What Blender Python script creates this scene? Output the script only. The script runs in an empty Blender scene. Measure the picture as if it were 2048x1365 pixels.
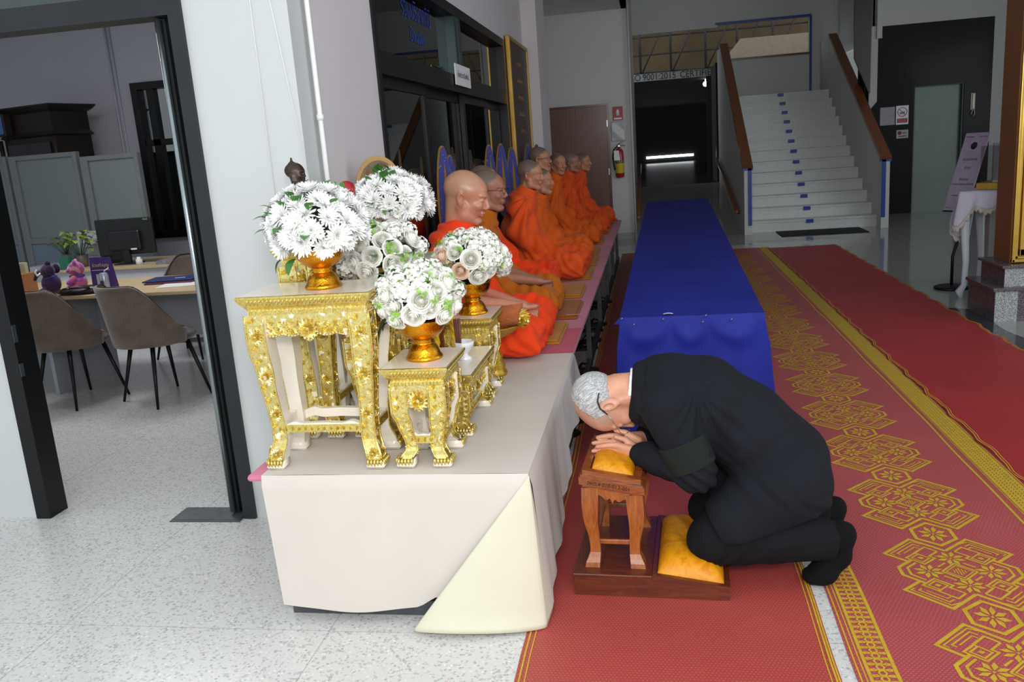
import bpy, math, random
import numpy as np
from mathutils import Matrix, Vector
random.seed(7); RNG = np.random.RandomState(11)
PI = math.pi
scene = bpy.context.scene
COL = scene.collection

# ------------------------------------------------------------------ camera
CAM_H = 1.55
cam_d = bpy.data.cameras.new('camera'); cam = bpy.data.objects.new('camera', cam_d); COL.objects.link(cam)
cam_d.sensor_width = 36.0; cam_d.lens = 1695.4 * 36.0 / 2048.0
cam_d.clip_start = 0.05; cam_d.clip_end = 200
yaw, pit, rol = (math.radians(a) for a in (-9.99, 12.679, -4.2206))
_A = Matrix(((math.cos(yaw), -math.sin(yaw), 0), (math.sin(yaw), math.cos(yaw), 0), (0, 0, 1)))
_B = Matrix(((1, 0, 0), (0, 0, -1), (0, 1, 0)))
_P = Matrix(((1, 0, 0), (0, math.cos(pit), -math.sin(pit)), (0, math.sin(pit), math.cos(pit))))
_Q = Matrix(((math.cos(rol), -math.sin(rol), 0), (math.sin(rol), math.cos(rol), 0), (0, 0, 1)))
_M = _Q @ _P @ _B @ _A
cam.matrix_world = Matrix(((_M[0][0], -_M[1][0], -_M[2][0], 0), (_M[0][1], -_M[1][1], -_M[2][1], 0),
                           (_M[0][2], -_M[1][2], -_M[2][2], CAM_H), (0, 0, 0, 1)))
scene.camera = cam

# ------------------------------------------------------------------ world, lights, exposure
w = bpy.data.worlds.new('world'); scene.world = w; w.use_nodes = True
bg = w.node_tree.nodes['Background']; bg.inputs['Color'].default_value = (0.86, 0.93, 1.0, 1); bg.inputs['Strength'].default_value = 1.0

def area(name, loc, target, sx, sy, power, color=(1, 1, 1), spread=None):
    l = bpy.data.lights.new(name, 'AREA'); l.shape = 'RECTANGLE'; l.size = sx; l.size_y = sy
    l.energy = power; l.color = color
    if spread: l.spread = spread
    o = bpy.data.objects.new(name, l); COL.objects.link(o); o.location = loc
    o.rotation_euler = (Vector(target) - Vector(loc)).to_track_quat('-Z', 'Y').to_euler()
    return o
area('daylight_from_entrance', (0.6, -2.2, 3.0), (-0.2, 3.2, 0.6), 5.0, 2.4, 135, (1.0, 0.985, 0.96))
area('camera_flash', (0.15, -0.15, 2.0), (-0.3, 3.4, 0.5), 0.35, 0.3, 30, (1.0, 0.98, 0.95))
area('daylight_from_right', (8.2, 5.5, 2.2), (1.0, 6.0, 0.3), 5.0, 2.4, 60, (0.86, 0.93, 1.0))
area('office_ceiling_light', (-4.2, 5.6, 3.3), (-4.2, 5.8, 0), 1.6, 1.2, 62, (0.93, 0.95, 1.0))
area('donation_room_light', (-2.1, 5.2, 3.45), (-2.1, 5.6, 0), 0.4, 0.4, 7, (0.9, 1.0, 0.97))
area('hall_ceiling_light', (2.6, 12.0, 3.4), (2.4, 12.2, 0), 1.2, 1.2, 4, (0.9, 0.95, 1.0))
scene.view_settings.view_transform = 'Standard'; scene.view_settings.look = 'None'
scene.view_settings.gamma = 1.0; scene.view_settings.exposure = 0.10
scene.view_settings.use_curve_mapping = False

# ------------------------------------------------------------------ materials
def srgb(h):
    if isinstance(h, str):
        h = h.lstrip('#'); c = [int(h[i:i + 2], 16) / 255 for i in (0, 2, 4)]
    else: c = h
    return tuple(x / 12.92 if x <= 0.04045 else ((x + 0.055) / 1.055) ** 2.4 for x in c)
MATS = {}
class NT:
    def __init__(s, name):
        s.m = bpy.data.materials.new(name); s.m.use_nodes = True; s.t = s.m.node_tree
        s.b = s.t.nodes['Principled BSDF']; s.out = s.t.nodes['Material Output']; s._oc = None
    def n(s, typ, **kw):
        nd = s.t.nodes.new(typ)
        for k, v in kw.items():
            if k.startswith('i_'):
                key = k[2:]; key = int(key) if key.isdigit() else key.replace('_', ' ')
                nd.inputs[key].default_value = v
            else: setattr(nd, k, v)
        return nd
    def l(s, a, b): s.t.links.new(a, b)
    def obj(s):
        if s._oc is None: s._oc = s.n('ShaderNodeTexCoord').outputs['Object']
        return s._oc
    def mapping(s, scale=(1, 1, 1), rot=(0, 0, 0)):
        mp = s.n('ShaderNodeMapping'); s.l(s.obj(), mp.inputs[0]); mp.inputs['Scale'].default_value = scale; mp.inputs['Rotation'].default_value = rot
        return mp.outputs[0]
    def noise(s, scale, detail=3, vec=None, rough=0.5, dist=0.0):
        nd = s.n('ShaderNodeTexNoise'); nd.inputs['Scale'].default_value = scale; nd.inputs['Detail'].default_value = detail
        nd.inputs['Roughness'].default_value = rough; nd.inputs['Distortion'].default_value = dist
        s.l(vec or s.obj(), nd.inputs['Vector']); return nd.outputs['Fac']
    def ramp(s, fac, stops, interp='LINEAR'):
        r = s.n('ShaderNodeValToRGB'); r.color_ramp.interpolation = interp
        while len(r.color_ramp.elements) < len(stops): r.color_ramp.elements.new(0.5)
        for e, (p, c) in zip(r.color_ramp.elements, stops): e.position = p; e.color = (*c, 1) if len(c) == 3 else c
        s.l(fac, r.inputs[0]); return r.outputs[0]
    def mix(s, fac, a, b, blend='MIX'):
        m = s.n('ShaderNodeMix'); m.data_type = 'RGBA'; m.blend_type = blend
        for sock, v in ((m.inputs[0], fac), (m.inputs[6], a), (m.inputs[7], b)):
            if hasattr(v, 'is_output'): s.l(v, sock)
            elif isinstance(v, (int, float)): sock.default_value = v
            else: sock.default_value = (*v, 1) if len(v) == 3 else v
        return m.outputs[2]
    def math(s, op, a, b=0.0, c=None):
        m = s.n('ShaderNodeMath'); m.operation = op
        for i, v in enumerate((a, b, c)):
            if v is None: continue
            if hasattr(v, 'is_output'): s.l(v, m.inputs[i])
            else: m.inputs[i].default_value = v
        return m.outputs[0]
    def bump(s, h, strength=0.3, dist=0.01):
        b = s.n('ShaderNodeBump'); b.inputs['Strength'].default_value = strength; b.inputs['Distance'].default_value = dist
        s.l(h, b.inputs['Height']); s.l(b.outputs[0], s.b.inputs['Normal'])
    def color(s, v):
        if hasattr(v, 'is_output'): s.l(v, s.b.inputs['Base Color'])
        else: s.b.inputs['Base Color'].default_value = (*v, 1)
    def done(s, rough=None, metal=None, **kw):
        if rough is not None: s.b.inputs['Roughness'].default_value = rough
        if metal is not None: s.b.inputs['Metallic'].default_value = metal
        for k, v in kw.items(): s.b.inputs[k.replace('_', ' ')].default_value = v
        MATS[s.m.name] = s.m; return s.m
def simple(name, hexc, rough=0.6, metal=0.0, var=0.06, vscale=8.0, bump=0.0, bscale=200.0, bdist=0.002, **kw):
    t = NT(name); c = srgb(hexc)
    lo = tuple(max(0, x * (1 - var * 1.6)) for x in c); hi = tuple(min(1, x * (1 + var)) for x in c)
    t.color(t.ramp(t.noise(vscale, 4), [(0.3, lo), (0.7, hi)]))
    if bump: t.bump(t.noise(bscale, 3), bump, bdist)
    return t.done(rough, metal, **kw)

M_wall = simple('white_wall_paint', '#c5c8c8', 0.55, var=0.02, vscale=1.5, bump=0.05, bscale=60)
M_wall_side = simple('pale_lilac_wall_paint', '#d3ced0', 0.6, var=0.02, vscale=1.2, bump=0.05, bscale=60)
M_wall_hall = simple('hall_wall_paint', '#c9cac8', 0.6, var=0.02, vscale=1.2)
M_wall_office = simple('office_wall_paint', '#c4c3cc', 0.6, var=0.02, vscale=1.2)
M_ceil = simple('ceiling_paint', '#d9d9d8', 0.7, var=0.02)
M_black = simple('black_aluminium', '#101113', 0.4, 0.0, var=0.1, Specular_IOR_Level=0.3)
M_darkgrey = simple('dark_grey_aluminium', '#292b2f', 0.4, 0.4, var=0.05)
M_steel = simple('brushed_steel', '#9aa3a6', 0.25, 0.9, var=0.05)
M_greysteel = simple('dusty_grey_steel', '#5d6063', 0.5, 0.6, var=0.15, vscale=14)
M_white = simple('white_plastic', '#e9e9e6', 0.4, var=0.02)
M_blackplastic = simple('black_plastic', '#16181b', 0.45, var=0.1)
M_rubber = simple('black_rubber_mat', '#17181a', 0.8, bump=0.4, bscale=300)
M_tapeblue = simple('blue_tape', '#1c3f97', 0.35, var=0.04)

def mk_terrazzo():
    t = NT('terrazzo'); base = srgb('#cfcfcc')
    v = t.n('ShaderNodeTexVoronoi'); v.inputs['Scale'].default_value = 72; v.inputs['Randomness'].default_value = 1; t.l(t.obj(), v.inputs['Vector'])
    v2 = t.n('ShaderNodeTexVoronoi'); v2.inputs['Scale'].default_value = 120; t.l(t.obj(), v2.inputs['Vector'])
    chips = t.ramp(v.outputs['Color'], [(0.0, srgb('#9d9d99')), (0.2, srgb('#b9b8b3')), (0.3, srgb('#d6d5d1')), (0.62, srgb('#dddcd8')), (0.7, srgb('#c9c0b3')), (0.8, srgb('#e4e3e0'))], 'CONSTANT')
    edge = t.ramp(v.outputs['Distance'], [(0.25, (1, 1, 1)), (0.42, (0, 0, 0))])
    small = t.ramp(v2.outputs['Color'], [(0.0, srgb('#b0afab')), (0.25, srgb('#d0cfcb')), (0.6, base)], 'CONSTANT')
    c = t.mix(edge, small, chips)
    c = t.mix(t.math('MULTIPLY', t.noise(0.9, 3), 0.25), c, srgb('#bcbcb9'))
    # fine joint lines every 1.0 m along the length of the hall and every 1.2 m across
    sep = t.n('ShaderNodeSeparateXYZ'); t.l(t.obj(), sep.inputs[0])
    jx = t.math('LESS_THAN', t.math('ABSOLUTE', t.math('SUBTRACT', t.math('FRACT', t.math('ADD', sep.outputs[0], 0.635)), 0.5)), 0.0022)
    jy = t.math('LESS_THAN', t.math('ABSOLUTE', t.math('SUBTRACT', t.math('FRACT', t.math('ADD', sep.outputs[1], 0.05)), 0.5)), 0.0015)
    c = t.mix(t.math('MULTIPLY', t.math('MAXIMUM', jx, jy), 0.45), c, srgb('#77777a'))
    t.color(c); return t.done(0.22, 0.0)
M_terrazzo = mk_terrazzo()
def mk_polished():
    t = NT('polished_hall_floor')
    c = t.ramp(t.noise(90, 4), [(0.35, srgb('#8d8e8c')), (0.65, srgb('#b0b0ad'))])
    sep = t.n('ShaderNodeSeparateXYZ'); t.l(t.obj(), sep.inputs[0])
    jx = t.math('LESS_THAN', t.math('ABSOLUTE', t.math('SUBTRACT', t.math('FRACT', t.math('ADD', sep.outputs[0], 0.3)), 0.5)), 0.003)
    jy = t.math('LESS_THAN', t.math('ABSOLUTE', t.math('SUBTRACT', t.math('FRACT', sep.outputs[1]), 0.5)), 0.003)
    c = t.mix(t.math('MULTIPLY', t.math('MAXIMUM', jx, jy), 0.4), c, srgb('#555555'))
    t.color(c); return t.done(0.07, 0.0, Specular_IOR_Level=0.6)
M_polished = mk_polished()
def mk_wood(name, c1, c2, rough=0.3, scale=(3, 30, 30), coat=0.3):
    t = NT(name)
    n = t.noise(2.5, 5, t.mapping(scale), 0.6, 1.2)
    t.color(t.ramp(n, [(0.3, srgb(c1)), (0.7, srgb(c2))])); t.bump(n, 0.06, 0.002)
    return t.done(rough, 0.0, Coat_Weight=coat, Coat_Roughness=0.12)
M_teak = mk_wood('varnished_teak', '#7a3f17', '#b0662c', 0.3, (30, 30, 3))
M_teak_h = mk_wood('varnished_teak_board', '#6a3214', '#9c5423', 0.22, (4, 30, 30))
M_teak_dark = mk_wood('dark_varnished_wood', '#4a1d10', '#6d3018', 0.28, (4, 30, 30), 0.25)
M_doorwood = mk_wood('brown_door_veneer', '#5a3526', '#74473a', 0.35, (30, 30, 1.5), 0.2)
M_rail = mk_wood('orange_brown_handrail', '#6a3a1c', '#8a5027', 0.35, (30, 3, 3), 0.2)
M_brownpanel = mk_wood('warm_brown_panel', '#74481f', '#8a5828', 0.45, (20, 20, 1.2), 0.1)
M_maple = mk_wood('light_maple_laminate', '#b9a27c', '#c9b38d', 0.4, (3, 30, 30), 0.0)
M_darkcab = simple('dark_stained_wood', '#261d1a', 0.4, var=0.15)

def mk_gold(name, c1, c2, rough, bscale, bstr, cream=False, metal=1.0):
    t = NT(name)
    v = t.n('ShaderNodeTexVoronoi'); v.inputs['Scale'].default_value = bscale; v.feature = 'SMOOTH_F1'; t.l(t.obj(), v.inputs['Vector'])
    n = t.noise(bscale * 1.3, 3, None, 0.6, 1.5)
    h = t.math('ADD', v.outputs['Distance'], t.math('MULTIPLY', n, 0.8))
    c = t.ramp(n, [(0.35, srgb(c1)), (0.65, srgb(c2))])
    if cream:
        f = t.ramp(t.noise(38, 1, None, 0.4, 0.6), [(0.66, (0, 0, 0)), (0.68, (1, 1, 1))])
        c = t.mix(f, c, srgb('#efe6d2'))
        t.l(t.math('SUBTRACT', metal, t.math('MULTIPLY', f, metal)), t.b.inputs['Metallic'])
        t.l(t.math('ADD', rough, t.math('MULTIPLY', f, 0.25)), t.b.inputs['Roughness'])
        t.color(c); t.bump(h, bstr, 0.004); return t.done()
    t.color(c); t.bump(h, bstr, 0.004); return t.done(rough, metal)
M_gold = mk_gold('carved_gold_leaf', '#e0c568', '#f6e9a2', 0.30, 55, 0.22, True, 0.92)
M_goldedge = mk_gold('gold_leaf_edge', '#d8b850', '#f4e494', 0.28, 60, 0.12, metal=0.92)
M_bowl = mk_gold('engraved_orange_gold', '#c97e12', '#eda92a', 0.2, 160, 0.22)
M_goldframe = simple('gold_frame', '#c9a24a', 0.22, 0.9, var=0.08)
M_goldmatte = simple('matte_gold_paint', '#c09a35', 0.32, 0.7, var=0.12, bump=0.5, bscale=120, bdist=0.004)
M_cream = simple('cream_lacquer', '#ece3d3', 0.3, var=0.03, vscale=12, Coat_Weight=0.3)

def mk_cloth(name, c, rough=0.85, sheen=0.2, wscale=700, var=0.05, bump=0.15, vscale=6):
    t = NT(name); cc = srgb(c)
    lo = tuple(x * (1 - var) for x in cc); hi = tuple(min(1, x * (1 + var)) for x in cc)
    t.color(t.ramp(t.noise(vscale, 4), [(0.3, lo), (0.7, hi)]))
    t.bump(t.noise(wscale, 2), bump, 0.001)
    return t.done(rough, 0.0, Sheen_Weight=sheen * 0.5, Specular_IOR_Level=0.25)
M_creamcloth = mk_cloth('cream_tablecloth', '#cec6bd', 0.8, 0.1, 500, 0.02)
M_creamcloth2 = mk_cloth('pale_cream_tablecloth_fold', '#d2cfb8', 0.8, 0.1, 500, 0.02)
M_pink = mk_cloth('pink_felt', '#c9758e', 0.95, 0.3, 400, 0.1, 0.3, 3)
M_pinkdeep = mk_cloth('deep_pink_felt', '#c04460', 0.95, 0.3, 400, 0.08)
M_robe1 = mk_cloth('vermilion_robe_cotton', '#ee4312', 0.85, 0.1, 700, 0.05)
M_robe2 = mk_cloth('ochre_robe_cotton', '#b8620f', 0.85, 0.1, 700, 0.05)
M_robe3 = mk_cloth('orange_robe_cotton', '#e0531a', 0.85, 0.1, 700, 0.05)
M_robe4 = mk_cloth('warm_orange_robe_cotton', '#dc5f14', 0.85, 0.1, 700, 0.05)
M_cushion = mk_cloth('mustard_seat_mat', '#b87a1e', 0.9, 0.2, 500, 0.08)
M_cushion2 = mk_cloth('rust_seat_mat', '#a3581c', 0.9, 0.2, 500, 0.08)
M_suit = mk_cloth('black_navy_suit_wool', '#14171e', 0.9, 0.0, 900, 0.1, 0.1)
M_trouser = mk_cloth('black_trouser_wool', '#0e1014', 0.9, 0.0, 900, 0.1, 0.1)
M_sock = mk_cloth('black_ribbed_sock', '#070809', 0.95, 0.0, 500, 0.1, 0.3)
M_band = mk_cloth('charcoal_felt_armband', '#1d231e', 0.95, 0.0, 500, 0.1, 0.3)
M_shirt = mk_cloth('white_shirt_cotton', '#f2f2f2', 0.7, 0.0)
def mk_blue():
    t = NT('royal_blue_polyester')
    t.color(t.ramp(t.noise(3, 4), [(0.3, srgb('#1a2380')), (0.7, srgb('#212c90'))]))
    t.bump(t.noise(2.0, 3, t.mapping((1.0, 3, 2))), 0.2, 0.01); return t.done(0.62, 0.0, Specular_IOR_Level=0.2)
M_blue = mk_blue()
def mk_satin(name, c1, c2):
    t = NT(name); n = t.noise(9, 5, None, 0.55, 2.5)
    t.color(t.ramp(n, [(0.35, srgb(c1)), (0.52, srgb(c2)), (0.6, srgb(c1))])); t.bump(t.noise(26, 4, None, 0.5, 1.0), 0.12, 0.004)
    return t.done(0.48, 0.0, Specular_IOR_Level=0.35)
M_satin = mk_satin('golden_yellow_satin', '#cf7f06', '#e0980c')
def mk_skin(name, c, c2, stub=None, gloss=0.45):
    t = NT(name)
    base = t.ramp(t.noise(18, 4), [(0.3, srgb(c)), (0.75, srgb(c2))])
    if stub:
        a = t.n('ShaderNodeAttribute'); a.attribute_name = 'stubble'
        f = t.math('MULTIPLY', a.outputs['Fac'], t.ramp(t.noise(260, 2), [(0.25, (0.72,) * 3), (0.75, (1, 1, 1))]))
        base = t.mix(f, base, srgb(stub))
    t.color(base); t.bump(t.noise(150, 3), 0.08, 0.002)
    t.b.inputs['Subsurface Weight'].default_value = 0.12; t.b.inputs['Subsurface Radius'].default_value = (0.4, 0.15, 0.1); t.b.inputs['Subsurface Scale'].default_value = 0.01
    return t.done(gloss, 0.0)
M_skin_m = mk_skin('ruddy_skin', '#c98d72', '#d9a386', '#8f8985')
M_skin1 = mk_skin('fair_tan_skin', '#c08166', '#cf9274', '#a89073', 0.32)
M_skin2 = mk_skin('brown_skin', '#9a6650', '#ab755c', '#6b6057')
M_skin3 = mk_skin('tan_skin', '#ad7558', '#bd8568', '#5f5850')
M_hair = mk_cloth('silver_hair', '#a9abad', 0.6, 0.0, 900, 0.25, 0.8, 60)
def mk_glass(name, tint, rough=0.02, alpha=0.25):
    t = NT(name); t.b.inputs['Base Color'].default_value = (*srgb(tint), 1)
    t.b.inputs['Roughness'].default_value = rough; t.b.inputs['Transmission Weight'].default_value = 1.0; t.b.inputs['IOR'].default_value = 1.45
    return t.done()
def mk_thin_glass(name, tint, gloss=0.12, rough=0.01, fk=0.9):
    t = NT(name); tr = t.n('ShaderNodeBsdfTransparent'); tr.inputs[0].default_value = (*srgb(tint), 1)
    gl = t.n('ShaderNodeBsdfGlossy'); gl.inputs[0].default_value = (0.95, 0.97, 0.98, 1); gl.inputs['Roughness'].default_value = rough
    fr = t.n('ShaderNodeFresnel'); fr.inputs[0].default_value = 1.5
    mx = t.n('ShaderNodeMixShader'); geo = t.n('ShaderNodeNewGeometry'); t.l(t.math('MULTIPLY', t.math('ADD', t.math('MULTIPLY', fr.outputs[0], fk), gloss), t.math('SUBTRACT', 1.0, geo.outputs['Backfacing'])), mx.inputs[0]); t.l(tr.outputs[0], mx.inputs[1]); t.l(gl.outputs[0], mx.inputs[2])
    t.l(mx.outputs[0], t.out.inputs[0]); return t.done()
M_glass = mk_thin_glass('clear_door_glass', '#a9c8c4', 0.05)
M_darkglass = mk_thin_glass('green_tinted_glass', '#3c5452', 0.10)
M_acrylic = mk_thin_glass('acrylic_sheet', '#eef1f1', 0.0, 0.01, 0.35)
M_lens = mk_thin_glass('spectacle_lens', '#e2e2df', 0.03)
def mk_frost():
    t = NT('frosted_glass'); t.color(srgb('#87928f')); t.b.inputs['Transmission Weight'].default_value = 0.25
    return t.done(0.28, 0.0)
M_frost = mk_frost()
# ------------------------------------------------------------------ mesh helpers
class MB:
    """collects vertices and faces; build() links them as ONE mesh object"""
    def __init__(s): s.v = []; s.f = []; s.m = []; s.s = []
    def add(s, vs, fs, mat=0, smooth=False, mtx=None):
        o = len(s.v)
        for p in vs: s.v.append(tuple(mtx @ Vector(p)) if mtx is not None else tuple(p))
        for f in fs: s.f.append(tuple(i + o for i in f)); s.m.append(mat); s.s.append(smooth)
        return s
    def box(s, lo, hi, mat=0, bev=0.0, mtx=None):
        x0, y0, z0 = lo; x1, y1, z1 = hi
        if bev <= 0:
            vs = [(x0, y0, z0), (x1, y0, z0), (x1, y1, z0), (x0, y1, z0), (x0, y0, z1), (x1, y0, z1), (x1, y1, z1), (x0, y1, z1)]
            fs = [(0, 3, 2, 1), (4, 5, 6, 7), (0, 1, 5, 4), (1, 2, 6, 5), (2, 3, 7, 6), (3, 0, 4, 7)]
            return s.add(vs, fs, mat, False, mtx)
        b = min(bev, (x1 - x0) / 2.01, (y1 - y0) / 2.01, (z1 - z0) / 2.01)
        cx, cy = (x0 + x1) / 2, (y0 + y1) / 2
        prof = [(-b, 0), (-b * 0.3, b * 0.3), (0, b)]
        rings = []
        hx, hy = (x1 - x0) / 2, (y1 - y0) / 2
        for ins, z in ((b, z0), (b * 0.3, z0 + b * 0.3), (0, z0 + b), (0, z1 - b), (b * 0.3, z1 - b * 0.3), (b, z1)):
            rings.append((hx - ins, hy - ins, z, b))
        vs = []
        for (a, c, z, bb) in rings:
            r = min(b, a, c) * 0.9
            for (sx, sy, a0) in ((1, -1, -90), (1, 1, 0), (-1, 1, 90), (-1, -1, 180)):
                for k in (0, 45, 90):
                    an = math.radians(a0 + k)
                    vs.append((cx + sx * (a - r) + r * math.cos(an), cy + sy * (c - r) + r * math.sin(an), z))
        n = 12; fs = []
        for i in range(len(rings) - 1):
            for j in range(n): fs.append((i * n + j, i * n + (j + 1) % n, (i + 1) * n + (j + 1) % n, (i + 1) * n + j))
        fs.append(tuple(range(n - 1, -1, -1))); fs.append(tuple(range((len(rings) - 1) * n, len(rings) * n)))
        return s.add(vs, fs, mat, False, mtx)
    def lathe(s, prof, n=32, mat=0, mtx=None, smooth=True, cap=True, rmod=None):
        vs = []; fs = []
        for (r, z) in prof:
            for j in range(n):
                a = 2 * PI * j / n; rr = r * (rmod(a, z) if rmod else 1); vs.append((rr * math.cos(a), rr * math.sin(a), z))
        for i in range(len(prof) - 1):
            for j in range(n): fs.append((i * n + j, i * n + (j + 1) % n, (i + 1) * n + (j + 1) % n, (i + 1) * n + j))
        if cap:
            if prof[0][0] > 1e-5: fs.append(tuple(range(n - 1, -1, -1)))
            if prof[-1][0] > 1e-5: fs.append(tuple(range((len(prof) - 1) * n, len(prof) * n)))
        return s.add(vs, fs, mat, smooth, mtx)
    def rectloft(s, prof, mat=0, mtx=None, smooth=False, mats=None):
        """prof: (half x, half y, z) rings, closed at both ends"""
        vs = []
        for hx, hy, z in prof: vs += [(-hx, -hy, z), (hx, -hy, z), (hx, hy, z), (-hx, hy, z)]
        for i in range(len(prof) - 1):
            m = mats[i] if mats else mat
            s.add(vs[i * 4:i * 4 + 8], [(0, 1, 5, 4), (1, 2, 6, 5), (2, 3, 7, 6), (3, 0, 4, 7)], m, smooth, mtx)
        s.add(vs[:4], [(3, 2, 1, 0)], mat, False, mtx); s.add(vs[-4:], [(0, 1, 2, 3)], mats[-1] if mats else mat, False, mtx)
        return s
    def tube(s, pts, rad, n=10, mat=0, smooth=True, closed=False, flat=1.0, up=None):
        pts = [Vector(p) for p in pts]; m = len(pts)
        if isinstance(rad, (int, float)): rad = [rad] * m
        vs = []; fs = []; pn = None
        for i, p in enumerate(pts):
            if closed: t = pts[(i + 1) % m] - pts[i - 1]
            else: t = pts[min(i + 1, m - 1)] - pts[max(i - 1, 0)]
            t.normalize()
            if pn is None:
                ref = Vector(up) if up else (Vector((0, 0, 1)) if abs(t.z) < 0.9 else Vector((1, 0, 0)))
                pn = (ref - t * ref.dot(t)).normalized()
            else: pn = (pn - t * pn.dot(t)).normalized()
            b = t.cross(pn)
            for j in range(n):
                a = 2 * PI * j / n; vs.append(tuple(p + (pn * math.cos(a) * flat + b * math.sin(a)) * rad[i]))
        for i in range(m if closed else m - 1):
            k = (i + 1) % m
            for j in range(n): fs.append((i * n + j, i * n + (j + 1) % n, k * n + (j + 1) % n, k * n + j))
        if not closed: fs.append(tuple(range(n - 1, -1, -1))); fs.append(tuple(range((m - 1) * n, m * n)))
        return s.add(vs, fs, mat, smooth)
    def prism(s, poly, h0, h1, axis='z', mat=0, mtx=None, smooth=False):
        """2D polygon extruded along axis between h0 and h1"""
        def P(a, b, h): return {'z': (a, b, h), 'y': (a, h, b), 'x': (h, a, b)}[axis]
        n = len(poly); vs = [P(a, b, h0) for a, b in poly] + [P(a, b, h1) for a, b in poly]
        fs = [tuple(range(n - 1, -1, -1)), tuple(range(n, 2 * n))] + [(i, (i + 1) % n, n + (i + 1) % n, n + i) for i in range(n)]
        return s.add(vs, fs, mat, smooth, mtx)
    def sheet(s, fn, nu, nv, mat=0, thick=0.0, smooth=True):
        """fn(u,v) -> point, a grid sheet with optional thickness along -normal approx"""
        P = [[Vector(fn(i / nu, j / nv)) for j in range(nv + 1)] for i in range(nu + 1)]
        vs = [tuple(P[i][j]) for i in range(nu + 1) for j in range(nv + 1)]
        W = nv + 1
        fs = [(i * W + j, (i + 1) * W + j, (i + 1) * W + j + 1, i * W + j + 1) for i in range(nu) for j in range(nv)]
        if thick:
            N = []
            for i in range(nu + 1):
                for j in range(nv + 1):
                    a = P[min(i + 1, nu)][j] - P[max(i - 1, 0)][j]; b = P[i][min(j + 1, nv)] - P[i][max(j - 1, 0)]
                    c = a.cross(b); N.append(c.normalized() if c.length > 1e-12 else Vector((0, 0, 1)))
            o = len(vs); vs += [tuple(Vector(v) - N[k] * thick) for k, v in enumerate(vs[:o])]
            fs += [(d + o, c + o, b + o, a + o) for a, b, c, d in fs]
            rim = [(i, 0) for i in range(nu + 1)] + [(nu, j) for j in range(1, nv + 1)] + [(i, nv) for i in range(nu - 1, -1, -1)] + [(0, j) for j in range(nv - 1, 0, -1)]
            for k in range(len(rim)):
                a = rim[k][0] * W + rim[k][1]; b = rim[(k + 1) % len(rim)]; b = b[0] * W + b[1]
                fs.append((b, a, a + o, b + o))
        return s.add(vs, fs, mat, smooth)
    def build(s, name, mats, parent=None, loc=None, rotz=0.0):
        me = bpy.data.meshes.new(name); me.from_pydata(s.v, [], s.f)
        if not isinstance(mats, (list, tuple)): mats = [mats]
        for m in mats: me.materials.append(m)
        me.polygons.foreach_set('material_index', s.m); me.polygons.foreach_set('use_smooth', s.s); me.update()
        o = bpy.data.objects.new(name, me); COL.objects.link(o)
        if parent: o.parent = parent
        if loc: o.location = loc
        if rotz: o.rotation_euler = (0, 0, rotz)
        return o
def tag(o, label=None, cat=None, group=None, kind=None):
    if label: o['label'] = label
    if cat: o['category'] = cat
    if group: o['group'] = group
    if kind: o['kind'] = kind
    return o
def thing(name, label, cat, loc=(0, 0, 0), rotz=0.0, group=None):
    o = bpy.data.objects.new(name, None); COL.objects.link(o); o.location = loc; o.rotation_euler = (0, 0, rotz); o.empty_display_size = 0.05
    return tag(o, label, cat, group)
def kids(o): return [c for c in bpy.data.objects if c.parent == o]
def dup(root, loc=None, rotz=None, label=None, group=None, parent=None):
    r = root.copy(); COL.objects.link(r)
    if parent is not None: r.parent = parent
    for ch in kids(root): dup(ch, parent=r)
    if loc is not None: r.location = loc
    if rotz is not None: r.rotation_euler = (0, 0, rotz)
    if label: r['label'] = label
    if group: r['group'] = group
    return r
def struct(o): o['kind'] = 'structure'; return o
def text_mesh(name, body, size, mat, parent=None, loc=(0, 0, 0), rot=(PI / 2, 0, 0), depth=0.0006, align='CENTER', xs=1.0, space=1.0):
    c = bpy.data.curves.new(name, 'FONT'); c.body = body; c.size = size; c.align_x = align; c.align_y = 'CENTER'; c.extrude = depth
    c.space_character = space
    t = bpy.data.objects.new(name + '_tmp', c); COL.objects.link(t)
    dg = bpy.context.evaluated_depsgraph_get(); me = bpy.data.meshes.new_from_object(t.evaluated_get(dg)); me.name = name
    bpy.data.objects.remove(t, do_unlink=True); bpy.data.curves.remove(c)
    me.materials.clear(); me.materials.append(mat)
    o = bpy.data.objects.new(name, me); COL.objects.link(o)
    if parent: o.parent = parent
    o.location = loc; o.rotation_euler = rot; o.scale = (xs, 1, 1)
    return o
def TR(x=0, y=0, z=0, rz=0.0, rx=0.0, ry=0.0, s=1.0):
    return Matrix.Translation((x, y, z)) @ Matrix.Rotation(rz, 4, 'Z') @ Matrix.Rotation(ry, 4, 'Y') @ Matrix.Rotation(rx, 4, 'X') @ Matrix.Scale(s, 4)

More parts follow.
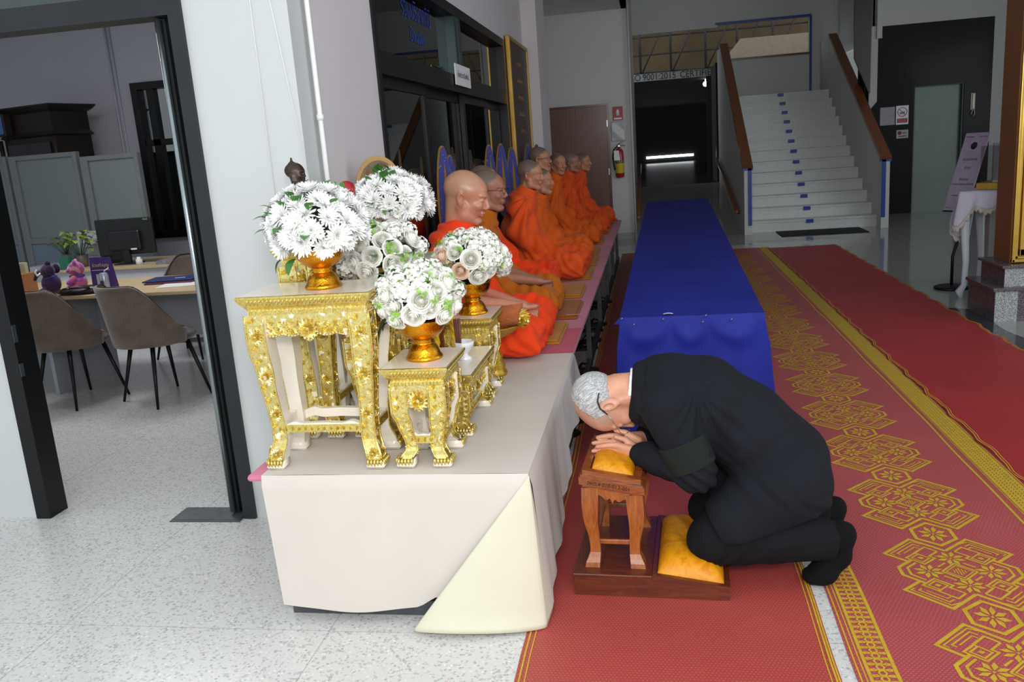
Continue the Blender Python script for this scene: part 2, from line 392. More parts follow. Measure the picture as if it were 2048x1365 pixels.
# ------------------------------------------------------------------ smooth bodies from distance fields
class Field:
    def __init__(s, lo, hi, res):
        s.lo = np.array(lo, float); s.res = res; s.n = np.ceil((np.array(hi) - s.lo) / res).astype(int) + 1
        s.F = np.full(s.n, 1.0, np.float32)
        s.ax = [s.lo[i] + res * np.arange(s.n[i]) for i in range(3)]
    def _sub(s, lo, hi, m):
        a = np.maximum(np.floor((np.array(lo) - m - s.lo) / s.res).astype(int), 0); b = np.minimum(np.ceil((np.array(hi) + m - s.lo) / s.res).astype(int) + 1, s.n)
        if np.any(b <= a): return None, None
        sl = tuple(slice(a[i], b[i]) for i in range(3))
        X = s.ax[0][sl[0]][:, None, None]; Y = s.ax[1][sl[1]][None, :, None]; Z = s.ax[2][sl[2]][None, None, :]
        return sl, (X, Y, Z)
    def _comb(s, sl, d, k, sub):
        F = s.F[sl]
        if sub:
            d = -d; h = np.clip(0.5 - 0.5 * (F - d) / k, 0, 1) if k > 0 else (d > F).astype(np.float32)
            s.F[sl] = F * (1 - h) + d * h + k * h * (1 - h)
        else:
            h = np.clip(0.5 + 0.5 * (F - d) / k, 0, 1) if k > 0 else (d < F).astype(np.float32)
            s.F[sl] = F * (1 - h) + d * h - k * h * (1 - h)
    def cone(s, a, b, ra, rb=None, k=0.012, sub=False, ysc=1.0, yc=0.0):
        """tapered capsule; ysc>1 widens it along y about yc"""
        rb = ra if rb is None else rb; a = np.array(a, float); b = np.array(b, float); R = max(ra, rb)
        e = np.array([R, R * ysc, R]); sl, G = s._sub(np.minimum(a, b) - e, np.maximum(a, b) + e, k + 3 * s.res)
        if sl is None: return s
        X, Y, Z = G
        if ysc != 1.0:
            Y = yc + (Y - yc) / ysc; a = a.copy(); b = b.copy(); a[1] = yc + (a[1] - yc) / ysc; b[1] = yc + (b[1] - yc) / ysc
        ab = b - a; L2 = max(ab @ ab, 1e-12)
        t = np.clip(((X - a[0]) * ab[0] + (Y - a[1]) * ab[1] + (Z - a[2]) * ab[2]) / L2, 0, 1)
        d = np.sqrt((X - a[0] - t * ab[0]) ** 2 + (Y - a[1] - t * ab[1]) ** 2 + (Z - a[2] - t * ab[2]) ** 2) - (ra + (rb - ra) * t)
        s._comb(sl, d, k, sub); return s
    def ell(s, c, r, k=0.012, sub=False, R=None):
        """ellipsoid; R columns are its axes"""
        c = np.array(c, float); r = np.array(r, float); R = np.eye(3) if R is None else np.array(R, float)
        e = np.sqrt(((R * r) ** 2).sum(1)); sl, G = s._sub(c - e, c + e, k + 3 * s.res)
        if sl is None: return s
        D = [G[0] - c[0], G[1] - c[1], G[2] - c[2]]
        q = [D[0] * R[0, i] + D[1] * R[1, i] + D[2] * R[2, i] for i in range(3)]
        k0 = np.sqrt(sum((q[i] / r[i]) ** 2 for i in range(3))); k1 = np.sqrt(sum((q[i] / r[i] ** 2) ** 2 for i in range(3)))
        d = k0 * (k0 - 1) / np.maximum(k1, 1e-9); s._comb(sl, d, k, sub); return s
    def plane(s, p, n, k=0.004, nz=0.0, f=30):
        """keeps the side the normal points away from"""
        n = np.array(n, float); n /= np.linalg.norm(n)
        d = (s.ax[0][:, None, None] - p[0]) * n[0] + (s.ax[1][None, :, None] - p[1]) * n[1] + (s.ax[2][None, None, :] - p[2]) * n[2]
        if nz: d = d + nz * wav(s.ax[0][:, None, None], s.ax[1][None, :, None], s.ax[2][None, None, :], f, 3)
        h = np.clip(0.5 + 0.5 * (d - s.F) / k, 0, 1); s.F = (s.F * (1 - h) + d * h + k * h * (1 - h)).astype(np.float32); return s
    def mesh(s):
        F = s.F.copy()
        F[0] = F[-1] = 1; F[:, 0] = F[:, -1] = 1; F[:, :, 0] = F[:, :, -1] = 1
        S = F < 0; n = s.n
        c = [S[i:n[0] - 1 + i, j:n[1] - 1 + j, k:n[2] - 1 + k] for i in (0, 1) for j in (0, 1) for k in (0, 1)]
        anyv = c[0].copy(); allv = c[0].copy()
        for q in c[1:]: anyv |= q; allv &= q
        act = np.argwhere(anyv & ~allv); idx = np.full([m - 1 for m in n], -1, np.int64); idx[act[:, 0], act[:, 1], act[:, 2]] = np.arange(len(act))
        offs = np.array([(i, j, k) for i in (0, 1) for j in (0, 1) for k in (0, 1)])
        V = np.stack([F[act[:, 0] + o[0], act[:, 1] + o[1], act[:, 2] + o[2]] for o in offs], 1).astype(float)
        acc = np.zeros((len(act), 3)); cnt = np.zeros(len(act))
        for a in range(8):
            for b in range(a + 1, 8):
                if np.abs(offs[a] - offs[b]).sum() != 1: continue
                cr = (V[:, a] < 0) != (V[:, b] < 0); t = np.where(cr, V[:, a] / np.where(cr, V[:, a] - V[:, b], 1), 0)
                acc += np.where(cr[:, None], offs[a] + t[:, None] * (offs[b] - offs[a]), 0); cnt += cr
        P = (act + acc / cnt[:, None]) * s.res + s.lo
        quads = []
        for ax in range(3):
            u, v = (ax + 1) % 3, (ax + 2) % 3
            sl0 = [slice(1, m - 1) for m in n]; sl0[ax] = slice(0, n[ax] - 1); sl1 = list(sl0); sl1[ax] = slice(1, n[ax])
            A = S[tuple(sl0)]; B = S[tuple(sl1)]; e = np.argwhere(A != B); fl = A[e[:, 0], e[:, 1], e[:, 2]]
            e = e.copy(); e[:, u] += 1; e[:, v] += 1
            def cell(du, dv):
                q = e.copy(); q[:, u] += du; q[:, v] += dv; return idx[q[:, 0], q[:, 1], q[:, 2]]
            q = np.stack([cell(-1, -1), cell(0, -1), cell(0, 0), cell(-1, 0)], 1); q[~fl] = q[~fl][:, ::-1]; quads.append(q)
        Q = np.concatenate(quads); Q = Q[(Q >= 0).all(1)]
        return P, Q
def relax(P, Q, it=1, lam=0.5):
    e = np.concatenate([Q[:, [0, 1]], Q[:, [1, 2]], Q[:, [2, 3]], Q[:, [3, 0]]])
    for _ in range(it):
        acc = np.zeros_like(P); cnt = np.zeros(len(P))
        for a, b in ((0, 1), (1, 0)):
            for d in range(3): acc[:, d] += np.bincount(e[:, a], P[e[:, b], d], len(P))
            cnt += np.bincount(e[:, a], minlength=len(P))
        P = P * (1 - lam) + lam * acc / np.maximum(cnt, 1)[:, None]
    return P
def vnormals(P, Q):
    n = np.cross(P[Q[:, 2]] - P[Q[:, 0]], P[Q[:, 3]] - P[Q[:, 1]]); N = np.zeros_like(P)
    for k in range(4):
        for d in range(3): N[:, d] += np.bincount(Q[:, k], n[:, d], len(P))
    return N / np.maximum(np.linalg.norm(N, axis=1), 1e-12)[:, None]
def np_obj(name, P, Q, mats, parent=None, attr=None, midx=None):
    me = bpy.data.meshes.new(name)
    me.vertices.add(len(P)); me.vertices.foreach_set('co', P.astype(np.float32).ravel())
    me.loops.add(len(Q) * 4); me.loops.foreach_set('vertex_index', Q.astype(np.int32).ravel())
    me.polygons.add(len(Q)); me.polygons.foreach_set('loop_start', np.arange(0, len(Q) * 4, 4, dtype=np.int32))
    me.polygons.foreach_set('use_smooth', np.ones(len(Q), bool))
    if not isinstance(mats, (list, tuple)): mats = [mats]
    for m in mats: me.materials.append(m)
    if midx is not None: me.polygons.foreach_set('material_index', midx.astype(np.int32))
    me.update(calc_edges=True); me.validate()
    if attr is not None:
        a = me.attributes.new('stubble', 'FLOAT', 'POINT'); a.data.foreach_set('value', attr.astype(np.float32))
    o = bpy.data.objects.new(name, me); COL.objects.link(o)
    if parent: o.parent = parent
    return o
def wav(x, y, z, f, seed=0):
    """cheap smooth pseudo noise in numpy"""
    r = np.random.RandomState(seed); t = 0
    for i in range(5):
        d = r.normal(size=3); d /= np.linalg.norm(d); ff = f * (0.6 + 0.35 * i)
        t = t + np.sin((x * d[0] + y * d[1] + z * d[2]) * ff * 6.28 + r.rand() * 6.28) / (1 + 0.4 * i)
    return t / 2.6
def sst(a, b, x): t = np.clip((x - a) / (b - a), 0, 1); return t * t * (3 - 2 * t)

def head_into(Fd, c, f, u, k=0.010, sc=1.0, wide=1.0, nose=1.0, ears=True, jowl=0.0):
    """adds a head to field Fd; c = middle between the ears, f = facing, u = up; returns axes"""
    f = np.array(f, float); f /= np.linalg.norm(f); u = np.array(u, float); u -= f * (u @ f); u /= np.linalg.norm(u); r = np.cross(f, u)
    R = np.stack([r, f, u], 1); c = np.array(c, float)
    def W(p): return c + sc * (R @ (np.array(p, float) * [wide, 1, 1]))
    E = lambda p, rr, kk=k, sub=False, RR=None: Fd.ell(W(p), np.array(rr) * sc * [wide, 1, 1], kk, sub, R if RR is None else R @ RR)
    C = lambda a, b, ra, rb=None, kk=k, sub=False: Fd.cone(W(a), W(b), ra * sc, (ra if rb is None else rb) * sc, kk, sub)
    E((0, -0.016, 0.045), (0.075, 0.094, 0.082), 0.02)
    E((0, 0.028, 0.04), (0.066, 0.066, 0.064), 0.02)
    E((0, 0.036, -0.02), (0.060, 0.058, 0.075), 0.02)
    for s in (-1, 1):
        C((s * 0.052, 0.0, -0.035), (s * 0.044, 0.015, -0.072), 0.020 + jowl, 0.018 + jowl, 0.02)
        C((s * 0.044, 0.015, -0.072), (s * 0.016, 0.070, -0.094), 0.019 + jowl, 0.016, 0.02)
        E((s * 0.036, 0.070, -0.018), (0.022, 0.020, 0.020), 0.015)
        C((s * 0.014, 0.092, 0.030), (s * 0.046, 0.078, 0.030), 0.0075, 0.006, 0.012)
        E((s * 0.031, 0.097, 0.010), (0.017, 0.013, 0.010), 0.010, True)
        E((s * 0.031, 0.079, 0.010), (0.0135, 0.0125, 0.012), 0.003)
        C((s * 0.018, 0.0895, 0.0075), (s * 0.044, 0.083, 0.008), 0.0022, 0.002, 0.003)
        E((s * 0.011, 0.100, -0.026), (0.009, 0.009, 0.007), 0.004)
    C((0, 0.092, 0.018), (0, 0.108 + 0.006 * (nose - 1), -0.018), 0.008, 0.011 * nose, 0.008)
    C((-0.020, 0.091, -0.049), (0.020, 0.091, -0.049), 0.006, None, 0.007); E((0, 0.095, -0.048), (0.012, 0.008, 0.006), 0.006)
    C((-0.016, 0.090, -0.060), (0.016, 0.090, -0.060), 0.0065, None, 0.006)
    C((-0.024, 0.100, -0.0545), (0.024, 0.100, -0.0545), 0.0026, None, 0.003, True)
    E((0, 0.080, -0.088), (0.018, 0.014, 0.014), 0.012)
    if ears:
        for s in (-1, 1):
            a = 0.35; RR = np.array([[1, 0, 0], [0, 1, -0.2], [0, 0.2, 1]]) @ np.array([[math.cos(a), s * math.sin(a), 0], [-s * math.sin(a), math.cos(a), 0], [0, 0, 1]])
            RR /= np.linalg.norm(RR, axis=0)
            E((s * 0.079, -0.008, 0.002), (0.009, 0.020, 0.034), 0.006, False, RR)
            E((s * 0.086, -0.002, 0.006), (0.008, 0.011, 0.018), 0.004, True, RR)
            E((s * 0.076, 0.002, -0.026), (0.007, 0.009, 0.010), 0.005)
    return R, W
def limb(Fd, pts, rad, k=0.012):
    for i in range(len(pts) - 1): Fd.cone(pts[i], pts[i + 1], rad[i], rad[i + 1], k)
# ================================================================== THE SETTING
XW = -1.385            # plane of the side wall with the dark windows
YF = 3.354             # plane of the front wall with the office door
def S(name, mb, mats, **k): return struct(mb.build(name, mats, **k))
S('floor', MB().box((-9.5, -4, -0.12), (1.6, 12.4, 0)), M_terrazzo)
S('floor_hall', MB().box((1.6, -4, -0.12), (9.5, 13.87, 0)).box((-0.3, 12.4, -0.12), (1.6, 14.0, 0)).box((-1.69, 12.4, -0.12), (-0.3, 13.92, 0)).box((1.6, 13.87, -0.12), (9.5, 15.7, 0)), M_polished)
# dark curved inlay in the hall floor near the shrine
mb = MB()
for k in range(24):
    a0, a1 = math.radians(150 + k * 5), math.radians(155 + k * 5)
    c = (3.9, 6.6); q = [(c[0] + r * math.cos(a), c[1] + r * math.sin(a), 0.0008) for r, a in ((1.38, a0), (1.38, a1), (1.72, a1), (1.72, a0))]
    mb.add(q, [(3, 2, 1, 0)])
S('trim_1', mb, simple('dark_granite_inlay', '#3c4044', 0.1, var=0.2, vscale=120))
# front wall around the office door
mb = MB().box((-1.828, YF, 0), (XW, 3.60, 4.6)).box((-7.5, YF, 0), (-2.945, 3.458, 4.6)).box((-2.945, YF, 2.95), (-1.828, 3.60, 4.6))
S('wall_front', mb, M_wall)
mb = MB().box((-1.585, 3.60, 0), (XW, 4.42, 3.54)).box((-1.585, 4.42, 2.60), (XW, 8.58, 3.54)).box((-1.585, 8.58, 0), (XW, 11.29, 3.54)).box((-1.585, 4.42, 0), (XW, 8.58, 0.12))
mb.box((XW, 9.95, 0), (-1.215, 10.75, 3.54)); mb.box((-1.69, 11.29, 0), (XW, 11.31, 3.54)); mb.box((-1.79, 11.31, 0), (-1.69, 13.92, 3.54))
S('wall_left', mb, M_wall_side)
mb = MB().box((-1.79, 13.92, 0), (-0.30, 14.05, 4.6)); S('wall_niche', mb, M_wall_hall)
S('baseboard_niche', MB().box((-0.64, 13.905, 0), (-0.295, 13.92, 0.11)), simple('grey_skirting_tile', '#a5a6a4', 0.4))
S('wall_corridor', MB().box((-0.42, 14.05, 0), (-0.30, 18.5, 4.6)), M_wall_hall)
mb = MB().box((-0.42, 18.5, 3.70), (3.18, 18.62, 4.7)).box((3.18, 18.5, 2.24), (4.2, 18.62, 4.7)).box((1.50, 18.5, 2.1), (3.18, 18.62, 2.99))
S('wall_back', mb, M_wall_hall)
S('ceiling', MB().box((-1.9, 3.60, 3.54), (-0.30, 14.05, 3.64)), M_ceil)
S('ceiling_hall', MB().box((-0.30, 3.4, 4.6), (9.5, 18.6, 4.7)).box((-9.5, 3.4, 4.6), (-0.30, 3.6, 4.7)), M_ceil)
S('wall_fascia', MB().box((-0.38, 3.60, 3.54), (-0.30, 14.05, 4.6)), M_wall_hall)
S('wall_right', MB().box((9.4, 8.5, 0), (9.5, 15.7, 4.6)), M_wall_hall)
# metal conduit pipe in the corner of the niche wall and the wall pipe above the altar
S('trim_2', MB().tube([(-0.285, 13.87, 0.0), (-0.285, 13.87, 3.6)], 0.018, 8), M_wall_hall)
mb = MB().tube([(-1.360, 3.50, 4.3), (-1.360, 3.50, 1.50), (-1.362, 3.51, 1.44), (-1.375, 3.54, 1.36)], 0.0110, 10)
for z in (1.74, ): mb.tube([(-1.360, 3.50, z - .012), (-1.360, 3.50, z + .012)], 0.0155, 10)
tag(mb.build('conduit_pipe', M_white), 'thin white conduit pipe running down the side wall above the white flowers', 'pipe')
mb = MB().tube([(-1.530, YF - 0.006, 3.8), (-1.537, YF - 0.006, 1.30)], 0.0022, 6)
tag(mb.build('wall_cable', M_white), 'thin white cable running straight down the white pillar', 'cable')
mb = MB().tube([(-1.52, YF - 0.01, 3.2), (-1.451, YF - 0.01, 2.19), (-1.370, YF - 0.02, 1.45)], 0.0018, 6)
tag(mb.build('hanging_string', M_white), 'white string hanging slanted at the pillar corner beside the bronze head', 'string')

# ---- office door in the front wall
D1 = bpy.data.objects.new('door_1', None); COL.objects.link(D1); struct(D1)
MB().box((-1.885, 3.335, 0), (-1.828, 3.46, 2.95)).build('right_jamb', M_darkgrey, D1)
MB().box((-2.945, 3.335, 0), (-2.872, 3.46, 2.95)).build('left_jamb', M_black, D1)
MB().box((-2.885, 3.336, 0.86), (-2.8705, 3.36, 0.94)).box((-2.885, 3.336, 0.70), (-2.8705, 3.36, 0.76)).build('strike_plate', M_steel, D1)
MB().box((-2.872, 3.335, 2.175), (-1.885, 3.46, 2.265)).box((-2.872, 3.335, 2.90), (-1.885, 3.46, 2.95)).build('header', M_darkgrey, D1)
MB().box((-2.872, 3.39, 2.265), (-1.885, 3.40, 2.90)).build('transom_glass', M_glass, D1)
lf = bpy.data.objects.new('door_leaf', None); COL.objects.link(lf); lf.parent = D1
MB().box((-1.968, 3.385, 0.012), (-1.928, 3.475, 2.17)).box((-1.968, 4.20, 0.012), (-1.928, 4.29, 2.17)).box((-1.968, 3.475, 0.012), (-1.928, 4.20, 0.11)).box((-1.968, 3.475, 2.08), (-1.928, 4.20, 2.17)).build('leaf_frame', M_black, lf)
MB().tube([(-1.955, 3.376, 0.02), (-1.955, 3.376, 2.165)], 0.013, 10).build('edge_strip', M_steel, lf)
MB().box((-1.952, 3.475, 0.11), (-1.944, 4.20, 2.08)).build('leaf_glass', M_glass, lf)
MB().box((-2.235, 3.30, 0), (-1.89, 3.455, 0.004)).box((-2.22, 3.315, 0.004), (-1.90, 3.44, 0.0055)).build('floor_spring_cover', M_greysteel, D1)

# ---- office shell
mb = MB().box((-9.5, 9.5, 0), (-5.93, 9.6, 4.0)).box((-4.4, 9.5, 0), (-2.65, 9.6, 4.0)).box((-5.93, 9.5, 2.62), (-4.4, 9.6, 4.0)).box((-5.93, 9.5, 0), (-4.4, 9.6, 0.82)).box((-9.6, 3.4, 0), (-9.5, 9.6, 4.0)).box((-2.75, 5.1, 0), (-2.65, 9.5, 4.0))
S('wall_office', mb, M_wall_office)
S('ceiling_office', MB().box((-9.5, 3.60, 3.6), (-1.585, 9.6, 3.7)), M_ceil)
W2 = bpy.data.objects.new('window_2', None); COL.objects.link(W2); struct(W2)
MB().box((-5.93, 9.42, 0.82), (-5.85, 9.55, 2.62)).box((-5.85, 9.42, 2.54), (-4.4, 9.55, 2.62)).box((-5.85, 9.42, 0.82), (-4.4, 9.55, 0.90)).box((-5.75, 9.44, 0.90), (-5.66, 9.52, 2.54)).box((-5.85, 9.44, 1.90), (-4.4, 9.52, 1.97)).build('window_frame', M_black, W2)
MB().box((-5.85, 9.49, 0.90), (-4.4, 9.50, 2.54)).build('pane', M_darkglass, W2)
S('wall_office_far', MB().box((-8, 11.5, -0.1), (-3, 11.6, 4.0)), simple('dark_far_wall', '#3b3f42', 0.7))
mb = MB()
for x in (-6.175, -6.125): mb.tube([(x, 9.485, 0), (x, 9.485, 3.6)], 0.014, 8)
tag(mb.build('wall_conduit', M_wall_office), 'pair of thin grey conduits running up the office back wall', 'pipe')

# ---- dark glazed wall of the donation room
W1 = bpy.data.objects.new('window_1', None); COL.objects.link(W1); struct(W1)
x0, x1 = -1.50, XW + 0.012
fb = MB()
for ya, yb in ((4.42, 4.475), (8.50, 8.58)): fb.box((x0, ya, 0.12), (x1, yb, 2.60))
fb.box((x0, 4.475, 2.53), (x1, 8.50, 2.60)); fb.box((x0, 4.475, 1.99), (x1, 8.50, 2.11)); fb.box((x0, 4.475, 0.12), (x1, 8.50, 0.20))
fb.build('window_frame', M_black, W1)
for ya in (6.38, ): MB().box((x0, ya, 2.11), (x1 - 0.005, ya + 0.20, 2.53)).box((x1 - 0.005, ya + 0.09, 2.11), (x1 - 0.001, ya + 0.11, 2.53)).build('transom_post', simple('dark_teal_aluminium', '#24383a', 0.3, 0.4), W1)
fr = MB()
for (ya, yb, dx) in ((4.475, 5.53, 0), (5.46, 6.70, -0.035), (6.64, 7.68, 0), (7.62, 8.50, -0.035)):
    xx0, xx1 = x0 + 0.055 + dx, x0 + 0.085 + dx
    p = MB(); p.box((xx0, ya, 0.20), (xx1, ya + 0.07, 1.99)).box((xx0, yb - 0.07, 0.20), (xx1, yb, 1.99)).box((xx0, ya + 0.07, 1.93), (xx1, yb - 0.07, 1.99)).box((xx0, ya + 0.07, 0.20), (xx1, yb - 0.07, 0.30))
    o = p.build('sliding_panel', M_black, W1)
    MB().box((xx0 + 0.012, ya + 0.07, 0.30), (xx0 + 0.018, yb - 0.07, 1.93)).build('pane', M_darkglass, o)
for ya, yb in ((4.475, 6.38), (6.58, 8.50)): MB().box((-1.452, ya, 2.11), (-1.446, yb, 2.53)).build('transom_pane', M_darkglass, W1)
t = text_mesh('lettering', 'Donation', 0.135, simple('blue_letter_film', '#25449a', 0.6), W1, (-1.4435, 5.555, 2.295), (PI / 2, 0, PI / 2), xs=0.68, depth=0.0002)
t = text_mesh('lettering', 'ร่วมบริจาคที่นี่', 0.165, MATS['blue_letter_film'], W1, (-1.4435, 5.58, 2.44), (PI / 2, 0, PI / 2), xs=0.80, depth=0.0002)
fa = thing('wall_fan', 'white round wall fan hanging behind the transom glass beside the blue letters', 'fan', (-1.75, 6.25, 2.52))
MB().tube([(0.02 * math.cos(a), 0.16 * math.sin(a), 0.16 * math.cos(a)) for a in [k * PI / 12 for k in range(24)]], 0.010, 6, closed=True).tube([(0.03, 0.15 * math.sin(a), 0.15 * math.cos(a)) for a in [k * PI / 12 for k in range(24)]], 0.005, 6, closed=True).build('guard', M_white, fa)
MB().lathe([(0, -0.04), (0.04, -0.04), (0.045, 0.03), (0, 0.05)], 16, mtx=TR(ry=PI / 2)).tube([(-0.03, 0, 0), (-0.12, 0, 0.02), (-0.14, 0, 0.16)], 0.015, 8).build('motor', M_white, fa)
for k in range(3): a = k * 2.094; MB().add([(0.0, 0.03 * math.sin(a), 0.03 * math.cos(a)), (0.01, 0.14 * math.sin(a + 0.3), 0.14 * math.cos(a + 0.3)), (-0.01, 0.14 * math.sin(a - 0.3), 0.14 * math.cos(a - 0.3))], [(0, 1, 2), (2, 1, 0)]).build('blade', M_white, fa)
# inside the donation room
S('wall_donation_room', MB().box((-2.649, 5.1, 0), (-2.60, 5.15, 3.54)).box((-2.65, 9.3, 0), (-1.585, 9.4, 3.54)), simple('donation_room_paint', '#9fa8a4', 0.6))
L = MB().box((-2.3, 4.9, 3.50), (-1.95, 5.35, 3.53)).build('ceiling_lamp', M_white); tag(L, 'square ceiling lamp seen through the glass beside the blue letters', 'lamp')

# ---- brown double door in the niche
D2 = bpy.data.objects.new('door_2', None); COL.objects.link(D2); struct(D2)
MB().box((-1.69, 13.89, 0), (-1.655, 13.93, 2.155)).box((-0.67, 13.89, 0), (-0.635, 13.93, 2.155)).box((-1.655, 13.89, 2.125), (-0.67, 13.93, 2.155)).build('door_frame', M_teak_dark, D2)
for a, b in ((-1.655, -1.165), (-1.16, -0.67)):
    o = MB().box((a, 13.90, 0.01), (b, 13.919, 2.125), bev=0.003).build('door_leaf', M_doorwood, D2)
for z in (0.35, 1.05, 1.8): MB().box((-0.675, 13.885, z), (-0.66, 13.90, z + 0.10)).build('hinge', M_steel, D2)

# ---- staircase
W = 13
stm = simple('pale_stone_steps', '#d5d8d6', 0.35, var=0.05, vscale=30)
TRD, RIS = 0.311, 0.1725
side = [(13.87, 0)]
mb = MB()
for i in range(13):
    y0 = 13.87 + i * TRD; z1 = (i + 1) * RIS
    mb.box((1.50, y0, max(0, z1 - 0.4)), (3.385, (y0 + TRD + 0.02) if i < 12 else 18.5, z1 - 0.025)); mb.box((1.50, y0 - 0.02, z1 - 0.025), (3.385, (y0 + TRD + 0.02) if i < 12 else 18.5, z1))
ST = bpy.data.objects.new('staircase', None); COL.objects.link(ST); struct(ST)
mb.build('steps', stm, ST)
for i in range(13):
    y0 = 13.87 + i * TRD; z1 = (i + 1) * RIS; xx = 2.40 + 0.008 * i
    MB().box((xx - 0.055, y0 - 0.0215, z1 - 0.062), (xx + 0.055, y0 - 0.0195, z1 - 0.004)).build('blue_step_mark', M_tapeblue, ST)
for xa, xb in ((1.39, 1.50), (3.385, 3.495)):
    top = [(13.6, 0), (13.6, 1.0), (17.6, 3.20), (18.5, 3.20), (18.5, 0)]
    MB().prism(top, xa, xb, 'x').build('parapet_wall', M_wall_hall, ST)
    d = Vector((0, 4.0, 2.2)).normalized(); n = Vector((0, -d.z, d.y))
    P0 = Vector((0, 13.60, 1.0)); P1 = Vector((0, 17.60, 3.20))
    poly = [(P0.y, P0.z), (P1.y, P1.z), (P1.y + n.y * 0.055, P1.z + n.z * 0.055), (P0.y + n.y * 0.055 + .0, P0.z + n.z * 0.055)]
    MB().prism(poly, xa - 0.02, xb + 0.02, 'x').build('handrail', M_rail, ST)
    if xa < 2:
        MB().box((xa + 0.055, 13.592, 0.14), (xb + 0.002, 13.602, 1.06)).box((xa - 0.022, 13.592, 0.985), (xb + 0.022, 13.66, 1.055)).build('blue_tape', M_tapeblue, ST)
    else:
        MB().box((xa - 0.004, 13.592, 0.16), (xa + 0.055, 13.602, 1.06)).box((xa - 0.022, 13.592, 0.985), (xb + 0.022, 13.66, 1.055)).build('blue_tape', M_tapeblue, ST)
MB().box((1.50, 18.47, 2.99), (3.18, 18.60, 3.03)).build('ledge_cap', M_teak_dark, ST)
MB().box((1.36, 18.485, 3.70), (3.22, 18.50, 3.745)).box((3.18, 18.485, 2.28), (3.225, 18.50, 3.70)).build('blue_tape', M_tapeblue, ST)
MB().box((-0.40, 18.47, 3.655), (1.40, 18.52, 3.70)).build('opening_edge', M_wall_hall, ST)
# side wall behind the staircase with dark panels under the upper flight
S('wall_upper_flight', MB().prism([(15.45, 4.6), (15.45, 2.9), (18.5, 2.9), (18.5, 4.6)], 3.72, 3.80, 'x'), M_wall_hall)
mb = MB().prism([(3.34, 4.6), (3.63, 4.6), (3.615, 2.05), (3.60, 2.03), (3.36, 2.62)], 15.40, 15.46, 'y')
S('trim_3', mb, mk_wood('dark_red_brown_panel', '#1c0c0b', '#2a1210', 0.3, (20, 20, 2), 0.2))
S('trim_4', MB().prism([(3.63, 3.10), (3.75, 3.10), (3.75, 1.9), (3.62, 1.75)], 15.50, 15.54, 'y'), M_wall_hall)
# ---- ramp corridor
mb = MB().prism([(14.0, -0.1), (14.0, 0.0), (18.45, 0.585), (18.45, -0.1)], -0.30, 1.39, 'x'); S('floor_ramp', mb, M_polished)
S('floor_far', MB().box((-6, 18.45, 0.3), (9, 37, 0.585)), simple('dark_far_floor', '#2b2926', 0.3))
mb = MB().box((-6, 20.0, 2.83), (1.62, 20.1, 2.985)); S('trim_5', mb, simple('sign_beam_paint', '#8f8f8f', 0.6))
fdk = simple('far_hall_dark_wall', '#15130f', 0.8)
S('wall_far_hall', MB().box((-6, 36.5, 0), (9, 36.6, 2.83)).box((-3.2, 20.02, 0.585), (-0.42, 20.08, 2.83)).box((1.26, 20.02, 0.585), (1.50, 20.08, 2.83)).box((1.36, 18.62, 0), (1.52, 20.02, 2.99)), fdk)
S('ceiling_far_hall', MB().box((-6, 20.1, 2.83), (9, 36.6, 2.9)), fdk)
S('wall_far_upper', MB().box((-6, 26, 2.9), (9, 26.1, 8)).box((-6, 18.62, 7.9), (9, 26, 8)), simple('far_hall_beige', '#7f6c50', 0.8, var=0.2, vscale=1.0))
mb = MB()
for z in (3.3, 3.75, 4.2, 4.7): mb.tube([(-1, 24, z), (8, 24, z)], 0.02, 6)
for x in (-0.2, 0.6, 1.5, 2.3, 3.2, 4.1):
    mb.tube([(x, 23.9, 2.9), (x, 23.9, 6)], 0.03, 6); mb.tube([(x, 23.9, 3.2), (x + 0.8, 23.9, 4.8)], 0.02, 6)
tag(mb.build('roof_truss', M_greysteel), 'grey steel roof truss in the dim hall beyond the staircase opening', 'truss')
S('wall_far_panel', MB().box((2.2, 22, 2.95), (3.85, 22.1, 3.75)).prism([(1.5, 2.95), (2.2, 2.95), (2.2, 3.75)], 22, 22.1, 'y'), simple('far_pale_panel', '#b5a590', 0.7))
tt = thing('wall_lettering', 'dark lettering ISO 9001:2015 CERTIFIED on the beam over the dark doorway', 'sign', (0, 19.995, 2.905)); simple('dark_letters', '#27211e', 0.6)
for body, x_ in (('ISO', -0.30), ('9001:2015', 0.235), ('CERTIFIED', 1.09)): text_mesh('lettering', body, 0.19, MATS['dark_letters'], tt, (x_, 0, 0), (PI / 2, 0, 0), xs=0.92)
em = NT('daylight_slit'); em.b.inputs['Emission Color'].default_value = (0.9, 0.95, 1, 1); em.b.inputs['Emission Strength'].default_value = 6.0; M_emit = em.done(0.5)
tag(MB().box((-0.2, 36.45, 0.78), (1.72, 36.49, 0.87)).build('light_gap', M_emit), 'bright strip of daylight under the far dark shutter', 'light')
tag(MB().lathe([(0.0, -0.06), (0.045, -0.04), (0.06, 0), (0.045, 0.04), (0, 0.06)], 12, mtx=Matrix.Translation((1.30, 21.0, 2.72))).tube([(1.30, 21.0, 2.76), (1.30, 21.0, 2.83)], 0.01, 6).build('wall_lamp', M_emit), 'small glowing lamp in the dark doorway below the lettering', 'lamp')
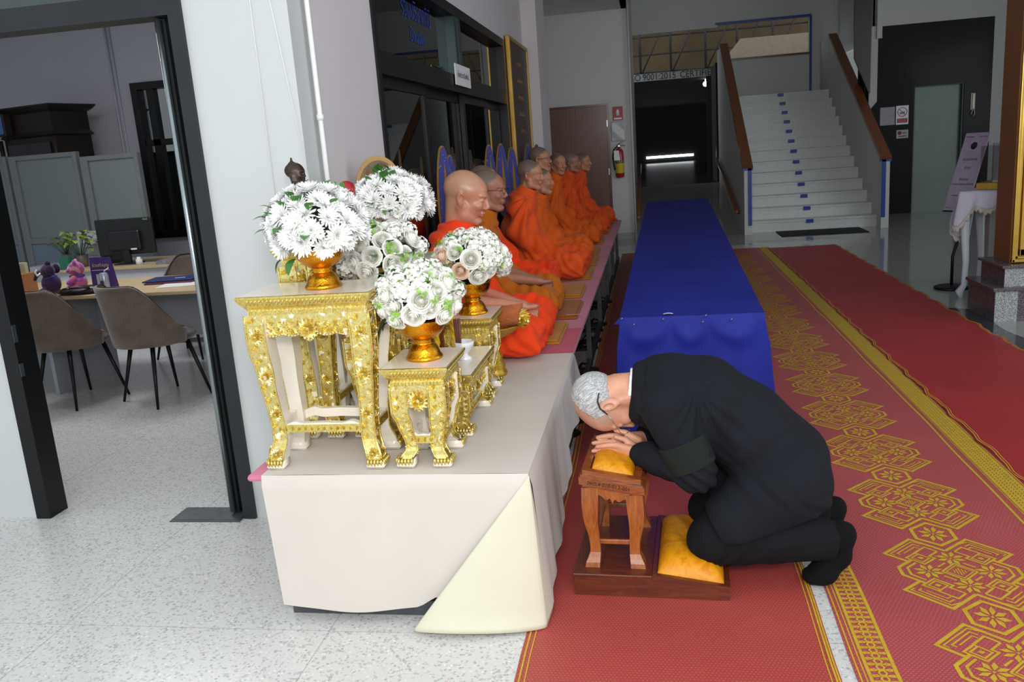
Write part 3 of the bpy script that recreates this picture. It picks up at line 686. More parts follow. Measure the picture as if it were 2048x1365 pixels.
for x, lab in ((1.33, 'wooden handrail on the right wall of the ramp corridor'), (-0.24, 'wooden handrail on the left wall of the ramp corridor')):
    tt = thing('ramp_handrail', lab, 'handrail')
    MB().tube([(x, 14.15, 0.33), (x, 16.2, 0.73), (x, 18.3, 1.06)], 0.032, 12).build('rail', M_rail, tt)
    MB().lathe([(0.034, 0), (0.038, 0.006), (0.038, 0.02), (0.03, 0.026)], 14, mtx=Matrix.Translation((x, 14.13, 0.327)) @ Matrix.Rotation(PI / 2 - 0.2, 4, 'X')).build('end_cap', M_rail, tt)
    sx = 1 if x > 0 else -1
    for y in (14.3, 15.6, 16.9, 18.1):
        z = 0.33 + (y - 14.15) * 0.177
        MB().tube([(x, y, z - 0.025), (x, y, z - 0.07), (x + sx * 0.055, y, z - 0.08)], 0.007, 8).build('bracket', M_black, tt)
    if x > 0: MB().tube([(x, 18.28, 1.06), (x, 18.36, 1.13), (x, 18.38, 1.35)], 0.012, 8).build('steel_end', M_steel, tt)

# ---- lift wall
S('wall_lift', MB().box((3.495, 15.62, 0), (4.37, 15.75, 3.10)).box((5.15, 15.62, 0), (5.565, 15.75, 3.10)).box((4.37, 15.62, 2.10), (5.15, 15.75, 3.10)), simple('black_granite_wall', '#0e1011', 0.12, var=0.2, vscale=60, Specular_IOR_Level=0.08))
S('wall_back_right', MB().box((5.565, 15.62, 0), (9.5, 15.75, 4.6)).box((3.72, 15.62, 3.10), (5.565, 15.75, 4.6)), M_wall_hall)
LD = bpy.data.objects.new('door_3', None); COL.objects.link(LD); struct(LD)
MB().box((4.37, 15.64, 0), (4.39, 15.76, 2.10)).box((5.125, 15.64, 0), (5.15, 15.76, 2.10)).box((4.39, 15.64, 2.085), (5.125, 15.76, 2.10)).build('door_frame', simple('dull_lift_frame', '#4d5654', 0.5, 0.3), LD)
lm = simple('grey_green_lift_steel', '#66756e', 0.35, 0.2, var=0.05, vscale=3)
MB().box((4.39, 15.72, -0.01), (4.752, 15.74, 2.085)).build('door_leaf', lm, LD); MB().box((4.752, 15.721, -0.01), (5.125, 15.74, 2.085)).build('door_leaf', lm, LD)
# paper and signs on the lift wall
dk = MATS['dark_letters']; redm = simple('sign_red', '#a8303a', 0.5)
p = MB().box((3.835, 15.613, 1.50), (4.07, 15.619, 1.795)).build('paper_notice', simple('grey_paper', '#b3aeb5', 0.8)); tag(p, 'plain grey paper notice on the black wall beside the lift', 'notice')
tt = thing('prohibition_sign', 'white sign with a crossed-out circle over a red panel beside the lift', 'sign', (4.187, 15.612, 1.65))
MB().box((-0.10, 0, -0.155), (0.10, 0.007, 0.155), bev=0.003).build('plate', simple('white_sign_face', '#f3f5f7', 0.35), tt)
MB().tube([(0.072 * math.cos(a), -0.002, 0.05 + 0.072 * math.sin(a)) for a in [k * PI / 16 for k in range(32)]], 0.005, 6, closed=True).tube([(-0.05, -0.003, 0.10), (0.05, -0.003, 0.0)], 0.004, 6).build('ring', redm, tt)
mb = MB()
for k, x in enumerate((-0.03, -0.012, 0.008, 0.028)): mb.box((x - 0.006, -0.002, 0.015), (x + 0.006, 0, 0.045 + 0.004 * k), bev=0.002)
mb.build('pictogram', dk, tt)
MB().box((-0.083, -0.002, -0.125), (0.083, 0, -0.055)).build('red_panel', redm, tt)
mb = MB(); [mb.box((-0.07, -0.0035, z), (0.07 - 0.02 * (k % 2), -0.002, z + 0.006)) for k, z in enumerate((-0.075, -0.092, -0.11))]; mb.build('text_line', simple('pale_red_text', '#c98a90', 0.6), tt)
tt = thing('small_notice', 'small rounded notice with a red round emblem below the prohibition sign', 'sign', (4.197, 15.612, 1.337))
MB().box((-0.095, 0, -0.07), (0.095, 0.007, 0.07), bev=0.003).build('plate', simple('offwhite_notice', '#b5b2b0', 0.5), tt)
MB().lathe([(0, 0), (0.03, 0), (0.03, 0.002), (0, 0.002)], 20, mtx=TR(-0.045, 0, 0.022, rx=PI / 2)).build('emblem', redm, tt)
MB().box((0.0, -0.0015, 0.012), (0.065, 0, 0.024)).box((-0.06, -0.0015, -0.04), (0.06, 0, -0.028)).build('text_line', dk, tt)
tt = thing('intercom_handset', 'cream intercom handset with curly cord right of the lift', 'telephone', (5.285, 15.60, 1.78))
MB().box((-0.035, 0, -0.13), (0.035, 0.02, 0.14), bev=0.01).build('cradle', M_cream, tt)
MB().box((-0.02, -0.03, -0.12), (0.02, 0.0, 0.13), bev=0.012).build('handset', M_cream, tt)
MB().tube([(0.0, -0.01, -0.12), (-0.03, -0.01, -0.2), (0.0, -0.01, -0.23), (0.03, -0.01, -0.2), (0.02, -0.01, -0.12)], 0.006, 6).build('cord', M_cream, tt)

# ---- things on walls of the niche
tt = thing('fire_extinguisher', 'red fire extinguisher with yellow label hanging on the grey wall', 'fire extinguisher', (-0.497, 13.83, 1.0))
cyl = [(0.0, 0.0), (0.06, 0.0), (0.07, 0.02), (0.07, 0.38), (0.055, 0.43), (0.025, 0.455), (0.02, 0.48), (0, 0.48)]
MB().lathe(cyl, 24).build('cylinder', simple('extinguisher_red', '#a3161c', 0.25, Coat_Weight=0.5), tt)
MB().lathe([(0.0712, 0.07), (0.0712, 0.22)], 24, cap=False).build('yellow_label', simple('label_yellow', '#d2b21e', 0.5), tt)
MB().lathe([(0.0714, 0.235), (0.0714, 0.27)], 24, cap=False).build('green_label', simple('label_green', '#4e8a3a', 0.5), tt)
MB().box((-0.08, -0.078, 0.27), (0.0, -0.074, 0.42)).build('paper_tag', M_white, tt)
MB().box((-0.02, -0.02, 0.47), (0.02, 0.02, 0.51), bev=0.006).tube([(0, 0, 0.50), (-0.03, -0.01, 0.505), (0.1, -0.01, 0.49)], 0.008, 8).tube([(-0.02, 0, 0.51), (0.07, -0.01, 0.56)], 0.007, 8).build('valve_handle', M_steel, tt)
MB().tube([(-0.02, 0, 0.49), (-0.08, -0.01, 0.44), (-0.1, -0.02, 0.33), (-0.09, -0.03, 0.2), (-0.075, -0.03, 0.12)], 0.011, 8).build('hose', M_rubber, tt)
tt = thing('extinguisher_sign', 'red sign with a white extinguisher symbol high on the grey wall', 'sign', (-0.497, 13.912, 1.985))
MB().box((-0.08, 0, -0.10), (0.08, 0.006, 0.11)).build('plate', simple('faded_sign_red', '#b04a4d', 0.5), tt)
MB().lathe([(0, 0), (0.022, 0), (0.022, 0.07), (0.01, 0.09), (0.0, 0.1)], 12, mtx=TR(0, -0.001, -0.03) @ Matrix.Diagonal((1, 0.05, 1, 1))).box((-0.06, -0.002, -0.085), (0.06, 0, -0.06)).build('symbol', M_white, tt)
mb = MB().sheet(lambda u, v: (-0.612 + 0.225 * u, 13.905 + 0.004 * math.sin(7 * v + 5 * u), 1.56 + 0.31 * v), 12, 14, thick=0.001)
o = mb.build('plastic_sleeve', simple('crumpled_plastic', '#b9bcbd', 0.3, bump=0.35, bscale=9, bdist=0.01)); tag(o, 'crumpled clear plastic document sleeve taped under the red sign', 'notice')
# gold framed name board on the left wall
tt = thing('memorial_board', 'tall brown notice board in a gold frame leaning on the left wall', 'board')
y0, y1, z0, z1, xb = 8.66, 9.90, 1.22, 2.62, XW + 0.012
MB().box((xb, y0, z0), (xb + 0.03, y1, z1)).build('panel', simple('dim_brown_panel', '#4a3a34', 0.5, var=0.05), tt)
MB().box((xb, y0 - 0.02, z0 - 0.03), (xb + 0.045, y0 + 0.02, z1 + 0.03), bev=0.008).box((xb, y1 - 0.02, z0 - 0.03), (xb + 0.045, y1 + 0.02, z1 + 0.03), bev=0.008).box((xb, y0, z1 - 0.01), (xb + 0.045, y1, z1 + 0.03), bev=0.008).box((xb, y0, z0 - 0.03), (xb + 0.045, y1, z0 + 0.01), bev=0.008).build('frame', simple('dull_gold_frame', '#b0893a', 0.35, 0.6), tt)
for k, (s, w_) in enumerate(((0.075, 0.5), (0.06, 0.7), (0.06, 0.75), (0.06, 0.7), (0.055, 0.6))):
    text_mesh('inscription', ['พระราชดำริ', 'มูลนิธิเพื่อการกุศล', 'สร้างอาคารถวาย', 'เพื่อประโยชน์สุข', 'พุทธศักราช'][k], s, MATS['dull_gold_frame'], tt, (xb + 0.031, 9.28, 2.42 - 0.17 * k), (PI / 2, 0, PI / 2))
tt = thing('room_sign', 'small white room sign with dark Thai lettering on the window transom', 'sign', (XW + 0.02, 6.46, 2.11))
MB().box((0, -0.26, -0.075), (0.008, 0.26, 0.075), bev=0.002).build('plate', M_white, tt)
text_mesh('lettering', 'ห้องประชาสัมพันธ์', 0.055, simple('navy_letters', '#33355a', 0.6), tt, (0.0085, 0, 0), (PI / 2, 0, PI / 2))
tt = thing('room_sign', 'white sign cut by the photo top edge above the dark window', 'sign', (XW + 0.005, 6.05, 2.80))
MB().box((0, -0.3, -0.09), (0.008, 0.3, 0.09), bev=0.002).build('plate', M_white, tt)
MB().box((0.008, -0.285, -0.078), (0.0085, 0.285, -0.07)).build('border_line', MATS['navy_letters'], tt)
text_mesh('lettering', 'สำนักงาน', 0.1, MATS['navy_letters'], tt, (0.0085, 0, 0.01), (PI / 2, 0, PI / 2))
# doormat at the stairs
tag(MB().box((1.88, 13.12, 0.0), (3.115, 13.80, 0.012), bev=0.004).build('doormat', M_rubber), 'long black doormat in front of the bottom step', 'mat')
# ================================================================== MATS ON THE FLOOR
def mk_mat(name, c1, c2, dots=True, dcol='#c98a4a'):
    t = NT(name); sep = t.n('ShaderNodeSeparateXYZ'); t.l(t.obj(), sep.inputs[0]); X, Y = sep.outputs[0], sep.outputs[1]
    base = t.ramp(t.noise(2.2, 4), [(0.3, srgb(c1)), (0.7, srgb(c2))])
    fine = t.noise(60, 2, t.mapping((1, 9, 1)))
    base = t.mix(t.math('MULTIPLY', t.ramp(fine, [(0.4, (0, 0, 0)), (0.7, (1, 1, 1))]), 0.12), base, (0.05, 0.01, 0.01))
    if dots:
        # woven stitches in zigzag rows
        zz = t.math('PINGPONG', Y, 0.32)
        v = t.math('FRACT', t.math('MULTIPLY', t.math('ADD', X, t.math('MULTIPLY', zz, 0.9)) if dots == 'zig' else Y, 70 if dots == 'zig' else 84))
        w = t.math('FRACT', t.math('MULTIPLY', t.math('ADD', X, t.math('MULTIPLY', Y, 0.0 if dots == 'zig' else 0.5)) if dots != 'zig' else Y, 84 if dots != 'zig' else 100))
        a = t.math('MULTIPLY', t.math('LESS_THAN', v, 0.26), t.math('LESS_THAN', w, 0.42 if dots == 'zig' else 0.28))
        base = t.mix(t.math('MULTIPLY', a, 0.5), base, srgb(dcol))
    t.color(base); t.bump(t.noise(300, 2, t.mapping((1, 2.2, 1))), 0.12, 0.001); return t.done(0.5, 0.0)
M_mat1 = mk_mat('red_woven_mat', '#a33b3a', '#ac443f', True, '#cf9560')
M_mat2 = mk_mat('rose_red_woven_mat', '#a24048', '#ad4850', 'zig', '#c99a55')
M_mat3 = mk_mat('deep_red_woven_mat', '#9d242b', '#a82a2e', False)
M_yel = simple('mustard_woven_pattern', '#c2a126', 0.6, var=0.08, vscale=30, bump=0.2, bscale=500, bdist=0.001)
M_purple = simple('dull_red_pattern_gap', '#8e3a46', 0.6)
SC = [0]
def strip(mb, pts, w, z, mat=1, closed=False):
    SC[0] += 1; jz = (SC[0] % 89) * 4e-6
    """flat strip of width w along a 2D polyline"""
    n = len(pts); L = []; R = []
    for i in range(n):
        p = Vector(pts[i]); a = Vector(pts[i - 1]) if (i > 0 or closed) else None; b = Vector(pts[(i + 1) % n]) if (i < n - 1 or closed) else None
        if a is None: d = (b - p).normalized(); nn = Vector((-d.y, d.x)); sc = 1
        elif b is None: d = (p - a).normalized(); nn = Vector((-d.y, d.x)); sc = 1
        else:
            d1 = (p - a).normalized(); d2 = (b - p).normalized(); n1 = Vector((-d1.y, d1.x)); n2 = Vector((-d2.y, d2.x)); nn = (n1 + n2)
            nn = nn.normalized() if nn.length > 1e-6 else n1; sc = min(1 / max(nn.dot(n1), 0.35), 2.2)
        L.append(p + nn * w / 2 * sc); R.append(p - nn * w / 2 * sc)
    vs = [(q.x, q.y, z(q.x, q.y) + jz) for q in L] + [(q.x, q.y, z(q.x, q.y) + jz) for q in R]
    m = n if closed else n - 1
    mb.add(vs, [(n + i, n + (i + 1) % n, (i + 1) % n, i) for i in range(m)], mat)
def poly(mb, pts, z, mat=1): mb.add([(a, b, z(a, b) + 0.0004) for a, b in pts], [tuple(range(len(pts)))], mat)
def flower8(mb, cx, cy, r, z, ry=None):
    ry = ry or r
    for k in range(8):
        a = k * PI / 4 + PI / 8; da = 0.30; q = []
        for rr, an in ((0.15, a), (0.62, a + da), (1.0, a + 0.06 * (1 if k % 2 else -1)), (0.62, a - da)): q.append((cx + r * rr * math.cos(an), cy + ry * rr * math.sin(an)))
        poly(mb, q, z)
    poly(mb, [(cx + 0.1 * r * math.cos(a), cy + 0.1 * ry * math.sin(a)) for a in [i * PI / 3 for i in range(6)]], z)
# plain red mat under the kneeling man and the low table
mb = MB(); z1 = lambda x, y: 0.0042
nx, ny = 24, 120
def m1z(x, y): return 0.003 + 0.0007 * math.sin(y * 7 + x * 2) * math.sin(x * 5)
mb.sheet(lambda u, v: (-0.455 + 0.945 * u + 0.004 * math.sin(v * 60), 1.45 + 10.65 * v, m1z(0, 0) + (0.0 if 0.02 < u < 0.98 else -0.001)), 10, 60, 0, 0.0028, False)
for x, w_ in ((-0.441, 0.006), (-0.424, 0.004), (0.476, 0.006), (0.462, 0.004), (0.484, 0.005)): strip(mb, [(x + 0.004 * math.sin(i / 60 * 60), 1.46 + 10.62 * i / 60) for i in range(61)], w_, lambda a, b: 0.0038)
tag(mb.build('woven_mat', [M_mat1, M_yel]), 'plain red woven mat with thin yellow edge lines under the kneeling man', 'mat')
# patterned mat
mb = MB(); z2 = lambda x, y: 0.0040
def lx(y, k=0): return 0.004 * math.sin(y * 3 + k) + 0.003 * math.sin(y * 7.3 + k)
X0, X1 = 0.53, 1.53
mb.sheet(lambda u, v: (X0 + (X1 - X0) * u + lx(1.45 + 10.55 * v, 0) * (1 - u), 1.45 + 10.55 * v, 0.0032), 8, 100, 0, 0.003, False)
yy = [1.46 + 10.52 * i / 130 for i in range(131)]
for x, w_ in ((0.541, 0.005), (0.556, 0.004), (0.569, 0.010), (0.646, 0.011), (1.372, 0.010)): strip(mb, [(x + lx(y) * 0.7, y) for y in yy], w_, z2)
y = 1.5
while y < 9.5:
    o = lx(y) * 0.7
    for cx, w_ in ((0.607, 0.011),):
        q = [(cx + o - w_, y), (cx + o - w_ * 0.55, y + 0.011), (cx + o + w_ * 0.55, y + 0.011), (cx + o + w_, y), (cx + o + w_ * 0.55, y - 0.011), (cx + o - w_ * 0.55, y - 0.011)]
        strip(mb, q, 0.006, z2, 1, True)
    for s in (-1, 1):
        cx = 0.607 + o + s * 0.024
        strip(mb, [(cx + s * 0.008, y + 0.010), (cx - s * 0.006, y + 0.011), (cx - s * 0.012, y + 0.0145), (cx - s * 0.006, y + 0.018), (cx + s * 0.008, y + 0.018)], 0.0055, z2)
        strip(mb, [(cx + s * 0.009, y + 0.0145), (cx, y + 0.0145)], 0.003, z2)
    y += 0.0285
# broad yellow band on the far side
poly(mb, [(1.398, 1.46), (1.516, 1.46), (1.516, 11.98), (1.398, 11.98)], lambda a, b: 0.0038)
for x in (1.405, 1.508, 1.520): strip(mb, [(x, y) for y in yy], 0.003, lambda a, b: 0.0048, 2)
y = 1.5
while y < 9.0:
    for j, x in enumerate((1.422, 1.438, 1.454, 1.470, 1.486)): strip(mb, [(x, y + 0.006 * (j % 2)), (x + 0.004, y + 0.011 + 0.006 * (j % 2))], 0.0035, lambda a, b: 0.0048, 2)
    y += 0.023
CX = 1.012
def quad(fn):
    for sx in (1, -1):
        for sy in (1, -1): fn(sx, sy)
for k in range(-2, 16):
    yc = 2.906 + 0.588 * k
    if yc < 1.75 or yc > 11.7: continue
    T = lambda p, sx=1, sy=1: (CX + p[0] * sx, yc + p[1] * sy)
    # full outline of the stepped medallion
    qd = [(0.0, 0.154), (0.100, 0.250), (0.218, 0.132), (0.150, 0.076)]
    def wing(sx, sy):
        strip(mb, [T(p, sx, sy) for p in [(0.0, 0.154), (0.100, 0.248), (0.216, 0.131), (0.150, 0.070), (0.138, 0.082)]], 0.0125, z2)
        strip(mb, [T(p, sx, sy) for p in [(0.152, 0.068), (0.194, 0.028), (0.194, 0.0)]], 0.0125, z2)
        strip(mb, [T(p, sx, sy) for p in [(0.128, 0.062), (0.166, 0.024), (0.166, 0.0)]], 0.009, z2)
        strip(mb, [T(p, sx, sy) for p in [(0.030, 0.150), (0.068, 0.112), (0.052, 0.098), (0.100, 0.052), (0.150, 0.098), (0.110, 0.136), (0.098, 0.124)]][:], 0.008, z2)
        strip(mb, [T(p, sx, sy) for p in [(0.030, 0.150), (0.064, 0.184), (0.112, 0.136)]], 0.0085, z2)
        strip(mb, [T(p, sx, sy) for p in [(0.101, 0.068), (0.132, 0.098), (0.101, 0.128), (0.070, 0.098)]], 0.0065, z2, 1, True)
        poly(mb, [T(p, sx, sy) for p in [(0.101, 0.088), (0.113, 0.098), (0.101, 0.108), (0.089, 0.098)]][::(sx * sy)], z2)
        strip(mb, [T(p, sx, sy) for p in [(0.056, 0.204), (0.098, 0.226), (0.196, 0.130), (0.182, 0.118)]], 0.0055, z2)
        strip(mb, [T(p, sx, sy) for p in [(0.078, 0.190), (0.098, 0.206), (0.172, 0.132), (0.160, 0.122)]], 0.0065, z2)
        strip(mb, [T(p, sx, sy) for p in [(0.084, 0.172), (0.098, 0.184), (0.150, 0.132)]], 0.005, z2)
        strip(mb, [T(p, sx, sy) for p in [(0.0, 0.060), (0.058, 0.0)]], 0.008, z2)
        strip(mb, [T(p, sx, sy) for p in [(0.030, 0.062), (0.062, 0.032)]], 0.008, z2)
    quad(wing)
    for dx, dy in ((0, 0.098), (0, -0.098), (0.101, 0), (-0.101, 0)): flower8(mb, CX + dx, yc + dy, 0.052, z2)
    for i in range(-3, 4): strip(mb, [(CX + i * 0.009, yc - 0.026 + abs(i) * 0.0085), (CX + i * 0.009, yc + 0.026 - abs(i) * 0.0085)], 0.0045, z2)
    strip(mb, [(CX - 0.044, yc), (CX, yc + 0.045), (CX + 0.044, yc), (CX, yc - 0.045)], 0.005, z2, 1, True)
    yh = yc + 0.294
    strip(mb, [(CX, yh + 0.096), (CX + 0.070, yh + 0.040), (CX + 0.070, yh - 0.040), (CX, yh - 0.096), (CX - 0.070, yh - 0.040), (CX - 0.070, yh + 0.040)], 0.014, z2, 1, True)
    flower8(mb, CX, yh, 0.054, z2, 0.068)
tag(mb.build('patterned_mat', [M_mat2, M_yel, M_purple]), 'rose red mat with yellow geometric medallions and a broad yellow border', 'mat')
# right plain mat with rippled edges
mb = MB()
def m3(u, v):
    y = 1.6 + 10.3 * v; xl = 1.520 + 0.008 * math.sin(y * 16) + 0.004 * math.sin(y * 31); xr = 2.40 + 0.02 * (1 - v) + 0.012 * math.sin(y * 14 + 1) + 0.007 * math.sin(y * 27)
    e = max(0, 1 - u * 8) + max(0, 1 - (1 - u) * 6)
    rip = 0.006 * (0.5 + 0.5 * math.sin(y * 14.0 + 3 * u + 1.2 * math.sin(y * 2.3))) ** 3 * (0.35 + 0.65 * e) * (0.6 + 0.4 * math.sin(y * 1.7))
    return (xl + (xr - xl) * u, y, 0.0045 + rip + 0.0012 * math.sin(y * 6.2 + u * 2))
mb.sheet(m3, 22, 420, 0, 0.002, True)
for u0, u1 in ((0.012, 0.018), (0.026, 0.031), (0.975, 0.981), (0.988, 0.994)):
    mb.sheet(lambda u, v: tuple(Vector(m3(u0 + (u1 - u0) * u, v)) + Vector((0, 0, 0.0007))), 1, 420, 1, 0, True)
tag(mb.build('woven_mat', [M_mat3, M_yel]), 'plain deep red mat with rippled edges lying furthest right', 'mat')

# ================================================================== LOW TABLE UNDER THE BLUE CLOTH
bt = thing('long_low_table', 'row of long tables wholly covered by the blue cloth behind the kneeling man', 'table')
mb = MB(); mb.prism([(-0.155, 3.99), (0.475, 3.99), (0.62, 11.6), (-0.065, 11.6)], 0.70, 0.735, 'z'); mb.build('tabletop', M_maple, bt)
for y in (4.2, 5.7, 5.95, 7.5, 7.75, 9.4, 9.65, 11.3):
    for x in (-0.05, 0.42): MB().tube([(x, y, 0.004), (x, y, 0.70)], 0.014, 8).build('leg', M_black, bt)
def lerp(a, b, t): return a + (b - a) * t
def bprof(y):
    t = (y - 3.95) / (11.7 - 3.95); return lerp(-0.172, -0.08, t), lerp(0.487, 0.742, t * 0.9)
mb = MB(); NY = 150
def top_pt(u, v):
    y = 3.945 + 7.72 * v; a, b = bprof(y); return (a + (b - a) * u, y, 0.741 + 0.0008 * math.sin(y * 5 + 2 * u) + 0.001 * math.sin(y * 2.1 + u * 5) + 0.003 * math.exp(-((y - 5.9 - 0.12 * math.sin(u * 9)) / 0.03) ** 2))
def side_pt(s):
    def f(u, v):
        y = 3.945 + 7.72 * u; a, b = bprof(y); x = a if s < 0 else b
        p = Vector(top_pt(0 if s < 0 else 1, u)); h = v
        fl = (0.012 + 0.05 * h) + 0.018 * h * math.sin(y * 8 + s) + 0.01 * h * math.sin(y * 19)
        return (p.x + s * fl * min(1, h * 5 + 0.0), y, p.z * (1 - h) + 0.012 * h - 0.0)
    return f
mb.sheet(top_pt, 24, NY, 0, 0, True)
mb.sheet(side_pt(1), NY, 16, 0, 0, True); mb.sheet(lambda u, v: side_pt(-1)(1 - u, v), NY, 16, 0, 0, True)
def end_pt(sg):
    def f(u, v):
        y = 3.945 if sg < 0 else 3.945 + 7.72; a, b = bprof(y); p = Vector(top_pt(u if sg < 0 else 1 - u, 0 if sg < 0 else 1)); h = v
        uu = u if sg < 0 else 1 - u
        L_ = Vector(side_pt(-1)(0 if sg < 0 else 1, v)); R_ = Vector(side_pt(1)(0 if sg < 0 else 1, v))
        x = lerp(L_.x, R_.x, uu)
        sw = 0
        for c0, c1 in ((0.0, 0.36), (0.36, 0.62), (0.62, 0.98)):
            if c0 <= uu <= c1: q = (uu - c0) / (c1 - c0); sw = math.sin(q * PI) * 0.03 * math.exp(-((h - 0.07 - 0.07 * math.sin(q * PI)) / 0.06) ** 2)
        fl = 0.035 * h + 0.02 * h * math.sin(uu * 17 + 1) + 0.012 * h * math.sin(uu * 31) + sw * 0.7
        edge = min(1, uu * 10, (1 - uu) * 10)
        return (x, y + sg * (fl * edge + 0.006 * min(1, h * 20)), p.z * (1 - h) + 0.012 * h)
    return f
mb.sheet(end_pt(-1), 60, 40, 0, 0, True); mb.sheet(end_pt(1), 30, 12, 0, 0, True)
cl = mb.build('blue_cloth', M_blue); tag(cl, 'royal blue cloth pinned over the long table behind the man', 'tablecloth')
mb = MB()
for x, z in ((-0.17, 0.735), (-0.115, 0.705), (0.02, 0.725), (0.20, 0.705), (0.215, 0.735), (0.33, 0.712)): mb.tube([(x, 3.925, z), (x + 0.012, 3.922, z + 0.012)], 0.0022, 6)
mb.build('pins', M_steel, cl)
MB().sheet(lambda u, v: (0.03 + 0.045 * u, 3.965 + 0.02 * v, 0.748 + 0.003 * math.sin(u * PI)), 6, 3, thick=0.001).build('torn_hole', M_creamcloth, cl)
mb = MB().add([(-0.172, 3.945, 0.742), (-0.172, 3.945, 0.712), (-0.20, 3.93, 0.716), (-0.17, 3.99, 0.74)], [(0, 2, 1), (0, 3, 2), (1, 2, 3)], 0); mb.build('cloth_corner', M_blue, cl)

# ================================================================== PLATFORM FOR THE MONKS
PZ = 0.524
pf = thing('front_platform', 'low platform under the altar tables with a pink felt top and grey steel frame', 'platform')
MB().box((-1.415, 2.56, PZ - 0.028), (-0.437, 3.34, PZ - 0.004), bev=0.010).build('pink_board', M_pink, pf)
mb = MB().box((-1.37, 2.60, 0.46), (-0.47, 2.64, PZ - 0.03)).box((-1.37, 3.28, 0.46), (-0.47, 3.32, PZ - 0.03)).box((-1.37, 2.64, 0.46), (-1.33, 3.28, PZ - 0.03)).box((-0.51, 2.64, 0.46), (-0.47, 3.28, PZ - 0.03))
mb.box((-1.31, 2.56, 0.0), (-0.44, 2.60, 0.055)).box((-1.31, 3.30, 0.0), (-0.44, 3.34, 0.055)); mb.build('frame', M_greysteel, pf)
for x in (-1.31, -0.49):
    for y in (2.60, 3.28): MB().box((x, y, 0.0), (x + 0.035, y + 0.035, 0.46)).build('leg', M_greysteel, pf)
pm = thing('long_platform', 'long low platform with pink felt top where the monks sit', 'platform')
MB().box((-1.205, 3.36, PZ - 0.028), (-0.425, 11.66, PZ - 0.004), bev=0.006).build('pink_board', M_pink, pm)
MB().box((-1.0, 4.0, PZ - 0.004), (-0.43, 4.78, PZ - 0.002)).build('deep_pink_patch', M_pinkdeep, pm)
k = 0
for y in (4.6, 5.9, 7.2, 8.5, 9.8, 11.1):
    fr_ = MB(); fr_.box((-1.15, y, 0.46), (-0.47, y + 0.035, PZ - 0.03)); fr_.build('cross_bar', M_greysteel, pm)
    for x in (-1.12, -0.50): MB().box((x, y, 0.0), (x + 0.035, y + 0.035, 0.46)).build('leg', M_greysteel, pm)
MB().box((-0.50, 3.5, 0.46), (-0.465, 11.5, PZ - 0.03)).box((-0.50, 4.0, 0.02), (-0.465, 11.4, 0.055)).box((-1.12, 3.5, 0.46), (-1.085, 11.5, PZ - 0.03)).build('long_rail', M_greysteel, pm)
# cream cloth: top, hanging front with a folded-back corner, hanging side
mb = MB(); cz = PZ + 0.0005
xl, xr, yf, yb = -1.355, -0.428, 2.552, 4.17
mb.sheet(lambda u, v: (lerp(xl, xr, u), lerp(yf, yb, v), cz + 0.0012 * math.sin(u * 9 + v * 4)), 20, 30, 0, 0, True)
def front(u, v):
    x = lerp(xl, xr, u); drop = 0.508 - 0.028 * sst(0.0, 0.5, u) * 0 
    if True:
        zb = 0.062 - 0.022 * math.sin(min(u, 0.6) / 0.6 * PI) + (0.035 * sst(0.52, 0.62, u))
    z = lerp(cz, zb, v); out = 0.010 + 0.030 * v + 0.008 * v * math.sin(u * 8) + 0.004 * v * math.sin(u * 19 + 2 * v)
    r = min(1, v * 14); return (x + 0.03 * v * (1 - u) * 0.6 + 0.02 * v, yf - out * r, z)
mb.sheet(lambda u, v: front(1 - u, v), 40, 26, 0, 0, True)
def sidec(u, v):
    y = lerp(yf, yb, u); zb = 0.02 + 0.33 * u ** 1.25 + 0.02 * math.sin(u * 20) * u; z = lerp(cz, zb, v)
    out = 0.008 + 0.030 * v * (1 - 0.5 * u) + 0.016 * v * math.sin(u * 26) * (0.2 + u) + 0.006 * v * math.sin(u * 57)
    return (xr + out * min(1, v * 14), y + 0.02 * v * math.sin(u * 9), z)
mb.sheet(sidec, 50, 24, 0, 0, True)
# rounded joint between the side and the folded corner
def flap(u, v):
    # u along the diagonal edge -> vertical edge at the corner, v downwards from the corner point
    A = Vector((xr + 0.004, yf - 0.012, cz - 0.002)); tl = Vector((-0.835, yf - 0.085, 0.012)); bl = tl
    br = Vector((xr + 0.035, yf - 0.030, 0.012)); r_side = Vector((xr + 0.045, yf + 0.06, 0.02))
    e = lerp(tl, br, sst(0, 0.86, u)) if u < 0.86 else lerp(br, r_side, (u - 0.86) / 0.14)
    p = A.lerp(e, v); bul = math.sin(min(1, u / 0.86) * PI) * 0.045 * v + 0.012 * v
    p.y -= bul; p.z += 0.012 * v * v * math.sin(u * 5 + 0.4) * 0.6
    if v > 0.9: p.y -= (v - 0.9) * 0.10
    return tuple(p)
mb.sheet(lambda u, v: flap(1 - u, v), 40, 34, 1, 0.0015, True)
o = mb.build('cream_tablecloth', [M_creamcloth, M_creamcloth2]); tag(o, 'cream cloth draped over the platform front with a folded corner', 'tablecloth')

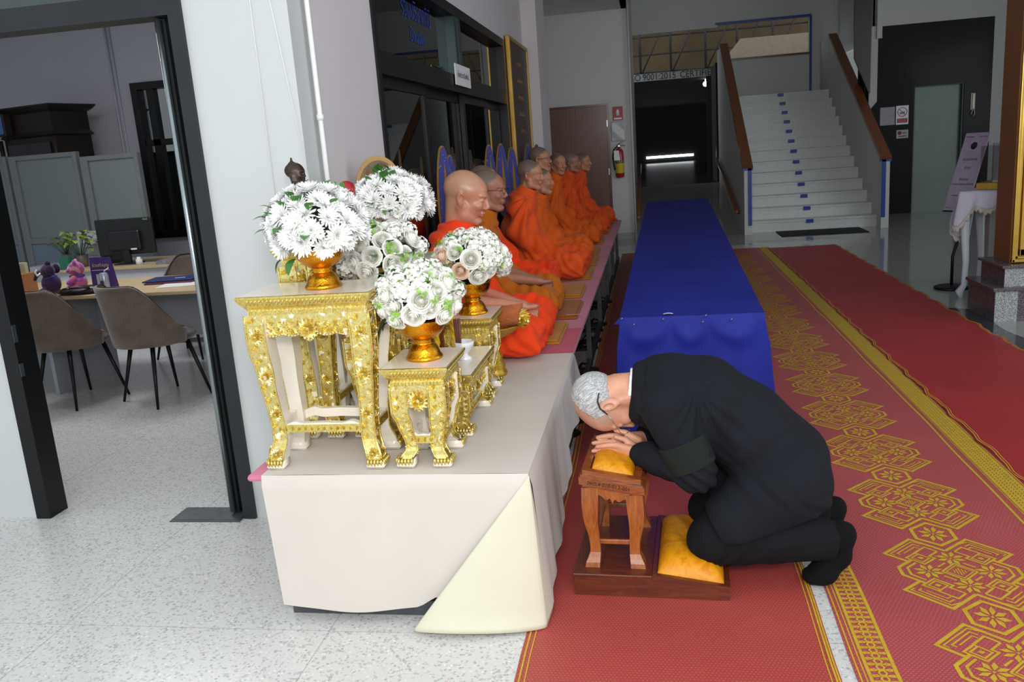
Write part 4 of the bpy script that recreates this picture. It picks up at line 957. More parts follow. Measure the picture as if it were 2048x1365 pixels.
# shoes under the platform
def sandal(mb):
    prof = [(0.0, 0.035), (0.05, 0.042), (0.12, 0.04), (0.19, 0.046), (0.24, 0.04), (0.27, 0.02)]
    P = [(x, w_) for x, w_ in prof] + [(x, -w_) for x, w_ in prof[::-1]]
    mb.prism(P, 0.0, 0.022, 'z'); mb.tube([(0.13, 0.045, 0.02), (0.15, 0.025, 0.055), (0.155, 0, 0.065), (0.15, -0.025, 0.055), (0.13, -0.045, 0.02)], 0.012, 8, flat=0.4)
    mb.tube([(0.22, 0.0, 0.02), (0.19, 0.02, 0.05), (0.15, 0.03, 0.055)], 0.008, 6)
shoe0 = None
labs = ['below the front monk', 'below the second monk', 'below the third monk', 'below the fourth monk', 'below the middle monks', 'near the middle of the platform', 'below the rear monks', 'toward the far platform end']
spots = [(-0.56, 4.30, 0.5), (-0.54, 4.50, 0.6), (-0.60, 4.98, 0.2), (-0.55, 5.15, 0.3), (-0.58, 5.5, 0.4), (-0.56, 5.72, 0.1), (-0.60, 6.35, 0.3), (-0.57, 6.55, 0.5), (-0.6, 7.0, 0.2), (-0.58, 7.25, 0.1), (-0.6, 8.0, 0.3), (-0.58, 8.3, 0.2)]
for i, (x, y, r) in enumerate(spots):
    if shoe0 is None:
        mb = MB(); sandal(mb); shoe0 = mb.build('sandal', simple('dark_brown_leather', '#241713', 0.5)); o = shoe0
    else: o = dup(shoe0)
    o.location = (x - 0.12, y, 0.0); o.rotation_euler = (0, 0, r); tag(o, ('nearer' if i % 2 == 0 else 'farther') + ' dark sandal of the ' + ('pair just behind the cream cloth', 'pair below the ochre monk', 'pair below the hidden third monk', 'pair left of the fourth monk seat mat', 'pair below the fourth monk', 'last visible pair under the platform')[i // 2], 'shoe', 'sandals under the monks platform')
# ================================================================== GOLD ALTAR TABLES
def rosette(mb, c, n, up, r, mat=0, petals=9):
    """small carved flower standing out of a surface"""
    c = Vector(c); n = Vector(n).normalized(); u = (Vector(up) - n * n.dot(Vector(up))).normalized(); w = n.cross(u)
    for ring, (rr, h, m) in enumerate(((1.0, 0.24, petals + 5), (0.62, 0.40, petals + 1))):
        for k in range(m):
            a = 2 * PI * k / m + ring * 0.3; d = u * math.cos(a) + w * math.sin(a); t = n.cross(d)
            p0 = c + d * r * 0.12 + n * r * 0.1; p1 = c + d * r * rr * 0.62 + n * r * h; p2 = c + d * r * rr + n * r * (h * 0.45)
            hw = r * rr * 0.20
            mb.add([p0, p1 + t * hw, p2, p1 - t * hw, c + d * r * rr * 0.6 - n * 0.002], [(0, 3, 2), (0, 2, 1), (0, 1, 4), (1, 2, 4), (2, 3, 4), (3, 0, 4)], mat)
    mb.add([c + n * r * 0.5] + [c + (u * math.cos(a) + w * math.sin(a)) * r * 0.2 + n * r * 0.3 for a in [i * PI / 3 for i in range(6)]], [(0, 1 + i, 1 + (i + 1) % 6) for i in range(6)], mat)
def leaf_curl(mb, c, n, up, r, mat=0, a0=0.0):
    c = Vector(c); n = Vector(n).normalized(); u = (Vector(up) - n * n.dot(Vector(up))).normalized(); w = n.cross(u)
    for k in range(4):
        a = a0 + (k - 1.5) * 0.5; d = u * math.cos(a) + w * math.sin(a); t = n.cross(d)
        p0 = c; p1 = c + d * r * 0.6 + n * r * 0.22; p2 = c + d * r + n * r * 0.02 + t * r * 0.15
        mb.add([p0, p1 + t * r * 0.15, p2, p1 - t * r * 0.15, c + d * r * 0.5 - n * 0.003], [(0, 3, 2), (0, 2, 1), (0, 1, 4), (1, 2, 4), (2, 3, 4), (3, 0, 4)], mat)
def altar_table(label, x0, x1, y0, y1, ztop, base=PZ + 0.002, group=None, carve=True):
    """carved table; footprint x0..x1, y0..y1 is the table top"""
    W, D, Hh = x1 - x0, y1 - y0, ztop - base
    T = thing('altar_table', label, 'altar table', ((x0 + x1) / 2, (y0 + y1) / 2, base)); hx, hy = W / 2, D / 2
    if group: T['group'] = group
    # top board: gold moulded rim with a cream panel
    z = Hh; ov = 0.026
    mb = MB()
    prof = [(hx - ov, hy - ov, z - 0.068), (hx - ov, hy - ov, z - 0.048), (hx - ov * 0.9, hy - ov * 0.9, z - 0.044), (hx - ov * 0.55, hy - ov * 0.55, z - 0.034), (hx - 0.004, hy - 0.004, z - 0.018), (hx, hy, z - 0.008), (hx, hy, z - 0.002), (hx - 0.005, hy - 0.005, z)]
    mb.rectloft(prof, mats=[0, 0, 1, 1, 1, 1, 1, 2])
    n = max(6, int(W / 0.016))
    for sy in (-1, 1):
        for i in range(n):
            x = -hx + ov + 0.004 + (W - 2 * ov - 0.008) * (i + 0.5) / n
            mb.box((x - 0.0055, sy * (hy - ov) - 0.004, z - 0.066), (x + 0.0055, sy * (hy - ov) + 0.004, z - 0.050), 1, bev=0.002)
            mb.tube([(x - 0.005, sy * (hy - 0.012) - sy * 0.004, z - 0.030), (x + 0.007, sy * (hy - 0.001), z - 0.014)], 0.0042, 5, 1)
    n = max(5, int(D / 0.018))
    for sx in (-1, 1):
        for i in range(n):
            y = -hy + ov + 0.004 + (D - 2 * ov - 0.008) * (i + 0.5) / n
            mb.box((sx * (hx - ov) - 0.004, y - 0.006, z - 0.066), (sx * (hx - ov) + 0.004, y + 0.006, z - 0.050), 1, bev=0.002)
            mb.tube([(sx * (hx - 0.016), y - 0.005, z - 0.030), (sx * (hx - 0.001), y + 0.007, z - 0.014)], 0.0042, 5, 1)
    mb.build('tabletop', [M_gold, M_goldedge, M_cream], T)
    # aprons with scalloped lower edges
    apz1 = z - 0.068; aph = min(0.098, Hh * 0.27) ; lw = 0.052
    def apron(along, sgn):
        L = (hx if along == 'x' else hy) - 0.03; m = MB(); N = 36; pts = []
        for i in range(N + 1):
            t = -1 + 2 * i / N; a = abs(t); dz = aph * (0.70 + 0.09 * abs(math.sin(t * 10 + 1.57))) + aph * 0.18 * math.exp(-(a / 0.10) ** 2) + aph * 0.30 * max(0, (a - 0.70) / 0.30) ** 0.8
            pts.append((t * L, apz1 - dz))
        pl = [(L, apz1), (-L, apz1)] + pts
        pos = (hy if along == 'x' else hx) - 0.036
        ax = 'y' if along == 'x' else 'x'
        m.prism(pl, sgn * pos - 0.006, sgn * pos + 0.006, ax, 0)
        nn = (0, sgn, 0) if along == 'x' else (sgn, 0, 0)
        def P(a, zz): return (a, sgn * (pos + 0.006), zz) if along == 'x' else (sgn * (pos + 0.006), a, zz)
        if carve:
            rosette(m, P(0, apz1 - aph * 0.52), nn, (0, 0, 1), aph * 0.40)
            q = 0.055
            while q < L - 0.02:
                for s in (-1, 1):
                    leaf_curl(m, P(s * q, apz1 - aph * 0.45), nn, (0, 0, 1), aph * 0.34, 0, s * (1.2 + q * 9)); leaf_curl(m, P(s * (q + 0.015), apz1 - aph * 0.25), nn, (0, 0, 1), aph * 0.26, 0, s * 2.6)
                    leaf_curl(m, P(s * (q + 0.008), apz1 - aph * 0.70), nn, (0, 0, 1), aph * 0.24, 0, s * 0.4)
                q += 0.036
            for i in range(1, N, 1):
                a, zz = pts[i]; b_, z2_ = pts[i + 1]; m.tube([P(a, zz + 0.004), P(b_, z2_ + 0.004)], 0.0035, 5, 0)
        m.build('apron', [M_gold], T)
    for s in (-1, 1): apron('x', s); apron('y', s)
    # cabriole legs
    def leg(sx, sy):
        m = MB(); zt = apz1 - 0.0; N = 22; rings = []
        for i in range(N + 1):
            t = i / N; zz = 0.03 + (zt - 0.03) * (1 - t)      # from top downwards
            t = max(0.0, (t - 0.9 * aph / (zt - 0.03)) / (1 - 0.9 * aph / (zt - 0.03)))
            w = (0.036 - 0.011 * sst(0.0, 0.6, t) + 0.002 * sst(0.8, 1, t)) * (1.0 if Hh > 0.45 else 0.84)
            off = 0.010 - 0.012 * sst(0, 0.3, t) - 0.012 * sst(0.3, 0.75, t) + 0.020 * sst(0.82, 1.0, t) + 0.003 * math.sin(t * PI)
            cx = sx * (hx - 0.060 + off); cy = sy * (hy - 0.060 + off); rings.append((cx, cy, zz, w))
        vs = []
        for cx, cy, zz, w in rings: vs += [(cx - w, cy - w, zz), (cx + w, cy - w, zz), (cx + w, cy + w, zz), (cx - w, cy + w, zz)]
        for i in range(N):
            for f, nrm in (((0, 1, 5, 4), (0, -1)), ((1, 2, 6, 5), (1, 0)), ((2, 3, 7, 6), (0, 1)), ((3, 0, 4, 7), (-1, 0))):
                gold = (nrm[0] == sx) or (nrm[1] == sy)
                m.add(vs[i * 4:i * 4 + 8], [tuple(reversed(f))], 0 if gold else 1, False)
        m.add(vs[:4], [(0, 1, 2, 3)], 1)
        # paw foot
        cx, cy, zz, w = rings[-1]
        q = [(cx + sx * dx, cy + sy * dx, z_, ww) for dx, z_, ww in ((0, 0.032, 0.027), (0.002, 0.022, 0.030), (0.003, 0.008, 0.031), (0.002, 0.0, 0.026))]
        vv = []
        for a, b, z_, ww in q: vv += [(a - ww, b - ww, z_), (a + ww, b - ww, z_), (a + ww, b + ww, z_), (a - ww, b + ww, z_)]
        for i in range(3): m.add(vv[i * 4:i * 4 + 8], [(4, 5, 1, 0), (5, 6, 2, 1), (6, 7, 3, 2), (7, 4, 0, 3)], 1, True)
        m.add(vv[-4:], [(3, 2, 1, 0)], 1)
        for nx_, ny_ in ((sx, 0), (0, sy)):
            for k in range(5):
                s_ = (k - 2) * 0.0115; c0 = Vector((cx + nx_ * 0.0315 + (s_ if ny_ else 0) + sx * 0.002 * (1 if ny_ else 0), cy + ny_ * 0.0315 + (s_ if nx_ else 0) + sy * .002 * (1 if nx_ else 0), 0.034))
                m.tube([c0, c0 + Vector((nx_ * 0.004, ny_ * 0.004, -0.012)), c0 + Vector((nx_ * 0.002, ny_ * 0.002, -0.025 + 0.002 * abs(k - 2)))], [0.0058, 0.0055, 0.001], 5, 2)
        if carve:
            for i in range(1, N, 2 if Hh > 0.45 else 3):
                a, b, zz, w = rings[i]
                for nx_, ny_ in ((sx, 0), (0, sy)):
                    c = (a + nx_ * w, b + ny_ * w, zz)
                    if (i // 2) % 3 == 1: rosette(m, c, (nx_, ny_, 0), (0, 0, 1), min(w * 0.95, 0.028), 0, 9)
                    else:
                        leaf_curl(m, (c[0] - (0.006 if ny_ else 0), c[1] - (0.006 if nx_ else 0), zz), (nx_, ny_, 0), (0, 0, 1), 0.022, 0, 0.5); leaf_curl(m, (c[0] + (0.006 if ny_ else 0), c[1] + (0.006 if nx_ else 0), zz - 0.010), (nx_, ny_, 0), (0, 0, 1), 0.020, 0, -2.2)
            for nx_, ny_ in ((sx, 0), (0, sy)):
                for e in (-1, 1): m.tube([(a + nx_ * w + (e * w * 0.90 if ny_ else 0), b + ny_ * w + (e * w * 0.90 if nx_ else 0), zz) for a, b, zz, w in rings], 0.0034, 6, 2)
        m.build('leg', [M_gold, M_cream, M_goldedge], T)
    for sx in (-1, 1):
        for sy in (-1, 1): leg(sx, sy)
    # stretchers
    zs = min(0.14, Hh * 0.26)
    def stretcher(along, sgn):
        L = (hx if along == 'x' else hy) - 0.07; pos = (hy if along == 'x' else hx) - 0.062; m = MB(); N = 24; up = []; dn = []
        if L < 0.02: return
        for i in range(N + 1):
            t = -1 + 2 * i / N; b = 0.004 * math.exp(-((abs(t) - 0.62) / 0.12) ** 2) * 2 - 0.004 * math.exp(-((abs(t) - 0.86) / 0.08) ** 2) + 0.003 * math.exp(-(t / 0.3) ** 2)
            up.append((t * L, zs + 0.018 + b)); dn.append((t * L, zs - 0.014 + b))
        m.prism(up + dn[::-1], sgn * pos - 0.012, sgn * pos + 0.012, 'y' if along == 'x' else 'x', 1)
        o = sgn * (pos + 0.0125)
        if along == 'x': m.box((-L, min(o, o + sgn * 0.003), zs - 0.012), (L, max(o, o + sgn * 0.003), zs + 0.015), 0)
        else: m.box((min(o, o + sgn * 0.003), -L, zs - 0.012), (max(o, o + sgn * 0.003), L, zs + 0.015), 0)
        if carve:
            k = int(2 * L / 0.022)
            for i in range(k):
                a = -L + 2 * L * (i + 0.5) / k; c = (a, o + sgn * 0.003, zs) if along == 'x' else (o + sgn * 0.003, a, zs)
                leaf_curl(m, c, (0, sgn, 0) if along == 'x' else (sgn, 0, 0), (0, 0, 1), 0.012, 0, 1.3)
        m.build('stretcher', [M_goldedge, M_cream], T)
    for s in (-1, 1): stretcher('x', s); stretcher('y', s)
    return T
ZA, ZB, ZM, ZC, ZD = 1.140, 1.262, 0.985, 0.880, 0.770
altar_table('tall gilt altar table nearest the camera at the platform corner', -1.372, -0.908, 2.575, 2.870, ZA)
altar_table('tallest gilt altar table at the back carrying the bronze figure', -1.375, -1.168, 2.890, 3.315, ZB)
altar_table('tall gilt altar table hidden behind the far chrysanthemum bowl', -1.34, -0.908, 3.37, 3.63, ZA)
altar_table('middle gilt altar table standing inside the group behind the front one', -1.160, -0.915, 2.890, 3.315, ZM)
altar_table('small gilt altar table with a rose bowl at the near right', -0.905, -0.675, 2.580, 2.865, ZC)
altar_table('long low gilt altar table holding candles between two small ones', -0.905, -0.665, 2.885, 3.345, ZD)
altar_table('small gilt altar table with the peach rose bowl beside the first monk', -0.905, -0.670, 3.365, 3.64, ZC)

# ================================================================== BOWLS AND FLOWERS
def bowl_mb(r=0.085, h=0.135):
    k = r / 0.085
    prof = [(0.0, 0.0), (0.062 * k, 0.0), (0.064 * k, 0.006), (0.060 * k, 0.012), (0.056 * k, 0.018), (0.052 * k, 0.030), (0.047 * k, 0.042), (0.036 * k, 0.052), (0.031 * k, 0.057), (0.037 * k, 0.061), (0.031 * k, 0.066), (0.040 * k, 0.072),
            (0.062 * k, 0.084), (0.075 * k, 0.100), (0.081 * k, 0.118), (0.085 * k, h), (0.088 * k, h + 0.002), (0.083 * k, h - 0.001), (0.070 * k, 0.100), (0.0, 0.090)]
    return MB().lathe(prof, 40)
M_petal = simple('white_chrysanthemum_petal', '#f9f9f6', 0.6, var=0.02, Subsurface_Weight=0.3, Subsurface_Radius=(0.3, 0.3, 0.3), Subsurface_Scale=0.01)
M_rose = simple('ivory_rose_petal', '#fcfbf1', 0.6, var=0.01, Subsurface_Weight=0.5, Subsurface_Radius=(0.8, 0.8, 0.7), Subsurface_Scale=0.01)
M_peach = simple('peach_rose_petal', '#ffdfc6', 0.6, var=0.02, Subsurface_Weight=0.5, Subsurface_Radius=(0.8, 0.7, 0.6), Subsurface_Scale=0.01)
M_eye = simple('green_yellow_flower_eye', '#a9b62e', 0.7, bump=0.6, bscale=500)
M_leafd = simple('dark_green_leaf', '#1f3a1f', 0.4, var=0.2, vscale=40)
M_leafm = simple('fresh_green_leaf', '#3f7a2c', 0.4, var=0.15, vscale=30)
M_leafl = simple('bright_lime_sprig', '#8fc63a', 0.5, var=0.1)
M_stem = simple('green_stem', '#3c5a2a', 0.6)
rr = random.Random(5)
def mum_mb(layers=4, eye=False, seed=0):
    r0 = random.Random(seed); m = MB()
    spec = [(20, 1.0, 0.15), (18, 0.9, 0.42), (15, 0.72, 0.75), (11, 0.5, 1.08), (7, 0.3, 1.35)][:layers + 1]
    if eye: spec = [(17, 1.0, 0.15), (15, 0.9, 0.35)]
    for L, (n, ln, el) in enumerate(spec):
        for k in range(n):
            a = 2 * PI * (k + 0.5 * (L % 2)) / n + r0.uniform(-.1, .1); e = el + r0.uniform(-0.12, 0.12); l_ = ln * r0.uniform(0.88, 1.1); w = 0.085 * r0.uniform(0.85, 1.1) * (1.25 if eye else 1)
            d = Vector((math.cos(a), math.sin(a), 0)); t = Vector((-math.sin(a), math.cos(a), 0)); P = []
            for s_, ww, up in ((0.12, 0.5, 0), (0.45, 1.0, 0.02), (0.8, 1.1, 0.06), (1.0, 0.35, 0.13)):
                c = d * (l_ * s_ * math.cos(e)) + Vector((0, 0, l_ * s_ * math.sin(e) + up * l_))
                P.append((c - t * w * ww + Vector((0, 0, 0.03)), c, c + t * w * ww + Vector((0, 0, 0.03))))
            vs = [p for tr in P for p in tr]; fs = []
            for i in range(3): b = i * 3; fs += [(b, b + 1, b + 4, b + 3), (b + 1, b + 2, b + 5, b + 4)]
            m.add(vs, fs, 0, True)
    if eye: m.lathe([(0.0, 0.17), (0.12, 0.15), (0.2, 0.08), (0.2, 0.0)], 12, 1)
    m.tube([(0, 0, 0.02), (0, 0, -0.25), (0.05, 0, -0.8)], [0.16, 0.06, 0.04], 6, 2)
    return m
def rose_mb(seed=0):
    r0 = random.Random(seed); m = MB()
    # spiral of cupped petals, unit radius
    spec = [(2, 0.10, 0.66, 0), (3, 0.19, 0.70, 0), (3, 0.29, 0.70, 0), (4, 0.40, 0.67, 0.1), (4, 0.52, 0.60, 0.25), (5, 0.66, 0.50, 0.5), (5, 0.80, 0.36, 0.8), (6, 0.93, 0.16, 1.2)]
    for L, (n, rad, top, op) in enumerate(spec):
        for k in range(n):
            a0 = 2 * PI * k / n + L * 0.9 + r0.uniform(-.15, .15); span = 2 * PI / n * 1.45; NU, NV = 7, 6
            def pt(u, v):
                a = a0 + (u - 0.5) * span; edge = 1 - abs(2 * u - 1) ** 2.5
                r_ = rad * (0.62 + 0.42 * math.sin(min(1, v * 1.15) * PI / 2)) + (0.05 + 0.05 * (2 * u - 1)) * rad; lip = max(0, v - 0.75) / 0.25
                r_ += (0.16 * op - 0.07 * (1 - op)) * lip * (0.5 if op == 0 else 1) * min(1, rad * 3)
                z = -0.45 + (top + 0.45) * (v ** 0.85) * (0.80 + 0.20 * edge) - 0.12 * op * lip; return (r_ * math.cos(a), r_ * math.sin(a), z)
            m.sheet(pt, NU, NV, 0, 0, True)
    m.lathe([(0.0, 0.55), (0.12, 0.5), (0.45, 0.2), (0.5, -0.2)], 10, 0)
    m.lathe([(0.05, -0.75), (0.2, -0.62), (0.6, -0.42), (0.55, -0.3)], 10, 1)
    return m
def hydr_mb(seed=0):
    r0 = random.Random(seed); m = MB()
    for k in range(26):
        ct = 1 - 1.25 * (k + 0.5) / 26; a = k * 2.39996; st = math.sqrt(max(0, 1 - ct * ct)); c = Vector((st * math.cos(a), st * math.sin(a), ct)) * r0.uniform(0.8, 0.98)
        n = c.normalized(); u = n.orthogonal().normalized(); w = n.cross(u); ph = r0.uniform(0, 6)
        for q in range(4):
            an = ph + q * PI / 2; d = u * math.cos(an) + w * math.sin(an); t = n.cross(d); s_ = 0.27
            m.add([c, c + d * s_ * 0.5 + t * s_ * 0.45 + n * 0.05, c + d * s_ * 0.95 + t * s_ * 0.25 + n * 0.03, c + d * s_ * 0.95 - t * s_ * 0.25 + n * 0.03, c + d * s_ * 0.5 - t * s_ * 0.45 + n * 0.05], [(0, 4, 3, 2, 1)], 0, True)
    m.lathe([(0.0, -0.6), (0.5, -0.3), (0.62, 0.1), (0.4, 0.5), (0, 0.65)], 10, 0)
    return m
def leaf_mb(L=1.0, w=0.3):
    m = MB()
    def pt(u, v):
        ww = w * math.sin(PI * min(1, u * 0.96 + 0.03)) ** 0.8; s_ = (v - 0.5) * 2; return (u * L, s_ * ww, 0.12 * L * math.sin(u * 2.6) - 0.35 * L * u * u + 0.10 * abs(s_) * ww * 2)
    m.sheet(pt, 8, 4, 0, 0, True); return m
def sprig_mb(seed=0):
    r0 = random.Random(seed); m = MB()
    for k in range(7):
        d = Vector((r0.uniform(-1, 1), r0.uniform(-1, 1), r0.uniform(0.2, 1.2))).normalized(); e = d * r0.uniform(0.6, 1)
        m.tube([(0, 0, 0), e], 0.025, 4, 0)
        n = d; u = n.orthogonal().normalized(); w = n.cross(u)
        for q in range(7):
            an = q * 2 * PI / 7; dd = (u * math.cos(an) + w * math.sin(an)); t = n.cross(dd); m.add([e, e + dd * 0.2 + t * 0.07 + n * .06, e + dd * 0.36 + n * .12, e + dd * 0.2 - t * 0.07 + n * .06], [(0, 1, 2, 3)], 0)
    return m
def mesh_only(mb, name, mats):
    o = mb.build(name, mats); me = o.data; bpy.data.objects.remove(o, do_unlink=True); return me
ME = {'mum': [mesh_only(mum_mb(4, False, s), 'chrysanthemum', [M_petal, M_eye, M_stem]) for s in range(3)], 'daisy': [mesh_only(mum_mb(2, True, 9), 'daisy', [M_petal, M_eye, M_stem])],
      'rose': [mesh_only(rose_mb(s), 'rose', [M_rose, M_leafm]) for s in range(3)], 'peach': [mesh_only(rose_mb(7), 'rose', [M_peach, M_leafm])],
      'hyd': [mesh_only(hydr_mb(s), 'hydrangea', [M_rose]) for s in range(3)], 'leafd': [mesh_only(leaf_mb(1, 0.2), 'leaf', [M_leafd])], 'leafm': [mesh_only(leaf_mb(1, 0.33), 'leaf', [M_leafm])],
      'sprig': [mesh_only(sprig_mb(1), 'sprig', [M_leafl]), mesh_only(sprig_mb(2), 'sprig', [M_leafl])], 'sprigd': [mesh_only(sprig_mb(3), 'sprig', [M_leafm])]}
def put(kind, name, parent, loc, nrm, s_, spin=None):
    o = bpy.data.objects.new(name, rr.choice(ME[kind])); COL.objects.link(o); o.parent = parent; o.location = loc
    q = Vector(nrm).normalized().to_track_quat('Z', 'Y').to_matrix().to_4x4()
    o.rotation_euler = (q @ Matrix.Rotation(rr.uniform(0, 6.28) if spin is None else spin, 4, 'Z')).to_euler(); o.scale = (s_,) * 3; return o
def leafat(kind, parent, loc, d, s_):
    o = bpy.data.objects.new('leaf' if 'leaf' in kind else 'sprig', rr.choice(ME[kind])); COL.objects.link(o); o.parent = parent; o.location = loc
    o.rotation_euler = Vector(d).normalized().to_track_quat('X', 'Z').to_euler(); o.scale = (s_,) * 3; return o
def sph(th, ph): return Vector((math.sin(th) * math.cos(ph), math.sin(th) * math.sin(ph), math.cos(th)))
def dome_pts(n, thmax, jit=0.12):
    P = []
    for i in range(n):
        th = math.acos(1 - (1 - math.cos(thmax)) * (i + 0.5) / n); ph = i * 2.39996 + rr.uniform(-jit, jit); P.append((th, ph))
    return P
def core(parent, c, r):
    m = MB(); m.lathe([(0.0, -r[2] * 0.6), (r[0] * 0.6, -r[2] * 0.5), (r[0] * 0.88, -r[2] * 0.1), (r[0] * 0.8, r[2] * 0.45), (r[0] * 0.4, r[2] * 0.8), (0, r[2] * 0.9)], 18, mtx=Matrix.Translation(c) @ Matrix.Diagonal((1, r[1] / r[0], 1, 1)))
    m.build('greenery', M_leafd, parent)
def mum_bouquet(label, x, y, z, dr=(0.155, 0.155, 0.125), cz=0.205, n=66, dx=0.0, gname='chrysanthemum bowls'):
    T = thing('flower_bowl', label, 'flower arrangement', (x, y, z)); bowl_mb().build('bowl', M_bowl, T)
    c = Vector((dx, 0, cz)); core(T, c, tuple(q * 0.72 for q in dr))
    for th, ph in dome_pts(n, 2.05):
        d = sph(th, ph); k = rr.uniform(0.88, 1.05); p = c + Vector((d.x * dr[0], d.y * dr[1], d.z * dr[2])) * k
        if th > 1.5 and rr.random() < 0.25: put('daisy', 'daisy', T, p, d, 0.022)
        else: put('mum', 'chrysanthemum', T, p, d + Vector((0, 0, 0.12)), rr.uniform(0.037, 0.049))
    for i in range(9):
        th, ph = rr.uniform(0.7, 1.9), rr.uniform(3.3, 6.1); d = sph(th, ph); put('daisy', 'daisy', T, c + Vector((d.x * dr[0], d.y * dr[1], d.z * dr[2])) * 1.08, d, rr.uniform(0.016, 0.022))
    for i in range(16):
        th, ph = rr.uniform(0.1, 1.9), rr.uniform(0, 6.28) if i > 8 else rr.uniform(3.2, 6.2); d = sph(th, ph); q = c + Vector((d.x * dr[0], d.y * dr[1], d.z * dr[2])) * 0.98
        leafat('leafm', T, q, d + Vector((rr.uniform(-.6, .6), rr.uniform(-.4, .4), rr.uniform(0, .8))), rr.uniform(0.045, 0.065))
    for i in range(4):
        a = rr.uniform(3.2, 4.3); leafat('leafm', T, c + Vector((math.cos(a) * 0.12, math.sin(a) * 0.09, -dr[2] * 0.75)), (math.cos(a), math.sin(a), -0.8), 0.06)
    return T
def rose_bouquet(label, x, y, z, dr, cz, n, peach=0.0, hyd=0.35, front_roses=True, bowl=True, dx=0.0, dy=0.0):
    T = thing('flower_bowl', label, 'flower arrangement', (x, y, z)); bowl_mb().build('bowl', M_bowl, T)
    c = Vector((dx, dy, cz)); core(T, c, tuple(q * 0.74 for q in dr))
    for th, ph in dome_pts(n, 2.1):
        d = sph(th, ph); p = c + Vector((d.x * dr[0], d.y * dr[1], d.z * dr[2])) * rr.uniform(0.92, 1.03); u = rr.random()
        low = th > 1.0 and d.y < 0.2
        if peach and d.x < 0.25 and th > 0.75 and u < peach: put('peach', 'rose', T, p, d, rr.uniform(0.029, 0.034))
        elif u < hyd * (0.6 if low else 1.3): put('hyd', 'hydrangea', T, p * 1.0, d, rr.uniform(0.036, 0.044))
        else: put('rose', 'rose', T, p, d, rr.uniform(0.031, 0.037))
    for i in range(12):
        th, ph = rr.uniform(0.2, 1.9), rr.uniform(3.0, 6.3); d = sph(th, ph); q = c + Vector((d.x * dr[0], d.y * dr[1], d.z * dr[2])) * 1.0
        put('sprig', 'sprig', T, q, d, rr.uniform(0.022, 0.032))
    for i in range(8):
        th, ph = rr.uniform(0.3, 1.6), rr.uniform(3.0, 6.3); d = sph(th, ph); leafat('leafm', T, c + Vector((d.x * dr[0], d.y * dr[1], d.z * dr[2])) * 0.98, d + Vector((rr.uniform(-.7, .7), 0, .3)), 0.045)
    for i in range(7):
        a = rr.uniform(2.6, 4.0); leafat('leafd', T, c + Vector((math.cos(a) * dr[0] * 0.8, math.sin(a) * dr[1] * 0.8, -dr[2] * rr.uniform(0.2, 0.7))), (math.cos(a), math.sin(a) * 0.7, rr.uniform(-0.9, 0.2)), rr.uniform(0.07, 0.1))
    return T
mum_bouquet('gold bowl of white chrysanthemums on the tall table nearest the camera', -1.115, 2.72, ZA)
mum_bouquet('gold bowl of white chrysanthemums on the far tall table, in front of the dark window', -1.095, 3.50, ZA, (0.165, 0.16, 0.125), 0.225, 68)
rose_bouquet('gold bowl of white roses in the middle between the two chrysanthemum bowls', -1.02, 3.08, ZM, (0.145, 0.165, 0.11), 0.215, 40, 0, 0.2)
rose_bouquet('gold bowl of white roses and hydrangea on the small near table', -0.785, 2.72, ZC, (0.135, 0.13, 0.105), 0.205, 42, 0, 0.3)
rose_bouquet('gold bowl of white hydrangea and peach roses beside the first monk', -0.775, 3.50, ZC, (0.150, 0.145, 0.11), 0.225, 46, 0.7, 0.75)

# ---- small things on the altar
def candle_mb(h=0.17, r=0.010):
    m = MB(); N = 30; P = []
    def rm(a, z): return 1 + 0.22 * math.sin(3 * (a + z * 60))
    m.lathe([(r, h * i / N) for i in range(N + 1)] + [(0.0, h)], 18, rmod=rm); m.tube([(0, 0, h), (0, 0, h + 0.012)], 0.0012, 5); return m
M_wax = simple('yellow_candle_wax', '#e8b40e', 0.4, Subsurface_Weight=0.2)
for x, y, lab in ((-0.845, 3.12, 'spiral yellow candle left of the incense pot'), (-0.800, 3.21, 'spiral yellow candle right of the incense pot')):
    tt = thing('candle', lab + ' on the long low altar table', 'candle', (x, y, ZD))
    MB().lathe([(0, 0), (0.022, 0), (0.022, 0.006), (0.008, 0.012), (0.007, 0.03), (0.014, 0.036), (0.0, 0.036)], 18).build('candle_foot', M_goldedge, tt)
    o = candle_mb(0.16).build('wax', M_wax, tt); o.location = (0, 0, 0.034)
tt = thing('incense_pot', 'white ceramic lotus pot with incense on the low altar table', 'incense pot', (-0.742, 3.13, ZD))
MB().lathe([(0, 0), (0.028, 0), (0.030, 0.005), (0.014, 0.016), (0.013, 0.024), (0.024, 0.034), (0.036, 0.052), (0.040, 0.072), (0.037, 0.072), (0.03, 0.05), (0, 0.045)], 28, rmod=lambda a, z: 1 + (0.05 * math.cos(8 * a) if z > 0.03 else 0)).build('pot', simple('white_porcelain', '#e3e3e6', 0.15, Coat_Weight=0.4), tt)
mb = MB()
for k in range(9): a = k * 0.7; mb.tube([(0.008 * math.cos(a) - 0.02, 0.008 * math.sin(a), 0.05), (0.012 * math.cos(a) - 0.02, 0.012 * math.sin(a), 0.16)], 0.003, 5)
mb.build('incense_sticks', simple('brown_incense', '#7a4a3c', 0.7), tt)
